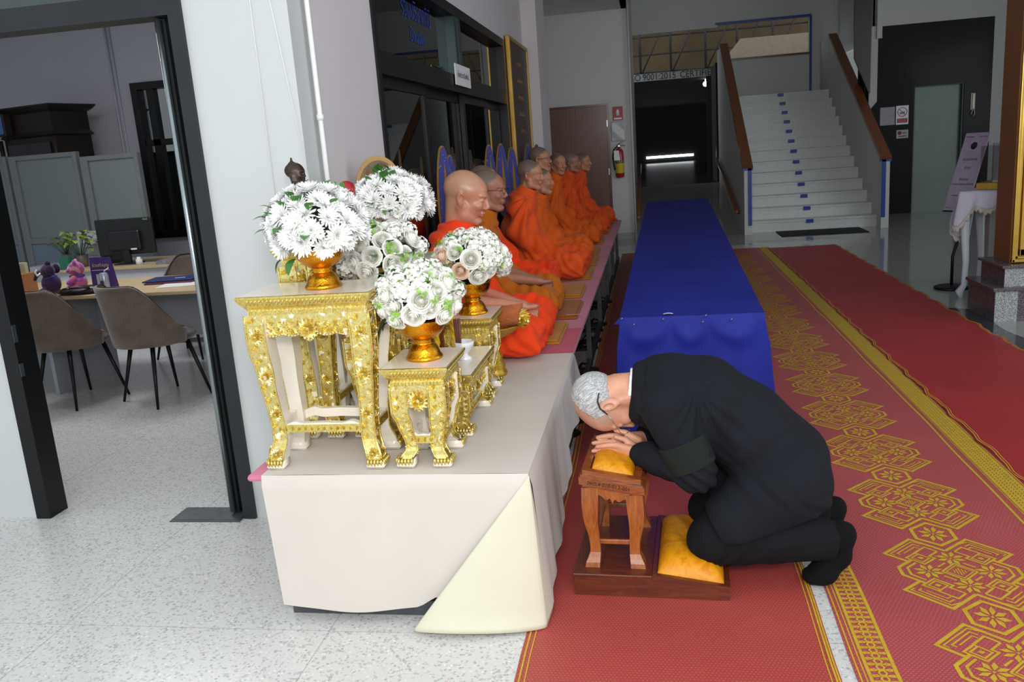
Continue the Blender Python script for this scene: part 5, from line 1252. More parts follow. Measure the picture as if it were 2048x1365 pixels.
# bronze seated figure
F_ = Field((-0.10, -0.11, 0.0), (0.12, 0.11, 0.34), 0.003)
F_.ell((0, 0, 0.02), (0.075, 0.10, 0.022)); F_.ell((0.02, 0, 0.045), (0.06, 0.09, 0.026)); F_.cone((-0.01, 0, 0.05), (-0.012, 0, 0.15), 0.036, 0.042, 0.02, ysc=1.2); F_.cone((-0.012, -0.05, 0.165), (-0.012, 0.05, 0.165), 0.018, k=0.02)
for s in (-1, 1): limb(F_, [(-0.012, s * 0.055, 0.165), (-0.01, s * 0.068, 0.10), (0.03, s * 0.05, 0.07), (0.05, s * 0.01, 0.062)], [0.018, 0.014, 0.012, 0.010])
F_.cone((-0.008, 0, 0.17), (-0.004, 0, 0.20), 0.015, 0.014, 0.01); head_into(F_, (-0.002, 0, 0.232), (1, 0, 0), (0, 0, 1), 0.004, 0.36)
F_.ell((-0.006, 0, 0.248), (0.032, 0.030, 0.025), 0.004); F_.ell((-0.010, 0, 0.272), (0.014, 0.014, 0.012), 0.004); F_.cone((-0.010, 0, 0.282), (-0.010, 0, 0.294), 0.005, 0.004, 0.002)
for s in (-1, 1): F_.cone((-0.004, s * 0.029, 0.232), (-0.002, s * 0.028, 0.208), 0.004, 0.005, 0.003)
P, Q = F_.mesh(); P *= 0.98
bf = thing('bronze_figure', 'dark bronze seated figure facing right above the chrysanthemums', 'statue', (-1.325, 3.09, ZB))
MB().lathe([(0, 0), (0.075, 0), (0.08, 0.012), (0.065, 0.02), (0.07, 0.03), (0, 0.03)], 28, rmod=lambda a, z: 1 + 0.03 * math.cos(14 * a)).build('lotus_base', M_goldedge, bf)
o = np_obj('figure', P - [0, 0, 0.0], Q, simple('aged_bronze', '#4a3c35', 0.35, 0.7, var=0.2, vscale=60, bump=0.4, bscale=260), bf); o.location = (0, 0, 0.028)
o = thing('red_lamp', 'small red domed lamp peeking out between the two chrysanthemum bowls', 'lamp', (-1.19, 3.25, ZB))
MB().lathe([(0, 0), (0.028, 0), (0.028, 0.006), (0.008, 0.015), (0.007, 0.13), (0.022, 0.145), (0, 0.147)], 20).build('stand', M_goldedge, o)
MB().lathe([(0.022, 0.147), (0.034, 0.165), (0.036, 0.185), (0.028, 0.206), (0.010, 0.216), (0, 0.217)], 20).build('red_dome', simple('red_lacquer', '#a51c20', 0.3), o)
# gilt offering tray with folded leaves beyond the altar
tt = thing('offering_tray', 'tall gilt pedestal tray holding fanned folded cloth in front of the first monk', 'tray', (-0.765, 3.79, PZ + 0.001))
MB().lathe([(0, 0), (0.062, 0), (0.066, 0.01), (0.060, 0.02), (0.055, 0.035), (0.058, 0.05), (0.046, 0.075), (0.050, 0.095), (0.034, 0.125), (0.028, 0.155), (0.05, 0.175), (0.11, 0.205), (0.145, 0.235), (0.150, 0.243), (0.140, 0.240), (0.09, 0.21), (0, 0.20)], 36).build('pedestal_bowl', M_goldmatte, tt)
mb = MB()
for k in range(15):
    a = -0.9 + 1.8 * k / 14
    mb.sheet(lambda u, v: (-0.13 + 0.27 * u + 0.01 * v, 0.075 * math.sin(a) * (0.8 + 0.4 * v) + 0.0, 0.215 + 0.085 * v * math.cos(a * 0.6) + 0.03 * u + 0.006 * math.sin(u * 8 + k)), 6, 3, 0, 0.003, True)
mb.build('folded_cloth', mk_cloth('terracotta_cloth', '#b5653a', 0.8), tt)
mb = MB()
for s in (-1, 1):
    for k in range(10): leaf_curl(mb, (-0.12 + 0.028 * k, s * (0.085 - 0.004 * k), 0.235 + 0.006 * k), (0, s, 0.4), (1, 0, 0.4), 0.03, 0, 0.2)
for k in range(7): a = -0.6 + 1.2 * k / 6; leaf_curl(mb, (0.13, 0.06 * a, 0.25 + 0.02 * (k % 2)), (0, -0.6, 0.8), (1, a * 0.6, 0.35), 0.06, 0, 0.0); 
for k in range(6): rosette(mb, (0.11 + 0.012 * k, 0.05 * math.sin(k * 2), 0.262 + 0.008 * math.cos(k * 3)), (0.3, -0.6, 0.8), (1, 0, 0), 0.02)
mb.build('gilt_ornament', M_goldedge, tt)
# ================================================================== KNEELING BENCH
kb = thing('kneeling_bench', 'varnished wooden kneeling bench with a raised hand rest and yellow satin pads', 'kneeling bench', (-0.318, 2.712, 0.0042), math.radians(-3))
# base: flat part under the rest, sloping part under the knee pad
mb = MB().prism([(0, 0), (0.53, 0), (0.53, 0.045), (0.275, 0.078), (0.0, 0.078)], 0.0, 0.48, 'y'); mb.build('base_box', M_teak_dark, kb)
MB().box((-0.004, -0.004, 0.072), (0.272, 0.484, 0.082), bev=0.003).build('base_board', M_teak_dark, kb)
mb = MB()
rm = MB().prism([(0.272, 0.074), (0.532, 0.042), (0.532, 0.052), (0.272, 0.088)], -0.004, 0.014, 'y').prism([(0.272, 0.074), (0.532, 0.042), (0.532, 0.052), (0.272, 0.088)], 0.466, 0.484, 'y').prism([(0.272, 0.074), (0.286, 0.072), (0.286, 0.087), (0.272, 0.088)], 0.0, 0.48, 'y').prism([(0.516, 0.044), (0.532, 0.042), (0.532, 0.052), (0.516, 0.055)], 0.0, 0.48, 'y')
rm.build('pad_frame', M_teak_dark, kb)
def pad(u, v):
    x = 0.288 + 0.226 * u; y = 0.016 + 0.448 * v; e = (1 - abs(2 * u - 1) ** 3.2) * (1 - abs(2 * v - 1) ** 5)
    base = 0.080 - (x - 0.275) * 0.125
    dent = 0.034 * math.exp(-(((u - 0.92) / 0.42) ** 2)) * (math.exp(-((v - 0.30) / 0.16) ** 2) + math.exp(-((v - 0.80) / 0.16) ** 2))
    return (x, y, base + 0.072 * max(e, 0) ** 0.6 - dent * e + 0.002 * math.sin(x * 90 + y * 40) * e)
MB().sheet(pad, 30, 44, 0, 0, True).build('knee_pad', M_satin, kb)
# hand rest: four curved legs, aprons, sloping top frame and small pad
rx0, rx1, ry0, ry1 = 0.035, 0.248, 0.045, 0.43
def ztop(x): return 0.388 - (x - rx0) * 0.17
for sx in (0, 1):
    for sy in (0, 1):
        m = MB(); N = 18; x = rx0 + 0.03 if sx == 0 else rx1 - 0.03; y = ry0 + 0.03 if sy == 0 else ry1 - 0.03; vs = []; ox = -1 if sx == 0 else 1; oy = -1 if sy == 0 else 1
        zt = ztop(x)
        for i in range(N + 1):
            t = i / N; z = 0.082 + (zt - 0.082) * (1 - t); w = 0.029 - 0.011 * sst(0.15, 0.75, t) + 0.008 * sst(0.8, 1.0, t); off = 0.0 + 0.004 * math.sin(t * PI) - 0.010 * sst(0.3, 0.75, t) + 0.014 * sst(0.8, 1, t)
            cx, cy = x + ox * off, y + oy * off; vs += [(cx - w, cy - w, z), (cx + w, cy - w, z), (cx + w, cy + w, z), (cx - w, cy + w, z)]
        for i in range(N): m.add(vs[i * 4:i * 4 + 8], [(4, 5, 1, 0), (5, 6, 2, 1), (6, 7, 3, 2), (7, 4, 0, 3)], 0, False)
        m.add(vs[:4], [(0, 1, 2, 3)]); m.add(vs[-4:], [(3, 2, 1, 0)]); m.build('leg', M_teak, kb)
def brk(L, h, n=24):
    pts = []
    for i in range(n + 1):
        t = -1 + 2 * i / n; a = abs(t); d = h * (0.45 + 0.55 * max(0, (a - 0.8) / 0.2) ** 0.7 + 0.28 * math.exp(-((a - 0.35) / 0.2) ** 2) + 0.5 * math.exp(-(a / 0.08) ** 2))
        pts.append((t * L, -d))
    return pts
for y in (ry0 + 0.006, ry1 - 0.016):
    xc = (rx0 + rx1) / 2; L = 0.062; bp = brk(L, 0.05); pl = [(xc + L, ztop(xc + L)), (xc - L, ztop(xc - L))] + [(xc + a, ztop(xc + a) + b) for a, b in bp]
    MB().prism(pl, y, y + 0.010, 'y').build('apron', M_teak, kb)
for x in (rx0 + 0.006, rx1 - 0.016):
    yc = (ry0 + ry1) / 2; L = 0.145; bp = brk(L, 0.05); pl = [(yc + L, ztop(x)), (yc - L, ztop(x))] + [(yc + a, ztop(x) + b) for a, b in bp]
    MB().prism(pl, x, x + 0.010, 'x').build('apron', M_teak, kb)
for y in (ry0 + 0.03, ry1 - 0.042): MB().box((rx0 + 0.05, y, 0.158), (rx1 - 0.05, y + 0.012, 0.176), bev=0.003).build('stretcher', M_teak, kb)
for x in (rx0 + 0.03, rx1 - 0.042): MB().box((x, ry0 + 0.05, 0.158), (x + 0.012, ry1 - 0.05, 0.176), bev=0.003).build('stretcher', M_teak, kb)
def slab(m, e, za, zb, mat=0, x0=rx0, x1=rx1, y0=ry0, y1=ry1):
    P_ = [(x0 - e, ztop(x0 - e) + za), (x1 + e, ztop(x1 + e) + za), (x1 + e, ztop(x1 + e) + zb), (x0 - e, ztop(x0 - e) + zb)]; m.prism(P_, y0 - e, y1 + e, 'y', mat)
m = MB(); slab(m, -0.004, 0, 0.010); slab(m, 0.006, 0.010, 0.036); slab(m, 0.000, 0.036, 0.044)
# raised inner frame around the pad
for (a0, a1, b0, b1) in ((rx0 + 0.006, rx1 - 0.006, ry0 + 0.008, ry0 + 0.034), (rx0 + 0.006, rx1 - 0.006, ry1 - 0.034, ry1 - 0.008), (rx0 + 0.006, rx0 + 0.030, ry0 + 0.034, ry1 - 0.034), (rx1 - 0.030, rx1 - 0.006, ry0 + 0.034, ry1 - 0.034)):
    m.prism([(a0, ztop(a0) + 0.044), (a1, ztop(a1) + 0.044), (a1, ztop(a1) + 0.060), (a0, ztop(a0) + 0.060)], b0, b1, 'y')
m.build('top_frame', M_teak_h, kb)
def pad2(u, v):
    x = rx0 + 0.032 + (rx1 - rx0 - 0.064) * u; y = ry0 + 0.036 + (ry1 - ry0 - 0.072) * v; e = max(0, (1 - abs(2 * u - 1) ** 4) * (1 - abs(2 * v - 1) ** 6)) ** 0.5
    return (x, y, ztop(x) + 0.046 + 0.042 * e + 0.0015 * math.sin(x * 110 + y * 60) * e)
MB().sheet(pad2, 24, 34, 0, 0, True).build('hand_pad', M_satin, kb)
text_mesh('inventory_number', 'วพท.4 010-013-001', 0.020, simple('black_paint_marks', '#1a120c', 0.5), kb, ((rx0 + rx1) / 2 - 0.01, ry0 - 0.0065, ztop((rx0 + rx1) / 2) + 0.024), (PI / 2, math.radians(9.6), 0), xs=0.95)

# ================================================================== KNEELING MAN
man = thing('person', 'person in a dark suit kneeling and bowing with forehead on pressed hands', 'person', (0.2, 2.98, 0.01))
MO = np.array([0.2, 2.98, 0.01])
def M_(p): return np.array(p, float)
def addm(name, Fd, mats, it=1, attr=None, disp=None, midx=None):
    P, Q = Fd.mesh(); P = relax(P, Q, it, 0.5)
    if disp is not None: P = P + vnormals(P, Q) * disp(P)[:, None]
    o = np_obj(name, P - MO, Q, mats, man, attr(P) if attr else None, midx(P, Q) if midx else None); return o
HC = (-0.172, 2.985, 0.637); HF = (0.44, 0.0, -0.90); HU = (-0.90, 0.0, -0.44)
B = Field((-0.36, 2.74, 0.30), (0.24, 3.26, 0.84), 0.003)
Rm, Wm = head_into(B, HC, HF, HU, 0.010, 1.09, jowl=0.006)
B.cone((-0.150, 2.985, 0.672), (-0.055, 2.99, 0.668), 0.060, 0.068, 0.02); B.cone((-0.055, 2.99, 0.665), (0.05, 3.0, 0.655), 0.070, 0.085, 0.02)
B.cone((0.03, 2.90, 0.64), (0.03, 3.10, 0.64), 0.07, k=0.03); B.cone(Wm((0, 0.045, -0.075)), (-0.03, 2.99, 0.60), 0.042, 0.07, 0.02)
# arms under the sleeves, bare wrists
AR = {'near': [(0.02, 2.82, 0.655), (0.115, 2.785, 0.43), (-0.065, 2.895, 0.452)], 'far': [(0.02, 3.16, 0.655), (0.11, 3.20, 0.43), (-0.055, 3.05, 0.475)]}
for s, (a, b, c) in AR.items(): limb(B, [a, b, c], [0.05, 0.04, 0.027], 0.02)
# pressed hands: near hand flat towards the camera, far hand behind it, thumbs towards the face
def pressed_hand(y, side, wrist, dxy=0.0):
    W0 = Vector(wrist); ax = Vector((-0.985, 0, 0.02 + 0.0)); up = Vector((0.0, -0.30 * side, 0.95)).normalized()
    ky = y; K = []
    base = [(-0.160, 0.034), (-0.168, 0.012), (-0.166, -0.011), (-0.154, -0.033)]
    zc = wrist[2] - 0.002
    palm = [(-0.085, 0.012, 0.022), (-0.11, 0.016, 0.022), (-0.11, -0.012, 0.020), (-0.09, -0.012, 0.020)]
    for i, (bx, bz) in enumerate(base):
        yy = ky - side * bz * 0.30
        B.cone((wrist[0], wrist[1], wrist[2] + bz * 0.35), (bx, yy, zc + bz), 0.017, 0.0118, 0.012)
    B.cone((wrist[0] - 0.02, (wrist[1] + ky) / 2, wrist[2]), (-0.145, ky, zc), 0.020, 0.013, 0.014)
    Ls = [(0.070, 0.0100), (0.078, 0.0098), (0.072, 0.0095), (0.054, 0.0086)]
    for i, ((bx, bz), (L, r)) in enumerate(zip(base, Ls)):
        yy = ky - side * bz * 0.30; j1 = (bx - L * 0.40, yy, zc + bz * 0.98 + 0.001); j2 = (bx - L * 0.72, yy + side * 0.001, zc + bz * 0.92); tp = (bx - L, yy + side * 0.002, zc + bz * 0.86 - 0.001)
        B.cone((bx, yy, zc + bz), j1, r * 1.08, r, 0.0035); B.cone(j1, j2, r, r * 0.94, 0.002); B.cone(j2, tp, r * 0.94, r * 0.80, 0.002)
        B.ell((tp[0] - 0.001, tp[1] - side * r * 0.72, tp[2]), (0.0055, 0.002, 0.0042), 0.001)
    # thumb leaves the side of the palm
    B.cone((wrist[0] - 0.02, ky - side * -0.002, zc + 0.020), (-0.128, ky + side * 0.004, zc + 0.050), 0.015, 0.0115, 0.008)
    B.cone((-0.128, ky + side * 0.004, zc + 0.050), (-0.162, ky + side * 0.005, zc + 0.060), 0.0108, 0.0085, 0.003)
pressed_hand(2.935, 1, (-0.075, 2.903, 0.449)); pressed_hand(2.964, -1, (-0.060, 3.030, 0.468))
def sk_attr(P):
    L = (P - np.array(HC)) @ Rm / 1.09; x, y, z = L[:, 0], L[:, 1], L[:, 2]
    return 0.45 * sst(0.02, 0.05, z + y * 0.3) * sst(0.075, 0.04, y) * sst(-0.07, -0.05, -z + 0.0) + 0.2 * sst(0.03, 0.06, np.abs(x)) * sst(-0.02, 0.01, z) * sst(0.055, 0.035, y)
addm('body', B, M_skin_m, 1, sk_attr)
# silver hair: thin shell over the back and sides of the skull
HH = Field((-0.36, 2.84, 0.50), (-0.05, 3.12, 0.80), 0.003)
def He(p, rr, k=0.01, sub=False): HH.ell(Wm(p), np.array(rr) * 1.09, k, sub, Rm)
He((0, -0.020, 0.044), (0.0785, 0.0985, 0.0855))
HH.plane(Wm((0, 0.028, 0.0)), Rm @ np.array([0, 0.93, 0.10]), 0.004, 0.007, 40); HH.plane(Wm((0, -0.03, 0.098)), Rm @ np.array([0, 0.50, 0.87]), 0.004, 0.007, 40)
HH.plane(Wm((0, -0.06, -0.018)), Rm @ np.array([0, 0.35, -0.94]), 0.004, 0.006, 45)
HH.ell(Wm((0, 0.01, -0.01)), (0.2, 0.030, 0.045), 0.004, True, Rm)
def hd(P):
    L = (P - np.array(HC)) @ Rm; th = np.arctan2(L[:, 0], L[:, 2] - 0.02)
    return 0.0012 * np.abs(np.sin(th * 46 + 5 * L[:, 1] * 30 + 3 * wav(P[:, 0], P[:, 1], P[:, 2], 18, 3))) + 0.0009 * wav(P[:, 0], P[:, 1], P[:, 2], 60, 4)
def mk_hair():
    t = NT('silver_hair_strands'); mp = t.n('ShaderNodeMapping'); t.l(t.mapping((1, 1, 1), (0, 0.62, 0)), mp.inputs[0]); mp.inputs['Scale'].default_value = (0.22, 3.0, 2.2); n = t.noise(90, 5, mp.outputs[0], 0.75, 0.5)
    t.color(t.ramp(n, [(0.32, srgb('#6f6c6c')), (0.48, srgb('#b4b5b6')), (0.62, srgb('#e2e3e4'))])); t.bump(n, 0.9, 0.004); return t.done(0.55, 0.0)
M_hair2 = mk_hair()
addm('hair', HH, M_hair2, 1, None, hd)
# suit jacket
J = Field((-0.13, 2.70, 0.10), (0.66, 3.27, 0.86), 0.0042)
for yy, y2 in ((2.865, 2.825), (3.115, 3.125)):
    J.cone((0.42, yy, 0.355), (0.25, y2, 0.235), 0.158, 0.118, 0.03)
J.plane((0.115, 0, 0.325), (-0.86, 0, -0.51), 0.008); J.plane((0.20, 0, 0.175), (0.27, 0, -0.96), 0.02)
J.cone((-0.06, 2.99, 0.675), (0.04, 2.99, 0.678), 0.088, 0.115, 0.02, ysc=1.12, yc=2.99)
J.cone((-0.06, 2.99, 0.615), (0.06, 2.99, 0.58), 0.075, 0.10, 0.03, ysc=1.5, yc=2.99)
J.cone((0.015, 2.99, 0.672), (0.16, 2.99, 0.635), 0.120, 0.138, 0.03, ysc=1.62, yc=2.99)
J.cone((0.16, 2.99, 0.630), (0.30, 2.99, 0.520), 0.140, 0.155, 0.03, ysc=1.32, yc=2.99)
J.cone((0.30, 2.99, 0.520), (0.425, 2.99, 0.390), 0.155, 0.166, 0.03, ysc=1.20, yc=2.99)
limb(J, [AR['near'][0], AR['near'][1]], [0.088, 0.070], 0.035); limb(J, [AR['near'][1], (-0.015, 2.862, 0.450), (-0.070, 2.900, 0.453)], [0.067, 0.054, 0.047], 0.014)
limb(J, [AR['far'][0], AR['far'][1]], [0.088, 0.070], 0.035); limb(J, [AR['far'][1], (-0.01, 3.09, 0.462), (-0.050, 3.055, 0.474)], [0.067, 0.052, 0.046], 0.014)
# neck opening, sleeve ends
J.cone((-0.20, 2.985, 0.668), (-0.045, 2.99, 0.668), 0.066, 0.074, 0.004, True)
def cutsleeve(w, d, r):
    w = np.array(w); d = np.array(d, float); d /= np.linalg.norm(d); J.cone(w + d * 0.004, w + d * 0.09, r * 0.85, r * 0.85, 0.002, True)
def jd(P):
    x, y, z = P[:, 0], P[:, 1], P[:, 2]
    el = np.array(AR['near'][1]); de = np.sqrt(((P - el) ** 2).sum(1))
    f = 0.0035 * wav(x, y * 0.5, z, 3.2, 1) + 0.0016 * wav(x, y, z, 8, 2)
    arm = sst(0.16, 0.05, de) * 0.0045 * np.sin((x * 0.8 + z * 0.9) * 130 + 2 * wav(x, y, z, 5, 5))
    pitd = np.sqrt((x - 0.17) ** 2 + (z - 0.58) ** 2); pit_ = sst(0.20, 0.03, pitd) * 0.0055 * np.sin(np.arctan2(z - 0.72, x - 0.12) * 17 + 1.2 * wav(x, y, z, 4, 6)) * sst(3.0, 2.92, y)
    waist = 0.006 * np.exp(-((z - (0.42 - 0.35 * (x - 0.2))) / 0.03) ** 2) * np.sin((x + z) * 60 + wav(x, y, z, 4, 8) * 2) * sst(2.98, 2.9, y)
    # centre-back seam and hem ridge
    seam = -0.0022 * np.exp(-((y - 2.99) / 0.004) ** 2) * (z > 0.5)
    col = 0.004 * np.exp(-((x + 0.075 - 0.02 * (z - 0.7)) / 0.016) ** 2) * (z > 0.56)
    ds = np.sqrt((x - 0.035) ** 2 + (z - 0.66) ** 2); shs = -0.003 * np.exp(-((ds - 0.135) / 0.005) ** 2) * (y < 2.93) * (z > 0.6) + 0.0035 * sst(0.02, 0.0, ds - 0.135) * 0
    lap_ = -0.003 * np.exp(-((x + 0.050 - 0.10 * (z - 0.76)) / 0.0045) ** 2) * (z > 0.55) * sst(0.0, 0.02, x + 0.09)
    return f + arm + pit_ + waist + seam + col + shs + lap_
# open jacket front end
J.plane((-0.092, 0, 0.76), (-1, 0, 0.13), 0.004)
addm('jacket', J, M_suit, 2, None, jd)
# arm band on the near upper sleeve
AB = Field((-0.06, 2.66, 0.34), (0.27, 2.92, 0.70), 0.004)
a, b = np.array(AR['near'][0]), np.array(AR['near'][1]); ax_ = (b - a) / np.linalg.norm(b - a)
AB.cone(a, b, 0.097, 0.079, 0.004); 
AB.plane(a + ax_ * 0.228, ax_, 0.002); AB.plane(a + ax_ * 0.125, -ax_, 0.002)
addm('armband', AB, M_band, 1, None, lambda P: 0.002 * wav(P[:, 0], P[:, 1], P[:, 2], 6, 4))
# trousers
T_ = Field((0.02, 2.70, 0.02), (0.68, 3.28, 0.50), 0.0048)
T_.cone((0.40, 2.99, 0.36), (0.42, 2.99, 0.33), 0.135, k=0.03, ysc=1.2, yc=2.99)
for yk, ya, kx, kz, ax0, az in ((2.825, 2.83, 0.168, 0.160, 0.562, 0.160), (3.115, 3.10, 0.185, 0.150, 0.585, 0.135)):
    T_.cone((0.385, lerp(2.99, yk, 0.75), 0.335), (kx, yk, kz), 0.128, 0.088, 0.03); T_.cone((kx, yk, kz), (kx + 0.19, lerp(yk, ya, 0.5), kz + 0.018), 0.086, 0.098, 0.02); T_.cone((kx + 0.19, lerp(yk, ya, 0.5), kz + 0.018), (ax0, ya, az), 0.096, 0.070, 0.02)
    T_.plane((ax0 + 0.018, ya, az), (1, 0, -0.20), 0.003)
def td(P):
    x, y, z = P[:, 0], P[:, 1], P[:, 2]; k = np.sqrt((x - 0.30) ** 2 + (z - 0.20) ** 2)
    return 0.0035 * wav(x, y * 0.5, z, 4, 11) + sst(0.28, 0.02, k) * 0.005 * np.sin(np.arctan2(z - 0.05, x - 0.16) * 15 + 2 * wav(x, y, z, 4, 12)) + 0.003 * np.exp(-((z - 0.18 - 0.03 * (x - 0.3)) / 0.008) ** 2) * (x > 0.35)
addm('trousers', T_, M_trouser, 2, None, td)
for y0_, ax0, az, dz in ((2.825, 0.572, 0.165, 0.0), (3.105, 0.60, 0.135, 0.0)):
    K = Field((0.44, y0_ - 0.075, 0.0), (0.70, y0_ + 0.075, 0.26), 0.0035)
    limb(K, [(ax0 - 0.04, y0_, az + 0.005), (ax0 + 0.005, y0_, az + 0.008), (ax0 + 0.032, y0_, az + 0.022)], [0.046, 0.048, 0.040], 0.02)
    limb(K, [(ax0 + 0.030, y0_, az + 0.012), (ax0 + 0.018, y0_, az * 0.62), (ax0 - 0.022, y0_ - 0.005, 0.052)], [0.041, 0.040, 0.042], 0.02)
    for j, (dy, L) in enumerate(((-0.030, 0.05), (-0.012, 0.060), (0.006, 0.062), (0.026, 0.06))): K.cone((ax0 - 0.022, y0_ + dy * 0.8, 0.046), (ax0 - 0.022 - L, y0_ + dy, 0.024), 0.030, 0.0165, 0.014)
    K.cone((ax0 - 0.04, y0_ - 0.028, 0.04), (ax0 - 0.04, y0_ + 0.028, 0.04), 0.026, k=0.02)
    addm('sock', K, M_sock, 1, None, lambda P: 0.0008 * np.sin(P[:, 2] * 700) + 0.002 * wav(P[:, 0], P[:, 1], P[:, 2], 9, 3))
# white shirt collar
CL = Field((-0.16, 2.88, 0.56), (-0.02, 3.10, 0.80), 0.003)
CL.cone((-0.112, 2.987, 0.672), (-0.06, 2.99, 0.670), 0.0765, 0.083, 0.003, ysc=1.03, yc=2.987); CL.plane((-0.101, 0, 0.75), (-1, 0, 0.14), 0.002); CL.cone((-0.20, 2.985, 0.670), (-0.03, 2.99, 0.668), 0.0735, 0.0755, 0.002, True, ysc=1.03, yc=2.987)
addm('shirt_collar', CL, M_shirt, 1)
# shirt cuff hint and spectacles
def HW(p): return tuple(np.array(Wm(p)) - MO)
gm = MB()
for s in (-1,):
    pass
sp = thing('spectacles', None, None); sp.parent = man
gl = MB(); 
for s in (-1, 1):
    rim = [HW((s * (0.033 + 0.022 * math.cos(a)), 0.112 + 0.000 * math.cos(a), 0.008 + 0.015 * math.sin(a))) for a in [k * PI / 10 for k in range(20)]]
    gl.tube(rim, 0.0011, 6, closed=True)
    gl.tube([HW((s * 0.056, 0.110, 0.014)), HW((s * 0.074, 0.098, 0.016)), HW((s * 0.081, 0.05, 0.018)), HW((s * 0.084, 0.015, 0.022))], 0.0011, 6)
gl.tube([HW((-0.011, 0.112, 0.014)), HW((0, 0.114, 0.017)), HW((0.011, 0.112, 0.014))], 0.0012, 6)
gl.build('wire_frame', M_steel, sp)
tmb = MB()
for s in (-1, 1): tmb.tube([HW((s * 0.0845, 0.018, 0.0225)), HW((s * 0.085, -0.01, 0.034)), HW((s * 0.084, -0.035, 0.030)), HW((s * 0.083, -0.058, 0.012))], [0.0022, 0.0026, 0.003, 0.0022], 8)
tmb.build('temple_tip', M_blackplastic, sp)
mb = MB()
for k in range(4):
    pos = Vector((-0.03 + 0.016 * k, 2.815 + 0.0, 0.425 - 0.0)); mb.lathe([(0, 0), (0.006, 0), (0.006, 0.003), (0, 0.003)], 10, mtx=Matrix.Translation(Vector((-0.045 + 0.017 * k, 2.862 - 0.012 * k, 0.4145 - 0.003 * k)) - Vector(MO)) @ Matrix.Rotation(PI * 0.8, 4, 'X'))
mb.build('sleeve_buttons', M_blackplastic, man)

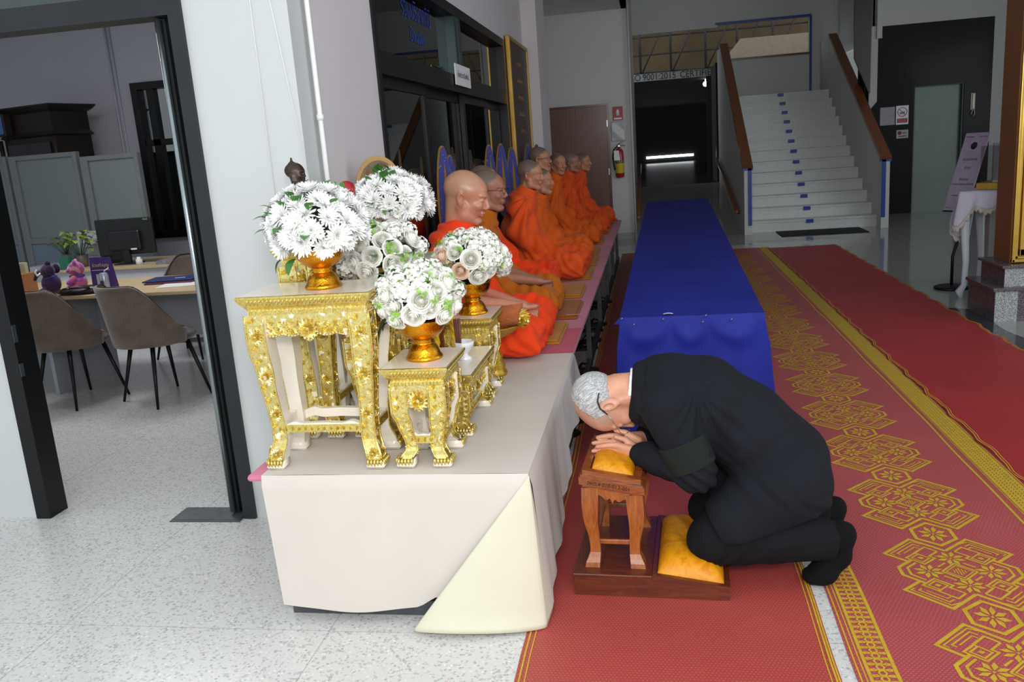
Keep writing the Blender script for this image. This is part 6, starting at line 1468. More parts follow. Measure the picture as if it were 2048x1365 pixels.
# ================================================================== MONKS
def monk(label, x, y, hx, head_z, headpx_dx=0.0, robe=M_robe3, skin=M_skin3, res=0.009, sc=1.0, pitch=0.0, yaw=0.0, both=True, specs=False, gray=1.0, wide=1.0, lapw=0.36, reach=0.36, hands=True, seed=0, under=None, jowl=0.0, lean=0.0):
    """sits cross-legged facing +x; origin at the platform top; hx = forward offset of the head"""
    T = thing('monk', label, 'monk', (x, y, PZ + 0.03)); T['group'] = 'monks seated in a row on the pink platform'
    hz = head_z - (PZ + 0.03)          # ear height
    sz = hz - 0.105 * sc                # shoulder height
    R_ = Field((-0.27, -0.50, -0.03), (0.50, 0.50, sz + 0.13), res)
    kx = reach; ky = lapw
    # torso
    R_.cone((-0.05, 0, 0.13), (hx * 0.3 - 0.04, 0, sz * 0.55), 0.155, 0.145, 0.04, ysc=1.25 * wide)
    R_.cone((hx * 0.3 - 0.04, 0, sz * 0.55), (hx - 0.085, 0, sz - 0.125), 0.140, 0.125, 0.04, ysc=1.35 * wide)
    R_.cone((hx - 0.085, -0.13 * wide, sz - 0.115), (hx - 0.085, 0.13 * wide, sz - 0.115), 0.088, None, 0.05)
    R_.cone((hx - 0.075, 0, sz - 0.09), (hx - 0.035, 0, sz - 0.02), 0.105, 0.082, 0.04)
    for s in (-1, 1):
        limb(R_, [(hx - 0.08, s * 0.18 * wide, sz - 0.135), (0.00, s * 0.245 * wide, sz * 0.52), (0.13, s * 0.20 * wide, sz * 0.34)], [0.082, 0.080, 0.078], 0.045)
        limb(R_, [(-0.03, s * 0.12, 0.11), (kx * 0.85, s * ky * 0.82, 0.085), (kx * 0.92, s * ky * 0.30, 0.07)], [0.115, 0.088, 0.072], 0.04)
        R_.ell((kx * 0.55, s * ky * 0.58, 0.05), (kx * 0.62, ky * 0.50, 0.055), 0.05)
    R_.ell((kx * 0.5, 0, 0.055), (kx * 0.62, ky * 0.95, 0.065), 0.05)
    # cloth corners hanging past the knees
    R_.cone((kx * 0.7, -ky * 0.9, 0.06), (kx * 1.12, -ky * 0.95, 0.018), 0.05, 0.012, 0.03); R_.cone((kx * 0.9, ky * 0.2, 0.05), (kx * 1.22, ky * 0.28, 0.015), 0.055, 0.014, 0.03)
    # opening at the neck and, for the arms, at the lap
    nk = (hx - 0.03, 0, sz + 0.03)
    R_.cone((nk[0] + 0.005, 0, sz - 0.015), (nk[0] + 0.055, 0, sz + 0.14), 0.052, 0.085, 0.012, True)
    R_.plane((0, 0, -0.028), (0, 0, -1), 0.01)
    P, Q = R_.mesh(); P = relax(P, Q, 1)
    rs = np.random.RandomState(seed); X, Y, Z = P[:, 0], P[:, 1], P[:, 2]; N = vnormals(P, Q)
    nz = wav(X, Y, Z, 2.2, seed)
    up = sst(0.16, 0.30, Z)
    # folds fan out from the near shoulder across chest and back, and sweep over the lap
    cx0, cz0 = hx - 0.02, sz - 0.04
    ang = np.arctan2(X - cx0 + 0.25 * (Y + 0.1), -(Z - cz0)); fan = np.sin(ang * 13 + 2.2 * nz + seed)
    dr = np.sqrt((X - cx0) ** 2 + (Z - cz0) ** 2 + 0.2 * Y ** 2)
    fold1 = (np.abs(fan) ** 0.7 * np.sign(fan)) * sst(0.0, 0.10, dr) * (0.6 + 0.4 * sst(0.05, 0.3, dr))
    neckd = np.sqrt((X - nk[0]) ** 2 + Y ** 2 + (Z - sz) ** 2); ring = np.sin(neckd * 120 + 1.5 * nz) * sst(0.22, 0.08, neckd)
    lap = np.sin((Y * 0.9 + X * 0.5) * 52 + 3.0 * nz + seed) * (1 - up)
    lap2 = np.sin((X * 1.1 - Y * 0.6 + Z) * 70 + 2.5 * wav(X, Y, Z, 3, seed + 1)) * (1 - up)
    D = 0.016 * fold1 * up * (1 - 0.95 * sst(0.2, 0.10, neckd)) + 0.007 * ring * up * sst(0.06, 0.11, neckd) + 0.010 * lap + 0.005 * lap2 + 0.006 * nz
    D *= sst(-0.02, 0.03, Z) * 0.8 + 0.2
    midx = None; mats = [robe]
    if under is not None:
        mats = [robe, under]; c = P[Q].mean(1); midx = ((c[:, 2] < 0.17) & (c[:, 0] > 0.12)).astype(int)
    np_obj('robe', P + N * D[:, None], Q, mats, T, None, midx)
    # body: head, neck, chest, arms and hands in the lap
    br = 0.0045 if res > 0.008 else 0.0038
    Bd = Field((-0.20, -0.30, 0.10), (0.45, 0.16, hz + 0.17), br) if hands else Field((-0.20, -0.2, sz - 0.1), (0.3, 0.2, hz + 0.17), br)
    f = (math.cos(yaw) * math.cos(pitch), math.sin(yaw) * math.cos(pitch), -math.sin(pitch)); u = (math.cos(yaw) * math.sin(pitch), math.sin(yaw) * math.sin(pitch), math.cos(pitch))
    hc = (hx, 0, hz); Rr, Ww = head_into(Bd, hc, f, u, 0.010, sc, wide=1.0 + 0.3 * (wide - 1), jowl=jowl)
    n0 = Ww((0, -0.03, -0.03)); Bd.cone(n0, (hx - 0.05, 0, sz - 0.06), 0.054 * sc * (1 + jowl * 12), 0.062 * sc * (1 + jowl * 8), 0.02); Bd.cone((hx - 0.06, -0.04, sz - 0.11), (hx - 0.06, 0.04, sz - 0.11), 0.05, k=0.03)
    if hands:
        # right forearm comes out of the sleeve, hands folded in the lap
        e = (0.10, -0.215 * wide, sz * 0.40); w1 = (kx * 0.80, -0.055, 0.185); limb(Bd, [e, w1], [0.040, 0.027], 0.015)
        e2 = (0.10, 0.10, sz * 0.40); w2 = (kx * 0.78, 0.03, 0.175); limb(Bd, [e2, w2], [0.036, 0.026], 0.015)
        for (wx, wy, wz), s in ((w1, 1), (w2, -1)):
            d = np.array([0.72, 0.62 * s, -0.22]); d /= np.linalg.norm(d); l_ = np.array([-0.62 * s, 0.72, 0]); l_ /= np.linalg.norm(l_); w_ = np.array([wx, wy, wz])
            kn = []
            for i in range(4):
                o_ = (i - 1.5) * 0.0185; k_ = w_ + d * (0.078 - 0.004 * abs(i - 1)) + l_ * o_; Bd.cone(w_ + l_ * o_ * 0.5, k_, 0.018, 0.0125, 0.012)
                L = (0.058, 0.066, 0.062, 0.048)[i]; p1 = k_ + d * L * 0.5 + np.array([0, 0, -0.006]); p2 = k_ + d * L * 0.85 + np.array([0, 0, -0.02]); Bd.cone(k_, p1, 0.0105, 0.0095, 0.003); Bd.cone(p1, p2, 0.0095, 0.008, 0.002)
            tb = w_ + l_ * 0.03 * -s + d * 0.02; Bd.cone(tb, tb + d * 0.045 + l_ * -s * 0.015 + [0, 0, 0.01], 0.014, 0.010, 0.008)
    P, Q = Bd.mesh(); P = relax(P, Q, 1, 0.4)
    def at(P):
        L = (P - np.array(hc)) @ Rr / sc; x_, y_, z_ = L[:, 0], L[:, 1], L[:, 2]
        line = -0.012 + 1.05 * np.clip(z_ - 0.005, 0, 0.075) - 0.25 * np.clip(np.abs(x_) - 0.05, 0, 1)     # hairline
        return gray * sst(0.010, -0.010, y_ - line) * sst(-0.025, 0.0, z_ + 0.06 * sst(-0.02, -0.05, y_)) * sst(0.084, 0.077, np.abs(x_)) 
    np_obj('body', P, Q, skin, T, at(P))
    if specs:
        S_ = thing('spectacles', None, None); S_.parent = T; g = MB()
        H = lambda p: tuple(np.array(Ww(p)))
        for s in (-1, 1):
            g.tube([H((s * (0.032 + 0.022 * math.cos(a)), 0.108, 0.006 + 0.015 * math.sin(a))) for a in [k * PI / 8 for k in range(16)]], 0.0013, 6, closed=True)
            g.tube([H((s * 0.055, 0.107, 0.012)), H((s * 0.077, 0.085, 0.014)), H((s * 0.082, 0.03, 0.014)), H((s * 0.083, -0.01, 0.012))], 0.0015, 6)
        g.tube([H((-0.01, 0.108, 0.01)), H((0, 0.112, 0.013)), H((0.01, 0.108, 0.01))], 0.0013, 6); g.build('wire_frame', M_blackplastic, S_)
    return T
monk('large bald monk in vermilion robe seated nearest the flowers', -1.07, 4.42, 0.10, 1.318, robe=M_robe1, skin=M_skin1, res=0.0075, sc=1.15, pitch=0.26, wide=1.15, gray=0.55, lapw=0.42, reach=0.46, seed=2, jowl=0.008)
monk('monk with spectacles in ochre robe, second from the flowers', -1.09, 5.26, 0.08, 1.305, robe=M_robe2, skin=M_skin2, res=0.008, sc=1.10, yaw=-0.15, pitch=0.05, specs=True, lapw=0.31, reach=0.46, seed=5, under=M_robe2)
monk('monk mostly hidden behind the spectacled monk in ochre', -1.205, 5.98, 0.035, 1.335, robe=M_robe1, skin=M_skin3, res=0.010, lapw=0.31, reach=0.52, seed=7, hands=False)
monk('monk in orange robe with dark stubble and large ear, fourth from the flowers', -1.04, 6.80, 0.085, 1.338, robe=M_robe3, skin=M_skin3, res=0.009, pitch=0.08, yaw=-0.1, lapw=0.34, reach=0.48, seed=11, hands=False)
monk('monk with only chin and cheek visible behind the fourth monk', -1.04, 7.50, 0.08, 1.255, robe=M_robe4, skin=M_skin3, res=0.010, lapw=0.27, reach=0.46, seed=13, hands=False)
monk('tall monk with spectacles rising above the fourth monk', -1.13, 8.22, 0.08, 1.435, robe=M_robe4, skin=M_skin3, res=0.010, yaw=-0.1, specs=True, lapw=0.32, reach=0.50, seed=17, hands=False)
monk('monk turning his face toward the camera between two shaven heads', -1.05, 9.15, 0.07, 1.36, robe=M_robe4, skin=M_skin3, res=0.010, yaw=-0.85, lapw=0.36, reach=0.46, seed=19, hands=False)
monk('monk in orange robe second from the far end', -1.00, 10.15, 0.07, 1.345, robe=M_robe3, skin=M_skin2, res=0.011, yaw=-0.1, lapw=0.36, reach=0.42, seed=23, hands=False)
monk('last monk at the far end of the row beside the brown door', -0.93, 11.0, 0.07, 1.325, robe=M_robe3, skin=M_skin3, res=0.011, yaw=-0.2, lapw=0.34, reach=0.38, seed=29, hands=False)
# seat mats
for i, (x, y, w_, l_, m_, lab) in enumerate(((-0.60, 4.62, 0.44, 0.50, M_cushion, 'mustard cloth seat mat under the large bald monk'), (-0.545, 5.30, 0.34, 0.54, M_cushion2, 'rust brown seat mat with a white stripe under the ochre monk'), (-0.575, 6.00, 0.36, 0.50, M_cushion, 'mustard seat mat under the hidden third monk'), (-0.565, 6.80, 0.34, 0.5, M_cushion, 'mustard seat mat under the fourth monk'),
                                    (-0.57, 7.55, 0.34, 0.5, M_cushion, 'mustard seat mat under the fifth monk'), (-0.60, 8.28, 0.36, 0.5, M_cushion, 'mustard seat mat under the tall spectacled monk'), (-0.6, 9.15, 0.36, 0.5, M_cushion, 'mustard seat mat under the monk facing the camera'), (-0.58, 10.15, 0.36, 0.5, M_cushion, 'mustard seat mat under the monk second from the end'), (-0.58, 11.05, 0.32, 0.6, M_cushion, 'mustard seat mat under the last monk'))):
    tt = thing('seat_mat', lab, 'seat mat', (x, y, PZ - 0.002)); tt['group'] = 'cloth seat mats on the pink platform'
    x0_ = -(x + 1.16) if True else 0
    mb = MB()
    for k in range(2): mb.box((max(-1.16 - x, -0.62), -l_ / 2 + 0.01 * k, 0.0 + 0.013 * k), (w_ * 0.20 - 0.012 * k, l_ / 2 - 0.008 * k, 0.0135 + 0.013 * k), bev=0.006)
    mb.build('mat', m_, tt)
    if i == 1: MB().sheet(lambda u, v: (0.0 + 0.1 * v, -0.262 + 0.012 * u - 0.0 + 0.004 * math.sin(v * 9), 0.0275), 2, 8).build('white_stripe', M_white, tt)
# feet of the last monk reaching over the edge
# ---- talipot fans behind the monks
M_fanblue = NT('blue_brocade'); 
def mk_fan():
    t = M_fanblue; v = t.n('ShaderNodeTexVoronoi'); v.inputs['Scale'].default_value = 42; t.l(t.obj(), v.inputs['Vector'])
    f = t.math('LESS_THAN', v.outputs['Distance'], 0.16); t.color(t.mix(f, srgb('#232a86'), srgb('#a8974f'))); return t.done(0.7, 0.0, Sheen_Weight=0.3)
M_fan = mk_fan(); M_fangold = simple('gold_thread_embroidery', '#b98a2c', 0.45, 0.4, var=0.2, vscale=120, bump=0.5, bscale=400)
def monk_fan(label, x, y, ztip, rot, w_=0.15, h_=0.50, group='ceremonial fans leaning behind the monks'):
    T = thing('ceremonial_fan', label, 'fan', (x, y, PZ), rot); T['group'] = group; zt = ztip - PZ; zb = zt - h_
    def outline(g): 
        P = []
        for i in range(41):
            a = -PI / 2 + 2 * PI * i / 40; t = (math.sin(a) + 1) / 2; ww = (w_ + g) * math.copysign(abs(math.cos(a)) ** 0.9, math.cos(a)) * (1.0 - 0.35 * t) ; P.append((ww, zb + t * h_ + (g if t > 0.5 else -g)))
        return P[:-1]
    MB().prism(outline(0.008), -0.006, 0.004, 'y').build('gold_rim', M_fangold, T); MB().prism(outline(0), -0.009, -0.006, 'y').build('brocade_face', M_fan, T)
    mb = MB().prism([(0, zb + h_ * 0.22), (0.026, zb + h_ * 0.42), (0.018, zb + h_ * 0.6), (0.0, zb + h_ * 0.84), (-0.018, zb + h_ * 0.6), (-0.026, zb + h_ * 0.42)], -0.013, -0.009, 'y')
    mb.box((-0.05, -0.014, zb + h_ * 0.10), (0.05, -0.009, zb + h_ * 0.135), bev=0.002).tube([(-0.05, -0.012, zb + h_ * 0.12), (-0.065, -0.012, zb + h_ * 0.15)], 0.005, 5)
    mb.build('embroidery', M_fangold, T)
    MB().tube([(0, 0, 0.0), (0, 0, zb + 0.02)], 0.009, 8).lathe([(0, 0), (0.03, 0), (0.03, 0.01), (0.01, 0.02), (0, 0.02)], 12).build('handle', M_teak_dark, T)
    return T
monk_fan('blue brocade ceremonial fan behind the large bald monk', -1.29, 5.30, 1.600, 1.25, 0.105, 0.66)
monk_fan('blue brocade ceremonial fan directly beside the first one, half covered', -1.33, 5.66, 1.54, 1.25, 0.10, 0.66)
monk_fan('leftmost of three blue ceremonial fans against the dark glass', -1.31, 7.0, 1.600, 1.2, 0.10, 0.62)
monk_fan('middle of three blue ceremonial fans against the dark glass', -1.28, 7.40, 1.605, 1.2, 0.12, 0.62)
monk_fan('rightmost of three blue ceremonial fans against the dark glass', -1.24, 7.72, 1.570, 1.2, 0.12, 0.62)
monk_fan('blue ceremonial fan in front of the gold framed board', -1.27, 9.0, 1.59, 1.2, 0.12, 0.6)
monk_fan('blue ceremonial fan at the right edge of the gold framed board', -1.27, 9.72, 1.585, 1.2, 0.12, 0.6)
# woven palm fan
tt = thing('palm_leaf_fan', 'round woven straw fan behind the far chrysanthemum bowl', 'fan', (-1.25, 3.86, PZ), 0.45); tt['group'] = 'ceremonial fans leaning behind the monks'
M_straw = simple('straw_brown', '#b08a55', 0.8, bump=0.6, bscale=200); M_straw2 = simple('pale_straw', '#d5c7a8', 0.8, bump=0.6, bscale=200); M_straw3 = simple('grey_straw', '#8d8b83', 0.8)
c_ = (0, 0, 0.895)
for r0_, r1_, m_, n_, d_ in ((0.0, 0.075, M_straw2, 'woven_centre', -0.008), (0.075, 0.10, M_straw, 'woven_ring', -0.009), (0.10, 0.112, M_straw3, 'woven_ring', -0.010), (0.112, 0.130, M_straw, 'woven_rim', -0.012)):
    MB().lathe([(r0_, d_), (r1_, d_), (r1_, 0.004), (r0_, 0.004)], 36, mtx=Matrix.Translation(c_) @ Matrix.Rotation(PI / 2, 4, 'X') @ Matrix.Diagonal((0.85, 1.15, 1, 1)), smooth=False).build(n_, m_, tt)
MB().tube([(0, 0, 0), (0, 0, 0.80)], 0.009, 8).build('handle', M_teak_dark, tt)
# ================================================================== OFFICE BEHIND THE DOOR
M_velvet = simple('taupe_velvet', '#67574b', 0.85, var=0.18, vscale=9, Sheen_Weight=0.4)
def office_chair(label, x, y, rot, group='taupe shell chairs at the office table'):
    T = thing('shell_chair', label, 'chair', (x, y, 0), rot); T['group'] = group
    # local +y faces the table; backrest at -y
    def shell(u, v):
        a = (u - 0.5) * 2 * 1.95; z0 = 0.43; s_ = math.cos(a * 0.5); top = 0.86 - 0.30 * sst(0.55, 1.0, abs(a) / 1.95 * 1.0) - 0.02 * abs(a)
        top = 0.855 - 0.33 * (0 if abs(a) < 0.75 else sst(0, 1, (abs(a) - 0.75) / 1.2)); z = z0 + (top - z0) * v; r = 0.235 + 0.02 * v + 0.02 * (1 - v) ** 2 * 0
        fl = 0.02 + 0.05 * v * max(0, math.cos(a)); return (math.sin(a) * (r + 0.0), -math.cos(a) * (r) - fl + 0.02, z)
    MB().sheet(shell, 34, 12, 0, -0.032, True).build('backrest', M_velvet, T)
    mb = MB(); mb.tube([shell(i / 40, 1.0) for i in range(41)], 0.006, 6); mb.build('piping', M_darkcab, T)
    MB().lathe([(0, 0.395), (0.15, 0.40), (0.205, 0.42), (0.222, 0.445), (0.21, 0.472), (0.15, 0.485), (0, 0.488)], 30, mtx=Matrix.Translation((0, 0.045, 0)) @ Matrix.Diagonal((1, 1.12, 1, 1))).build('seat', M_velvet, T)
    for sx in (-1, 1):
        for sy in (-1, 1): MB().tube([(sx * 0.14, 0.03 + sy * 0.13, 0.42), (sx * 0.225, 0.03 + sy * 0.21, 0.0)], [0.017, 0.009], 10).build('leg', M_black, T)
    return T
office_chair('taupe velvet shell chair at the left, cut by the black door jamb', -4.14, 5.32, -0.35)
office_chair('taupe velvet shell chair nearest the open glass door', -3.48, 5.33, -0.50)
office_chair('taupe velvet shell chair on the far side of the office table', -4.02, 6.75, PI - 0.1)
M_laminate = simple('pale_grey_laminate', '#a9adb4', 0.5, var=0.02)
dk1 = thing('office_table', 'light maple table with grey side panel in the office', 'table', (0, 0, 0))
MB().box((-5.3, 5.45, 0.725), (-2.95, 6.33, 0.752), bev=0.004).build('tabletop', M_maple, dk1)
MB().box((-4.47, 5.50, 0.0), (-4.44, 6.25, 0.725)).build('side_panel', M_laminate, dk1); MB().box((-5.25, 5.95, 0.0), (-4.47, 5.98, 0.725)).build('back_panel', M_laminate, dk1); MB().box((-4.44, 6.10, 0.30), (-3.0, 6.125, 0.725)).build('modesty_panel', M_laminate, dk1); MB().box((-3.05, 5.6, 0), (-3.0, 6.2, 0.725)).build('side_panel', M_laminate, dk1)
dk2 = thing('office_desk', 'maple topped desk with white front panel behind the table', 'desk', (0, 0, 0))
MB().box((-5.6, 7.15, 0.725), (-3.6, 7.95, 0.752), bev=0.004).build('tabletop', M_maple, dk2); MB().box((-5.55, 7.18, 0.05), (-3.65, 7.21, 0.725)).build('front_panel', simple('white_laminate', '#c9ccd2', 0.5, var=0.02), dk2); MB().box((-5.55, 7.21, 0), (-5.52, 7.9, 0.725)).box((-3.68, 7.21, 0), (-3.65, 7.9, 0.725)).build('side_panel', M_laminate, dk2)
# monitor
tt = thing('computer_monitor', 'black computer monitor seen from behind on the desk', 'monitor', (-4.95, 7.40, 0.752), 0.08)
MB().box((-0.28, -0.02, 0.09), (0.28, 0.02, 0.43), bev=0.008).build('screen', M_blackplastic, tt); MB().box((-0.16, -0.055, 0.13), (0.16, -0.018, 0.32), bev=0.015).build('rear_housing', M_blackplastic, tt)
MB().box((-0.035, -0.05, 0.01), (0.035, -0.01, 0.22), bev=0.006).build('stand', M_blackplastic, tt); MB().box((-0.11, -0.10, 0.0), (0.11, 0.08, 0.012), bev=0.004).build('foot', M_blackplastic, tt)
MB().box((0.06, -0.0565, 0.135), (0.12, -0.0555, 0.15)).build('label_sticker', M_white, tt); MB().box((0.20, -0.0215, 0.405), (0.25, -0.0205, 0.42)).build('green_sticker', simple('sticker_green', '#4e8a3a', 0.5), tt)
# partitions
M_part = simple('grey_partition_frame', '#7d7f82', 0.45, 0.2, var=0.03); M_partf = mk_cloth('blue_grey_partition_fabric', '#6f7d8c', 0.9, 0.1)
edges = [(-7.9, 8.45, -6.78, 8.30), (-6.74, 8.29, -5.86, 8.18), (-5.82, 8.17, -5.12, 8.10)]
for i, (ax0, ay0, bx0, by0) in enumerate(edges):
    a_ = math.atan2(by0 - ay0, bx0 - ax0); L = math.hypot(bx0 - ax0, by0 - ay0); zt = (1.87, 1.86, 1.80)[i]
    tt = thing('partition_screen', ('frosted glass partition screen at the far left', 'wide frosted glass partition screen behind the plants', 'narrow frosted glass partition screen left of the dark window')[i], 'partition', (ax0, ay0, 0), a_); tt['group'] = 'office partition screens'
    MB().box((0, -0.03, 0), (0.09, 0.03, zt), bev=0.004).box((L - 0.05, -0.03, 0), (L, 0.03, zt), bev=0.004).box((0.09, -0.028, zt - 0.045), (L - 0.05, 0.028, zt)).box((0.09, -0.028, 0.93), (L - 0.05, 0.028, 0.985)).box((0.09, -0.028, 0.05), (L - 0.05, 0.028, 0.12)).build('frame', M_part, tt)
    MB().box((0.09, -0.006, 0.985), (L - 0.05, 0.006, zt - 0.045)).build('frosted_pane', M_frost, tt); MB().box((0.09, -0.015, 0.12), (L - 0.05, 0.015, 0.93)).build('fabric_panel', M_partf, tt)
# dark wooden cabinet top above the partition
tt = thing('wooden_cabinet', 'tall dark wooden display cabinet rising above the partition', 'cabinet', (-6.74, 8.95, 0), -0.25)
MB().rectloft([(0.42, 0.26, 0.0), (0.42, 0.26, 0.55), (0.40, 0.24, 0.56), (0.40, 0.24, 2.06), (0.43, 0.27, 2.08), (0.40, 0.24, 2.12), (0.40, 0.24, 2.32), (0.44, 0.28, 2.35), (0.47, 0.31, 2.385), (0.47, 0.31, 2.40)]).build('body', M_darkcab, tt)
MB().box((-0.34, -0.262, 0.62), (0.34, -0.245, 2.0)).build('door', M_darkglass, tt)
MB().box((-0.40, -0.36, 2.10), (-0.20, -0.27, 2.34), bev=0.005).build('clock_case', M_darkcab, tt); MB().box((-0.375, -0.365, 2.125), (-0.225, -0.36, 2.32)).build('blue_plate', simple('pale_blue_plate', '#4f79b8', 0.4), tt)
for x in (-0.43, 0.43): MB().tube([(x, -0.27, 1.5), (x, -0.27, 2.06)], 0.025, 10).build('post', M_darkcab, tt)
# things on the office table
def onT(o, lab, cat): return tag(o, lab, cat)
tt = thing('wooden_box', 'small plain wooden box with papers on the table behind the left chair', 'box', (-4.86, 5.72, 0.752), -0.1)
MB().box((-0.20, -0.10, 0), (0.16, 0.10, 0.15), bev=0.003).build('box', mk_wood('pine_box', '#8a5a30', '#a8713f', 0.5, (3, 20, 20), 0.0), tt)
MB().box((-0.19, 0.02, 0.10), (0.15, 0.05, 0.23)).box((-0.17, -0.03, 0.1), (0.12, -0.015, 0.21)).build('papers', simple('cream_papers', '#b9b596', 0.8), tt)
# plush elephant
EF = Field((-0.13, -0.10, 0.0), (0.15, 0.10, 0.27), 0.004)
EF.ell((0, 0, 0.07), (0.07, 0.055, 0.075), 0.02); EF.ell((-0.01, 0, 0.165), (0.05, 0.048, 0.05), 0.015)
for s in (-1, 1): EF.ell((0.03, s * 0.05, 0.175), (0.03, 0.010, 0.036), 0.01); EF.cone((-0.03, s * 0.04, 0.03), (-0.07, s * 0.045, 0.015), 0.022, 0.02, 0.01)
limb(EF, [(-0.045, 0, 0.165), (-0.09, 0, 0.15), (-0.115, 0, 0.11)], [0.022, 0.017, 0.012], 0.012); EF.ell((-0.0, 0, 0.225), (0.02, 0.02, 0.02), 0.01)
P, Q = EF.mesh(); tt = thing('plush_elephant', 'dark purple plush elephant with pale tusks on the office table', 'plush toy', (-4.46, 5.66, 0.752), 0.2); np_obj('plush_body', P, Q, mk_cloth('purple_plush', '#33203f', 0.95, 0.4), tt)
mb = MB(); [mb.tube([(-0.05, s * 0.028, 0.155), (-0.075, s * 0.034, 0.14), (-0.085, s * 0.036, 0.165), (-0.07, s * 0.036, 0.185)], [0.008, 0.008, 0.007, 0.004], 8) for s in (-1, 1)]; mb.build('tusk', M_cream, tt)
MB().tube([(0.045 * math.cos(a), 0.04 * math.sin(a), 0.118 + 0.008 * math.cos(a)) for a in [k * PI / 8 for k in range(16)]], 0.006, 6, closed=True).build('neck_ribbon', simple('blue_ribbon', '#2b3fa0', 0.5), tt)
TF = Field((-0.13, -0.11, 0.0), (0.13, 0.11, 0.27), 0.004)
TF.ell((0, 0, 0.065), (0.065, 0.055, 0.065), 0.02); TF.ell((0, 0, 0.165), (0.058, 0.055, 0.055), 0.012); TF.ell((-0.045, -0.02, 0.155), (0.022, 0.024, 0.02), 0.01)
for s in (-1, 1): TF.ell((0.0, s * 0.042, 0.215), (0.014, 0.022, 0.022), 0.006); TF.cone((-0.02, s * 0.045, 0.03), (-0.07, s * 0.055, 0.02), 0.026, 0.024, 0.01); TF.cone((-0.02, s * 0.05, 0.10), (-0.055, s * 0.065, 0.07), 0.02, 0.018, 0.01)
P, Q = TF.mesh(); tf = NT('floral_plush'); vv = tf.n('ShaderNodeTexVoronoi'); vv.inputs['Scale'].default_value = 38; tf.l(tf.obj(), vv.inputs['Vector']); tf.color(tf.ramp(vv.outputs['Color'], [(0.0, srgb('#8a3a86')), (0.35, srgb('#a64c8d')), (0.6, srgb('#b4566a')), (0.8, srgb('#c08a8a'))], 'CONSTANT')); 
tt = thing('plush_bear', 'pink and purple flowered plush bear beside the purple elephant', 'plush toy', (-4.28, 5.72, 0.752), 0.5); np_obj('plush_body', P, Q, tf.done(0.9, 0.0, Sheen_Weight=0.4), tt)
MB().tube([(0.05 * math.cos(a), 0.045 * math.sin(a), 0.112) for a in [k * PI / 8 for k in range(16)]], 0.006, 6, closed=True).build('neck_ribbon', MATS['blue_ribbon'], tt)
tt = thing('desk_sign', 'purple upright card sign with yellow Thai lettering on the office table', 'sign', (-4.11, 5.78, 0.752), 0.05)
MB().prism([(-0.02, 0), (0.05, 0), (0.0, 0.235), (-0.005, 0.235)], -0.085, 0.085, 'x').build('card', simple('deep_purple_card', '#3a2168', 0.5), tt)
text_mesh('lettering', 'ร่วมทำบุญ', 0.033, simple('yellow_letters', '#b8a838', 0.5), tt, (0, -0.0115, 0.175), (PI / 2 - 0.085, 0, 0))
MB().box((-0.07, -0.017, 0.137), (0.07, -0.014, 0.142)).box((-0.04, -0.022, 0.02), (0.04, -0.020, 0.11)).build('pale_panel', simple('pale_card', '#a59fae', 0.6), tt)
tt = thing('drink_can', 'pale blue drink can with a straw beside the purple card', 'can', (-4.02, 5.66, 0.752))
MB().lathe([(0, 0), (0.026, 0), (0.032, 0.008), (0.032, 0.118), (0.026, 0.128), (0.026, 0.131), (0, 0.129)], 24).build('can', simple('pale_blue_tin', '#a7b0bf', 0.3, 0.5), tt); MB().tube([(0.01, 0, 0.12), (0.012, 0, 0.145), (0.05, 0.0, 0.165)], 0.0035, 6).build('straw', M_white, tt)
MB().box((-0.012, -0.0335, 0.045), (0.014, -0.031, 0.075)).build('emblem', MATS['navy_letters'], tt)
tt = thing('leather_bag', 'dark leather handbag lying on the table between the chairs', 'bag', (-4.15, 5.52, 0.752), 0.1)
SF = Field((-0.22, -0.10, 0.0), (0.24, 0.10, 0.10), 0.006); SF.ell((0, 0, 0.025), (0.17, 0.07, 0.028), 0.01); SF.ell((0.08, 0.01, 0.04), (0.09, 0.05, 0.022), 0.02); SF.plane((0, 0, 0.001), (0, 0, -1), 0.003); P, Q = SF.mesh(); np_obj('bag_body', P, Q, simple('black_leather', '#1c1513', 0.35, bump=0.4, bscale=60), tt)
MB().tube([(-0.12, -0.05, 0.03), (-0.05, -0.085, 0.055), (0.05, -0.08, 0.06), (0.12, -0.04, 0.05)], 0.007, 8).build('strap', MATS['black_leather'], tt); MB().lathe([(0.012, 0), (0.018, 0), (0.018, 0.006), (0.012, 0.006)], 14, mtx=TR(-0.02, -0.075, 0.055)).build('buckle', M_steel, tt)
for k, (dx, m_, lab) in enumerate(((0.0, simple('navy_folder', '#23305f', 0.5), 'navy blue document folder lying on top of the maroon one'), (0.03, simple('maroon_folder', '#5a2438', 0.5), 'maroon document folder under the navy one on the office table'))):
    o = MB().box((-0.19, -0.13, 0.0), (0.19, 0.13, 0.012), bev=0.003).build('document_folder', m_); o.location = (-3.66 + dx * 1.2, 5.98 - dx, 0.753 + (0.013 if k == 0 else 0.0)); o.rotation_euler = (0, 0, 0.15 - 0.1 * k); tag(o, lab, 'folder')
    if k == 0: MB().box((0.02, -0.03, 0.0125), (0.10, -0.01, 0.013)).build('label_strip', M_white, o)
o = MB().box((-0.15, -0.10, 0), (0.15, 0.10, 0.003)).build('loose_papers', M_white); o.location = (-3.47, 5.75, 0.753); o.rotation_euler = (0, 0, 0.2); tag(o, 'white loose sheets sticking out beside the maroon folder', 'paper')
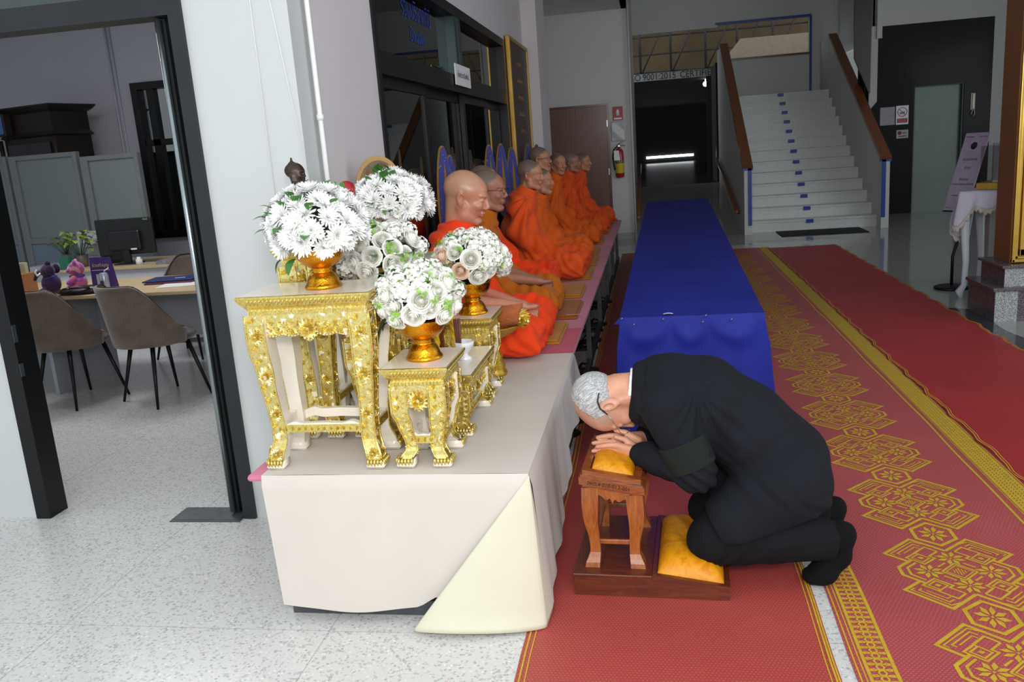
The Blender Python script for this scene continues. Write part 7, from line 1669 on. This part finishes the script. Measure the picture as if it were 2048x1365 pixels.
# desk clutter
def plant(lab, x, y, z, s_, seed, pot=True):
    r_ = random.Random(seed); tt = thing('potted_plant', lab, 'plant', (x, y, z))
    MB().lathe([(0, 0), (0.04 * s_, 0), (0.05 * s_, 0.09 * s_), (0.045 * s_, 0.09 * s_), (0, 0.08 * s_)], 18).build('pot', simple('clear_vase_' + str(seed), '#6f6a60', 0.3), tt)
    m = MB(); lm_ = MB()
    for k in range(30):
        a = r_.uniform(0, 6.28); e = r_.uniform(0.2, 1.2); L = s_ * r_.uniform(0.08, 0.20); d = Vector((math.cos(a) * e, math.sin(a) * e, 1)).normalized(); p = Vector((0, 0, 0.08 * s_)) + d * L; m.tube([(0, 0, 0.06 * s_), p], 0.002, 5)
        lf_ = leaf_mb(1, 0.36); mt = Matrix.Translation(p) @ Vector((math.cos(a), math.sin(a), r_.uniform(-0.1, 0.6))).to_track_quat('X', 'Z').to_matrix().to_4x4() @ Matrix.Scale(0.075 * s_, 4); lm_.add(lf_.v, lf_.f, 0, True, mt)
    m.build('stem', M_stem, tt); lm_.build('foliage', simple('yellow_green_foliage_' + str(seed), ('#93a54a', '#5f8a2e')[seed % 2], 0.5, var=0.2, vscale=30), tt)
plant('pale yellow green potted plant on the desk behind the flowered bear', -5.42, 7.35, 0.752, 1.3, 2)
plant('green potted plant on the desk corner by the partition post', -5.95, 7.85, 0.752, 1.0, 3)
tag(MB().box((-6.2, 7.6, 0), (-5.62, 8.05, 0.75), bev=0.004).build('side_cabinet', M_laminate), 'low grey side cabinet carrying the small green plant', 'cabinet')
tt = thing('desk_calendar', 'white standing desk calendar behind the pale plant', 'calendar', (-5.48, 7.60, 0.752), 0.05)
MB().prism([(-0.06, 0), (0.06, 0), (0.0, 0.32)], -0.12, 0.12, 'x').build('pages', simple('calendar_paper', '#a5a8b2', 0.7), tt)
mb = MB(); [mb.box((-0.09, -0.045 + 0.0105 * k + 0.0, 0.08 + 0.04 * k), (0.09, -0.043 + 0.0105 * k, 0.083 + 0.04 * k)) for k in range(3)]; mb.build('text_line', M_darkgrey, tt)
tag(MB().box((-5.52, 7.16, 0.753), (-5.42, 7.22, 0.87), bev=0.003).build('green_box', simple('teal_green_card', '#1f6e52', 0.5)), 'small green box at the left end of the desk', 'box')
tt = thing('desk_telephone', 'black desk telephone beside the monitor', 'telephone', (-5.28, 7.62, 0.752), 0.3); MB().prism([(-0.1, 0), (0.1, 0), (0.1, 0.07), (-0.1, 0.03)], -0.09, 0.09, 'x').build('base', M_blackplastic, tt); MB().tube([(-0.05, -0.09, 0.075), (-0.05, 0, 0.09), (-0.05, 0.09, 0.10)], 0.02, 8).build('handset', M_blackplastic, tt)
tag(MB().box((-4.55, 7.18, 0.753), (-4.05, 7.45, 0.785), bev=0.003).build('paper_stack', simple('mixed_papers', '#82808a', 0.8, var=0.3, vscale=30)), 'low stack of papers on the desk right of the monitor', 'paper')
tag(MB().lathe([(0, 0), (0.03, 0), (0.03, 0.05), (0.018, 0.06), (0.018, 0.075), (0, 0.075)], 16, mtx=TR(-4.75, 7.24, 0.753)).build('white_bottle', M_white), 'small white bottle beside the monitor foot', 'bottle')
tag(MB().lathe([(0, 0), (0.025, 0), (0.012, 0.03), (0.028, 0.055), (0.02, 0.075), (0, 0.08)], 16, mtx=TR(-5.11, 7.22, 0.753)).build('red_stamp', simple('stamp_red', '#9a1f22', 0.4)), 'red rubber stamp left of the monitor foot', 'stamp')
tt = thing('office_chair', 'black office chair half hidden behind the open glass door', 'chair', (-4.32, 8.6, 0), 0.2)
MB().box((-0.22, -0.05, 0.60), (0.22, 0.03, 1.12), bev=0.03).build('backrest', M_blackplastic, tt); MB().box((-0.23, -0.02, 0.44), (0.23, 0.42, 0.52), bev=0.03).build('seat', M_blackplastic, tt); MB().tube([(0, 0.2, 0.08), (0, 0.2, 0.45)], 0.03, 10).build('column', M_black, tt)
for k in range(5): a = k * 2 * PI / 5; MB().tube([(0, 0.2, 0.10), (0.26 * math.cos(a), 0.2 + 0.26 * math.sin(a), 0.05), (0.27 * math.cos(a), 0.2 + 0.27 * math.sin(a), 0.03)], [0.025, 0.018, 0.03], 8).build('base_arm', M_black, tt)

# ================================================================== RIGHT SIDE OF THE HALL
def mk_granite(name, c1, c2, c3, sc_=260, rough=0.25):
    t = NT(name); v = t.n('ShaderNodeTexVoronoi'); v.inputs['Scale'].default_value = sc_; t.l(t.obj(), v.inputs['Vector'])
    t.color(t.ramp(v.outputs['Color'], [(0.0, srgb(c1)), (0.4, srgb(c2)), (0.7, srgb(c3))], 'CONSTANT')); return t.done(rough)
M_gr = mk_granite('speckled_grey_granite', '#6a6c6e', '#9ea09f', '#c6c7c5'); M_gr2 = mk_granite('dark_speckled_granite', '#3b3537', '#5a5153', '#7a7475')
gp = thing('granite_plinth', 'two stepped speckled granite plinth under the gold framed panel', 'plinth', (2.545, 6.865, 0))
MB().box((0, 0.0, 0), (3.0, 0.56, 0.235)).build('lower_tier', M_gr2, gp); MB().box((0.0, -0.004, 0), (0.16, 0.0, 0.235)).box((0.16, 0.02, 0), (0.9, 0.0201, 0.235)).build('pale_facing', M_gr, gp)
MB().box((-0.02, -0.02, 0.235), (3.0, 0.58, 0.262), bev=0.004).build('lower_cap', M_gr2, gp)
MB().box((0.07, 0.03, 0.262), (3.0, 0.50, 0.405)).build('upper_tier', M_gr2, gp); MB().box((0.07, 0.026, 0.262), (0.9, 0.03, 0.405)).build('pale_facing', M_gr, gp); MB().box((0.045, 0.005, 0.405), (3.0, 0.52, 0.428), bev=0.004).build('upper_cap', M_gr2, gp)
pn = thing('framed_panel', 'tall warm brown cabinet with a gold picture frame cut by the right photo edge', 'panel', (2.68, 6.99, 0.430))
MB().box((0.0, 0.0, 0), (2.4, 0.31, 3.4)).build('cabinet', M_brownpanel, pn)
mb = MB()
for i, (a, b, d) in enumerate(((0.005, 0.03, 0.030), (0.03, 0.055, 0.018), (0.055, 0.11, 0.040), (0.11, 0.125, 0.016))): mb.box((a, -d, 0.0 + a), (b, 0.0, 3.3), bev=0.006).box((a, -d, 0.0 + a), (2.2, 0.0, b), bev=0.004)
mb.build('gold_frame', M_goldframe, pn); MB().box((0.125, -0.012, 0.1), (2.2, -0.001, 3.3)).build('picture', simple('dark_picture_field', '#5a3a22', 0.4), pn)
# console table with lace cloth
M_wh = simple('white_painted_wood', '#cdd6dd', 0.3, var=0.03, Coat_Weight=0.2); M_lace = mk_cloth('pale_lilac_cloth', '#c9c9d8', 0.8, 0.1); M_lace2 = simple('cream_lace', '#c6c2b4', 0.85, bump=0.8, bscale=220)
cs = thing('console_table', 'white carved console table with cabriole legs behind the plinth', 'table', (2.60, 7.84, 0), -0.6)
MB().box((0.0, 0.0, 0.90), (0.62, 0.50, 0.925), bev=0.006).build('tabletop', M_wh, cs); 
MB().prism([(0.03, 0.90), (0.03, 0.76)] + [(0.03 + 0.56 * t, 0.80 + 0.05 * math.sin(PI * t) - 0.03 * math.exp(-((t - .5) / .1) ** 2)) for t in [k / 20 for k in range(21)]] + [(0.59, 0.76), (0.59, 0.90)], 0.01, 0.03, 'y').build('apron', M_wh, cs)
MB().tube([(0.26, 0.006, 0.85), (0.31, 0.0, 0.86), (0.37, 0.006, 0.84)], [0.012, 0.02, 0.01], 8).build('ornament', M_black, cs)
for sx, sy in ((0.04, 0.03), (0.04, 0.47), (0.58, 0.03), (0.58, 0.47)):
    ox = -1 if sx < 0.5 else 1
    MB().tube([(sx, sy, 0.90), (sx + ox * 0.02, sy, 0.78), (sx + ox * 0.012, sy, 0.60), (sx - ox * 0.006, sy, 0.32), (sx - ox * 0.0, sy, 0.12), (sx + ox * 0.035, sy, 0.06), (sx + ox * 0.02, sy, 0.0)], [0.042, 0.046, 0.036, 0.026, 0.024, 0.034, 0.018], 12).build('leg', M_wh, cs)
lc = thing('lace_tablecloth', 'pale lilac cloth with lace edge draped over the white console', 'tablecloth', (2.60, 7.84, 0.926), -0.6)
mb = MB(); mb.sheet(lambda u, v: (-0.01 + 0.64 * u, -0.012 + 0.52 * v, 0.002), 6, 6, 0, 0.001)
def drape(u, v):   # left end
    y = -0.012 + 0.52 * u; d = 0.16 + 0.25 * abs(math.sin(u * PI * 1.5 + 0.2)) ** 1.3; return (-0.014 - 0.05 * v - 0.03 * v * math.sin(u * 16), y - 0.02 * v, 0.002 - d * v)
def drapef(u, v):
    x = -0.014 + 0.64 * u; d = 0.12 + 0.16 * (1 - sst(0, 0.35, u)) + 0.03 * math.sin(u * 20); return (x - 0.04 * v * (1 - u), -0.016 - 0.03 * v - 0.02 * v * math.sin(u * 26), 0.002 - d * v)
mb.sheet(drape, 30, 10, 0, 0.001); mb.sheet(drapef, 40, 10, 0, 0.001); mb.build('cloth', M_lace, lc)
mb = MB()
def edge(fn, n):
    def f(u, v):
        p = Vector(fn(u, 1.0)); sc_ = 0.5 + 0.5 * abs(math.sin(u * n * PI)); return (p.x, p.y, p.z - 0.05 * v * sc_)
    return f
mb.sheet(edge(drape, 12), 96, 3, 0, 0.001); mb.sheet(edge(drapef, 20), 160, 3, 0, 0.001); mb.build('lace_trim', M_lace2, lc)
tt = thing('acrylic_trophy_case', 'clear acrylic case with a glass award on a gold base on the console', 'display case', (2.74, 7.93, 0.930), -0.6)
MB().box((0.0, 0.0, 0.0), (0.42, 0.34, 0.055), bev=0.003).build('base', M_goldmatte, tt)
mb = MB(); 
for lo, hi in (((0.02, 0.02, 0.055), (0.024, 0.32, 0.36)), ((0.40, 0.02, 0.055), (0.404, 0.32, 0.36)), ((0.024, 0.02, 0.055), (0.40, 0.024, 0.36)), ((0.024, 0.316, 0.055), (0.40, 0.32, 0.36)), ((0.02, 0.02, 0.36), (0.404, 0.32, 0.364))): mb.box(lo, hi)
mb.build('acrylic_cover', M_acrylic, tt)
MB().box((0.10, 0.10, 0.055), (0.21, 0.2, 0.07)).build('award_foot', M_white, tt); MB().prism([(0.115, 0.07), (0.195, 0.07), (0.205, 0.26), (0.185, 0.31), (0.155, 0.335), (0.125, 0.30)], 0.13, 0.15, 'y').build('award', simple('pale_award_glass', '#b4b9c4', 0.15), tt)
mb = MB().lathe([(0, 0), (0.016, 0), (0.016, 0.002), (0, 0.002)], 14, mtx=TR(0.16, 0.128, 0.26, rx=PI / 2)); [mb.box((0.135, 0.127, 0.10 + 0.022 * k), (0.185, 0.129, 0.104 + 0.022 * k)) for k in range(5)]; mb.build('engraving', M_darkgrey, tt)
o = thing('document_box', 'orange and yellow card box standing behind the acrylic case', 'box', (3.24, 7.97, 0.930), -0.6); MB().box((0.02, 0, 0.0), (0.3, 0.14, 0.13)).build('yellow_part', MATS['label_yellow'], o); MB().box((0.02, 0, 0.13), (0.3, 0.14, 0.22)).build('orange_part', simple('dull_orange_card', '#99563a', 0.6), o)
# easel with leaning sign board
tt = thing('easel_sign', 'tall lilac notice board with Thai text leaning on a stand beside the console', 'sign board', (2.71, 8.34, 0))
LB = bpy.data.objects.new('board', None)
mtx = Matrix.Translation((0.0, -0.02, 0.74)) @ Matrix.Rotation(math.radians(-60), 4, 'Z') @ Matrix.Rotation(math.radians(-20), 4, 'X')
mb = MB().box((-0.125, -0.006, -0.02), (0.125, 0.006, 0.70), mtx=mtx); mb.build('board', simple('lilac_board', '#a79db2', 0.6), tt)
MB().box((-0.127, -0.006, -0.032), (0.127, 0.008, -0.02), mtx=mtx).build('shelf', M_black, tt)
for a_, b_, c_, d_ in ((-0.11, -0.03, 0.66, 0.665), (0.03, 0.11, 0.66, 0.665), (-0.11, -0.06, 0.005, 0.009)): MB().box((a_, -0.0072, c_), (b_, -0.0062, d_), mtx=mtx).build('border_line', M_darkgrey, tt)
mb = MB(); mb.lathe([(0.015, 0), (0.034, 0), (0.034, 0.001), (0.015, 0.001)], 18, mtx=mtx @ TR(0.0, -0.0062, 0.58, rx=PI / 2)); mb.build('emblem', M_darkgrey, tt)
for s_, z_, body in ((0.045, 0.455, 'การแต่งกาย'), (0.04, 0.375, 'เข้าวัด'), (0.042, 0.27, 'ห้ามสวม'), (0.034, 0.225, 'กางเกงขาสั้นกระโปรงสั้น'), (0.026, 0.12, 'ขอขอบพระคุณทุกท่าน')):
    t_ = text_mesh('lettering', body, s_, M_darkgrey, tt); t_.matrix_local = mtx @ Matrix.Translation((0, -0.0066, z_)) @ Matrix.Rotation(PI / 2, 4, 'X') @ Matrix.Diagonal((0.72, 0.8, 1, 1))
MB().lathe([(0, 0), (0.15, 0), (0.15, 0.02), (0.12, 0.03), (0.02, 0.035), (0, 0.035)], 30).build('base_disc', M_black, tt); MB().tube([(0, 0, 0.03), (0.0, 0.0, 0.3), (0.14, 0.08, 0.7), (0.24, 0.12, 1.15)], 0.014, 10).build('pole', M_black, tt)
tag(MB().box((3.05, 8.45, 0.0), (3.35, 8.6, 0.9), bev=0.004).box((3.05, 8.43, 0.9), (3.35, 8.46, 1.30), bev=0.004).build('notice_stand', simple('offwhite_stand', '#b5b2ae', 0.6)), 'pale stand behind the easel near the lift', 'stand')
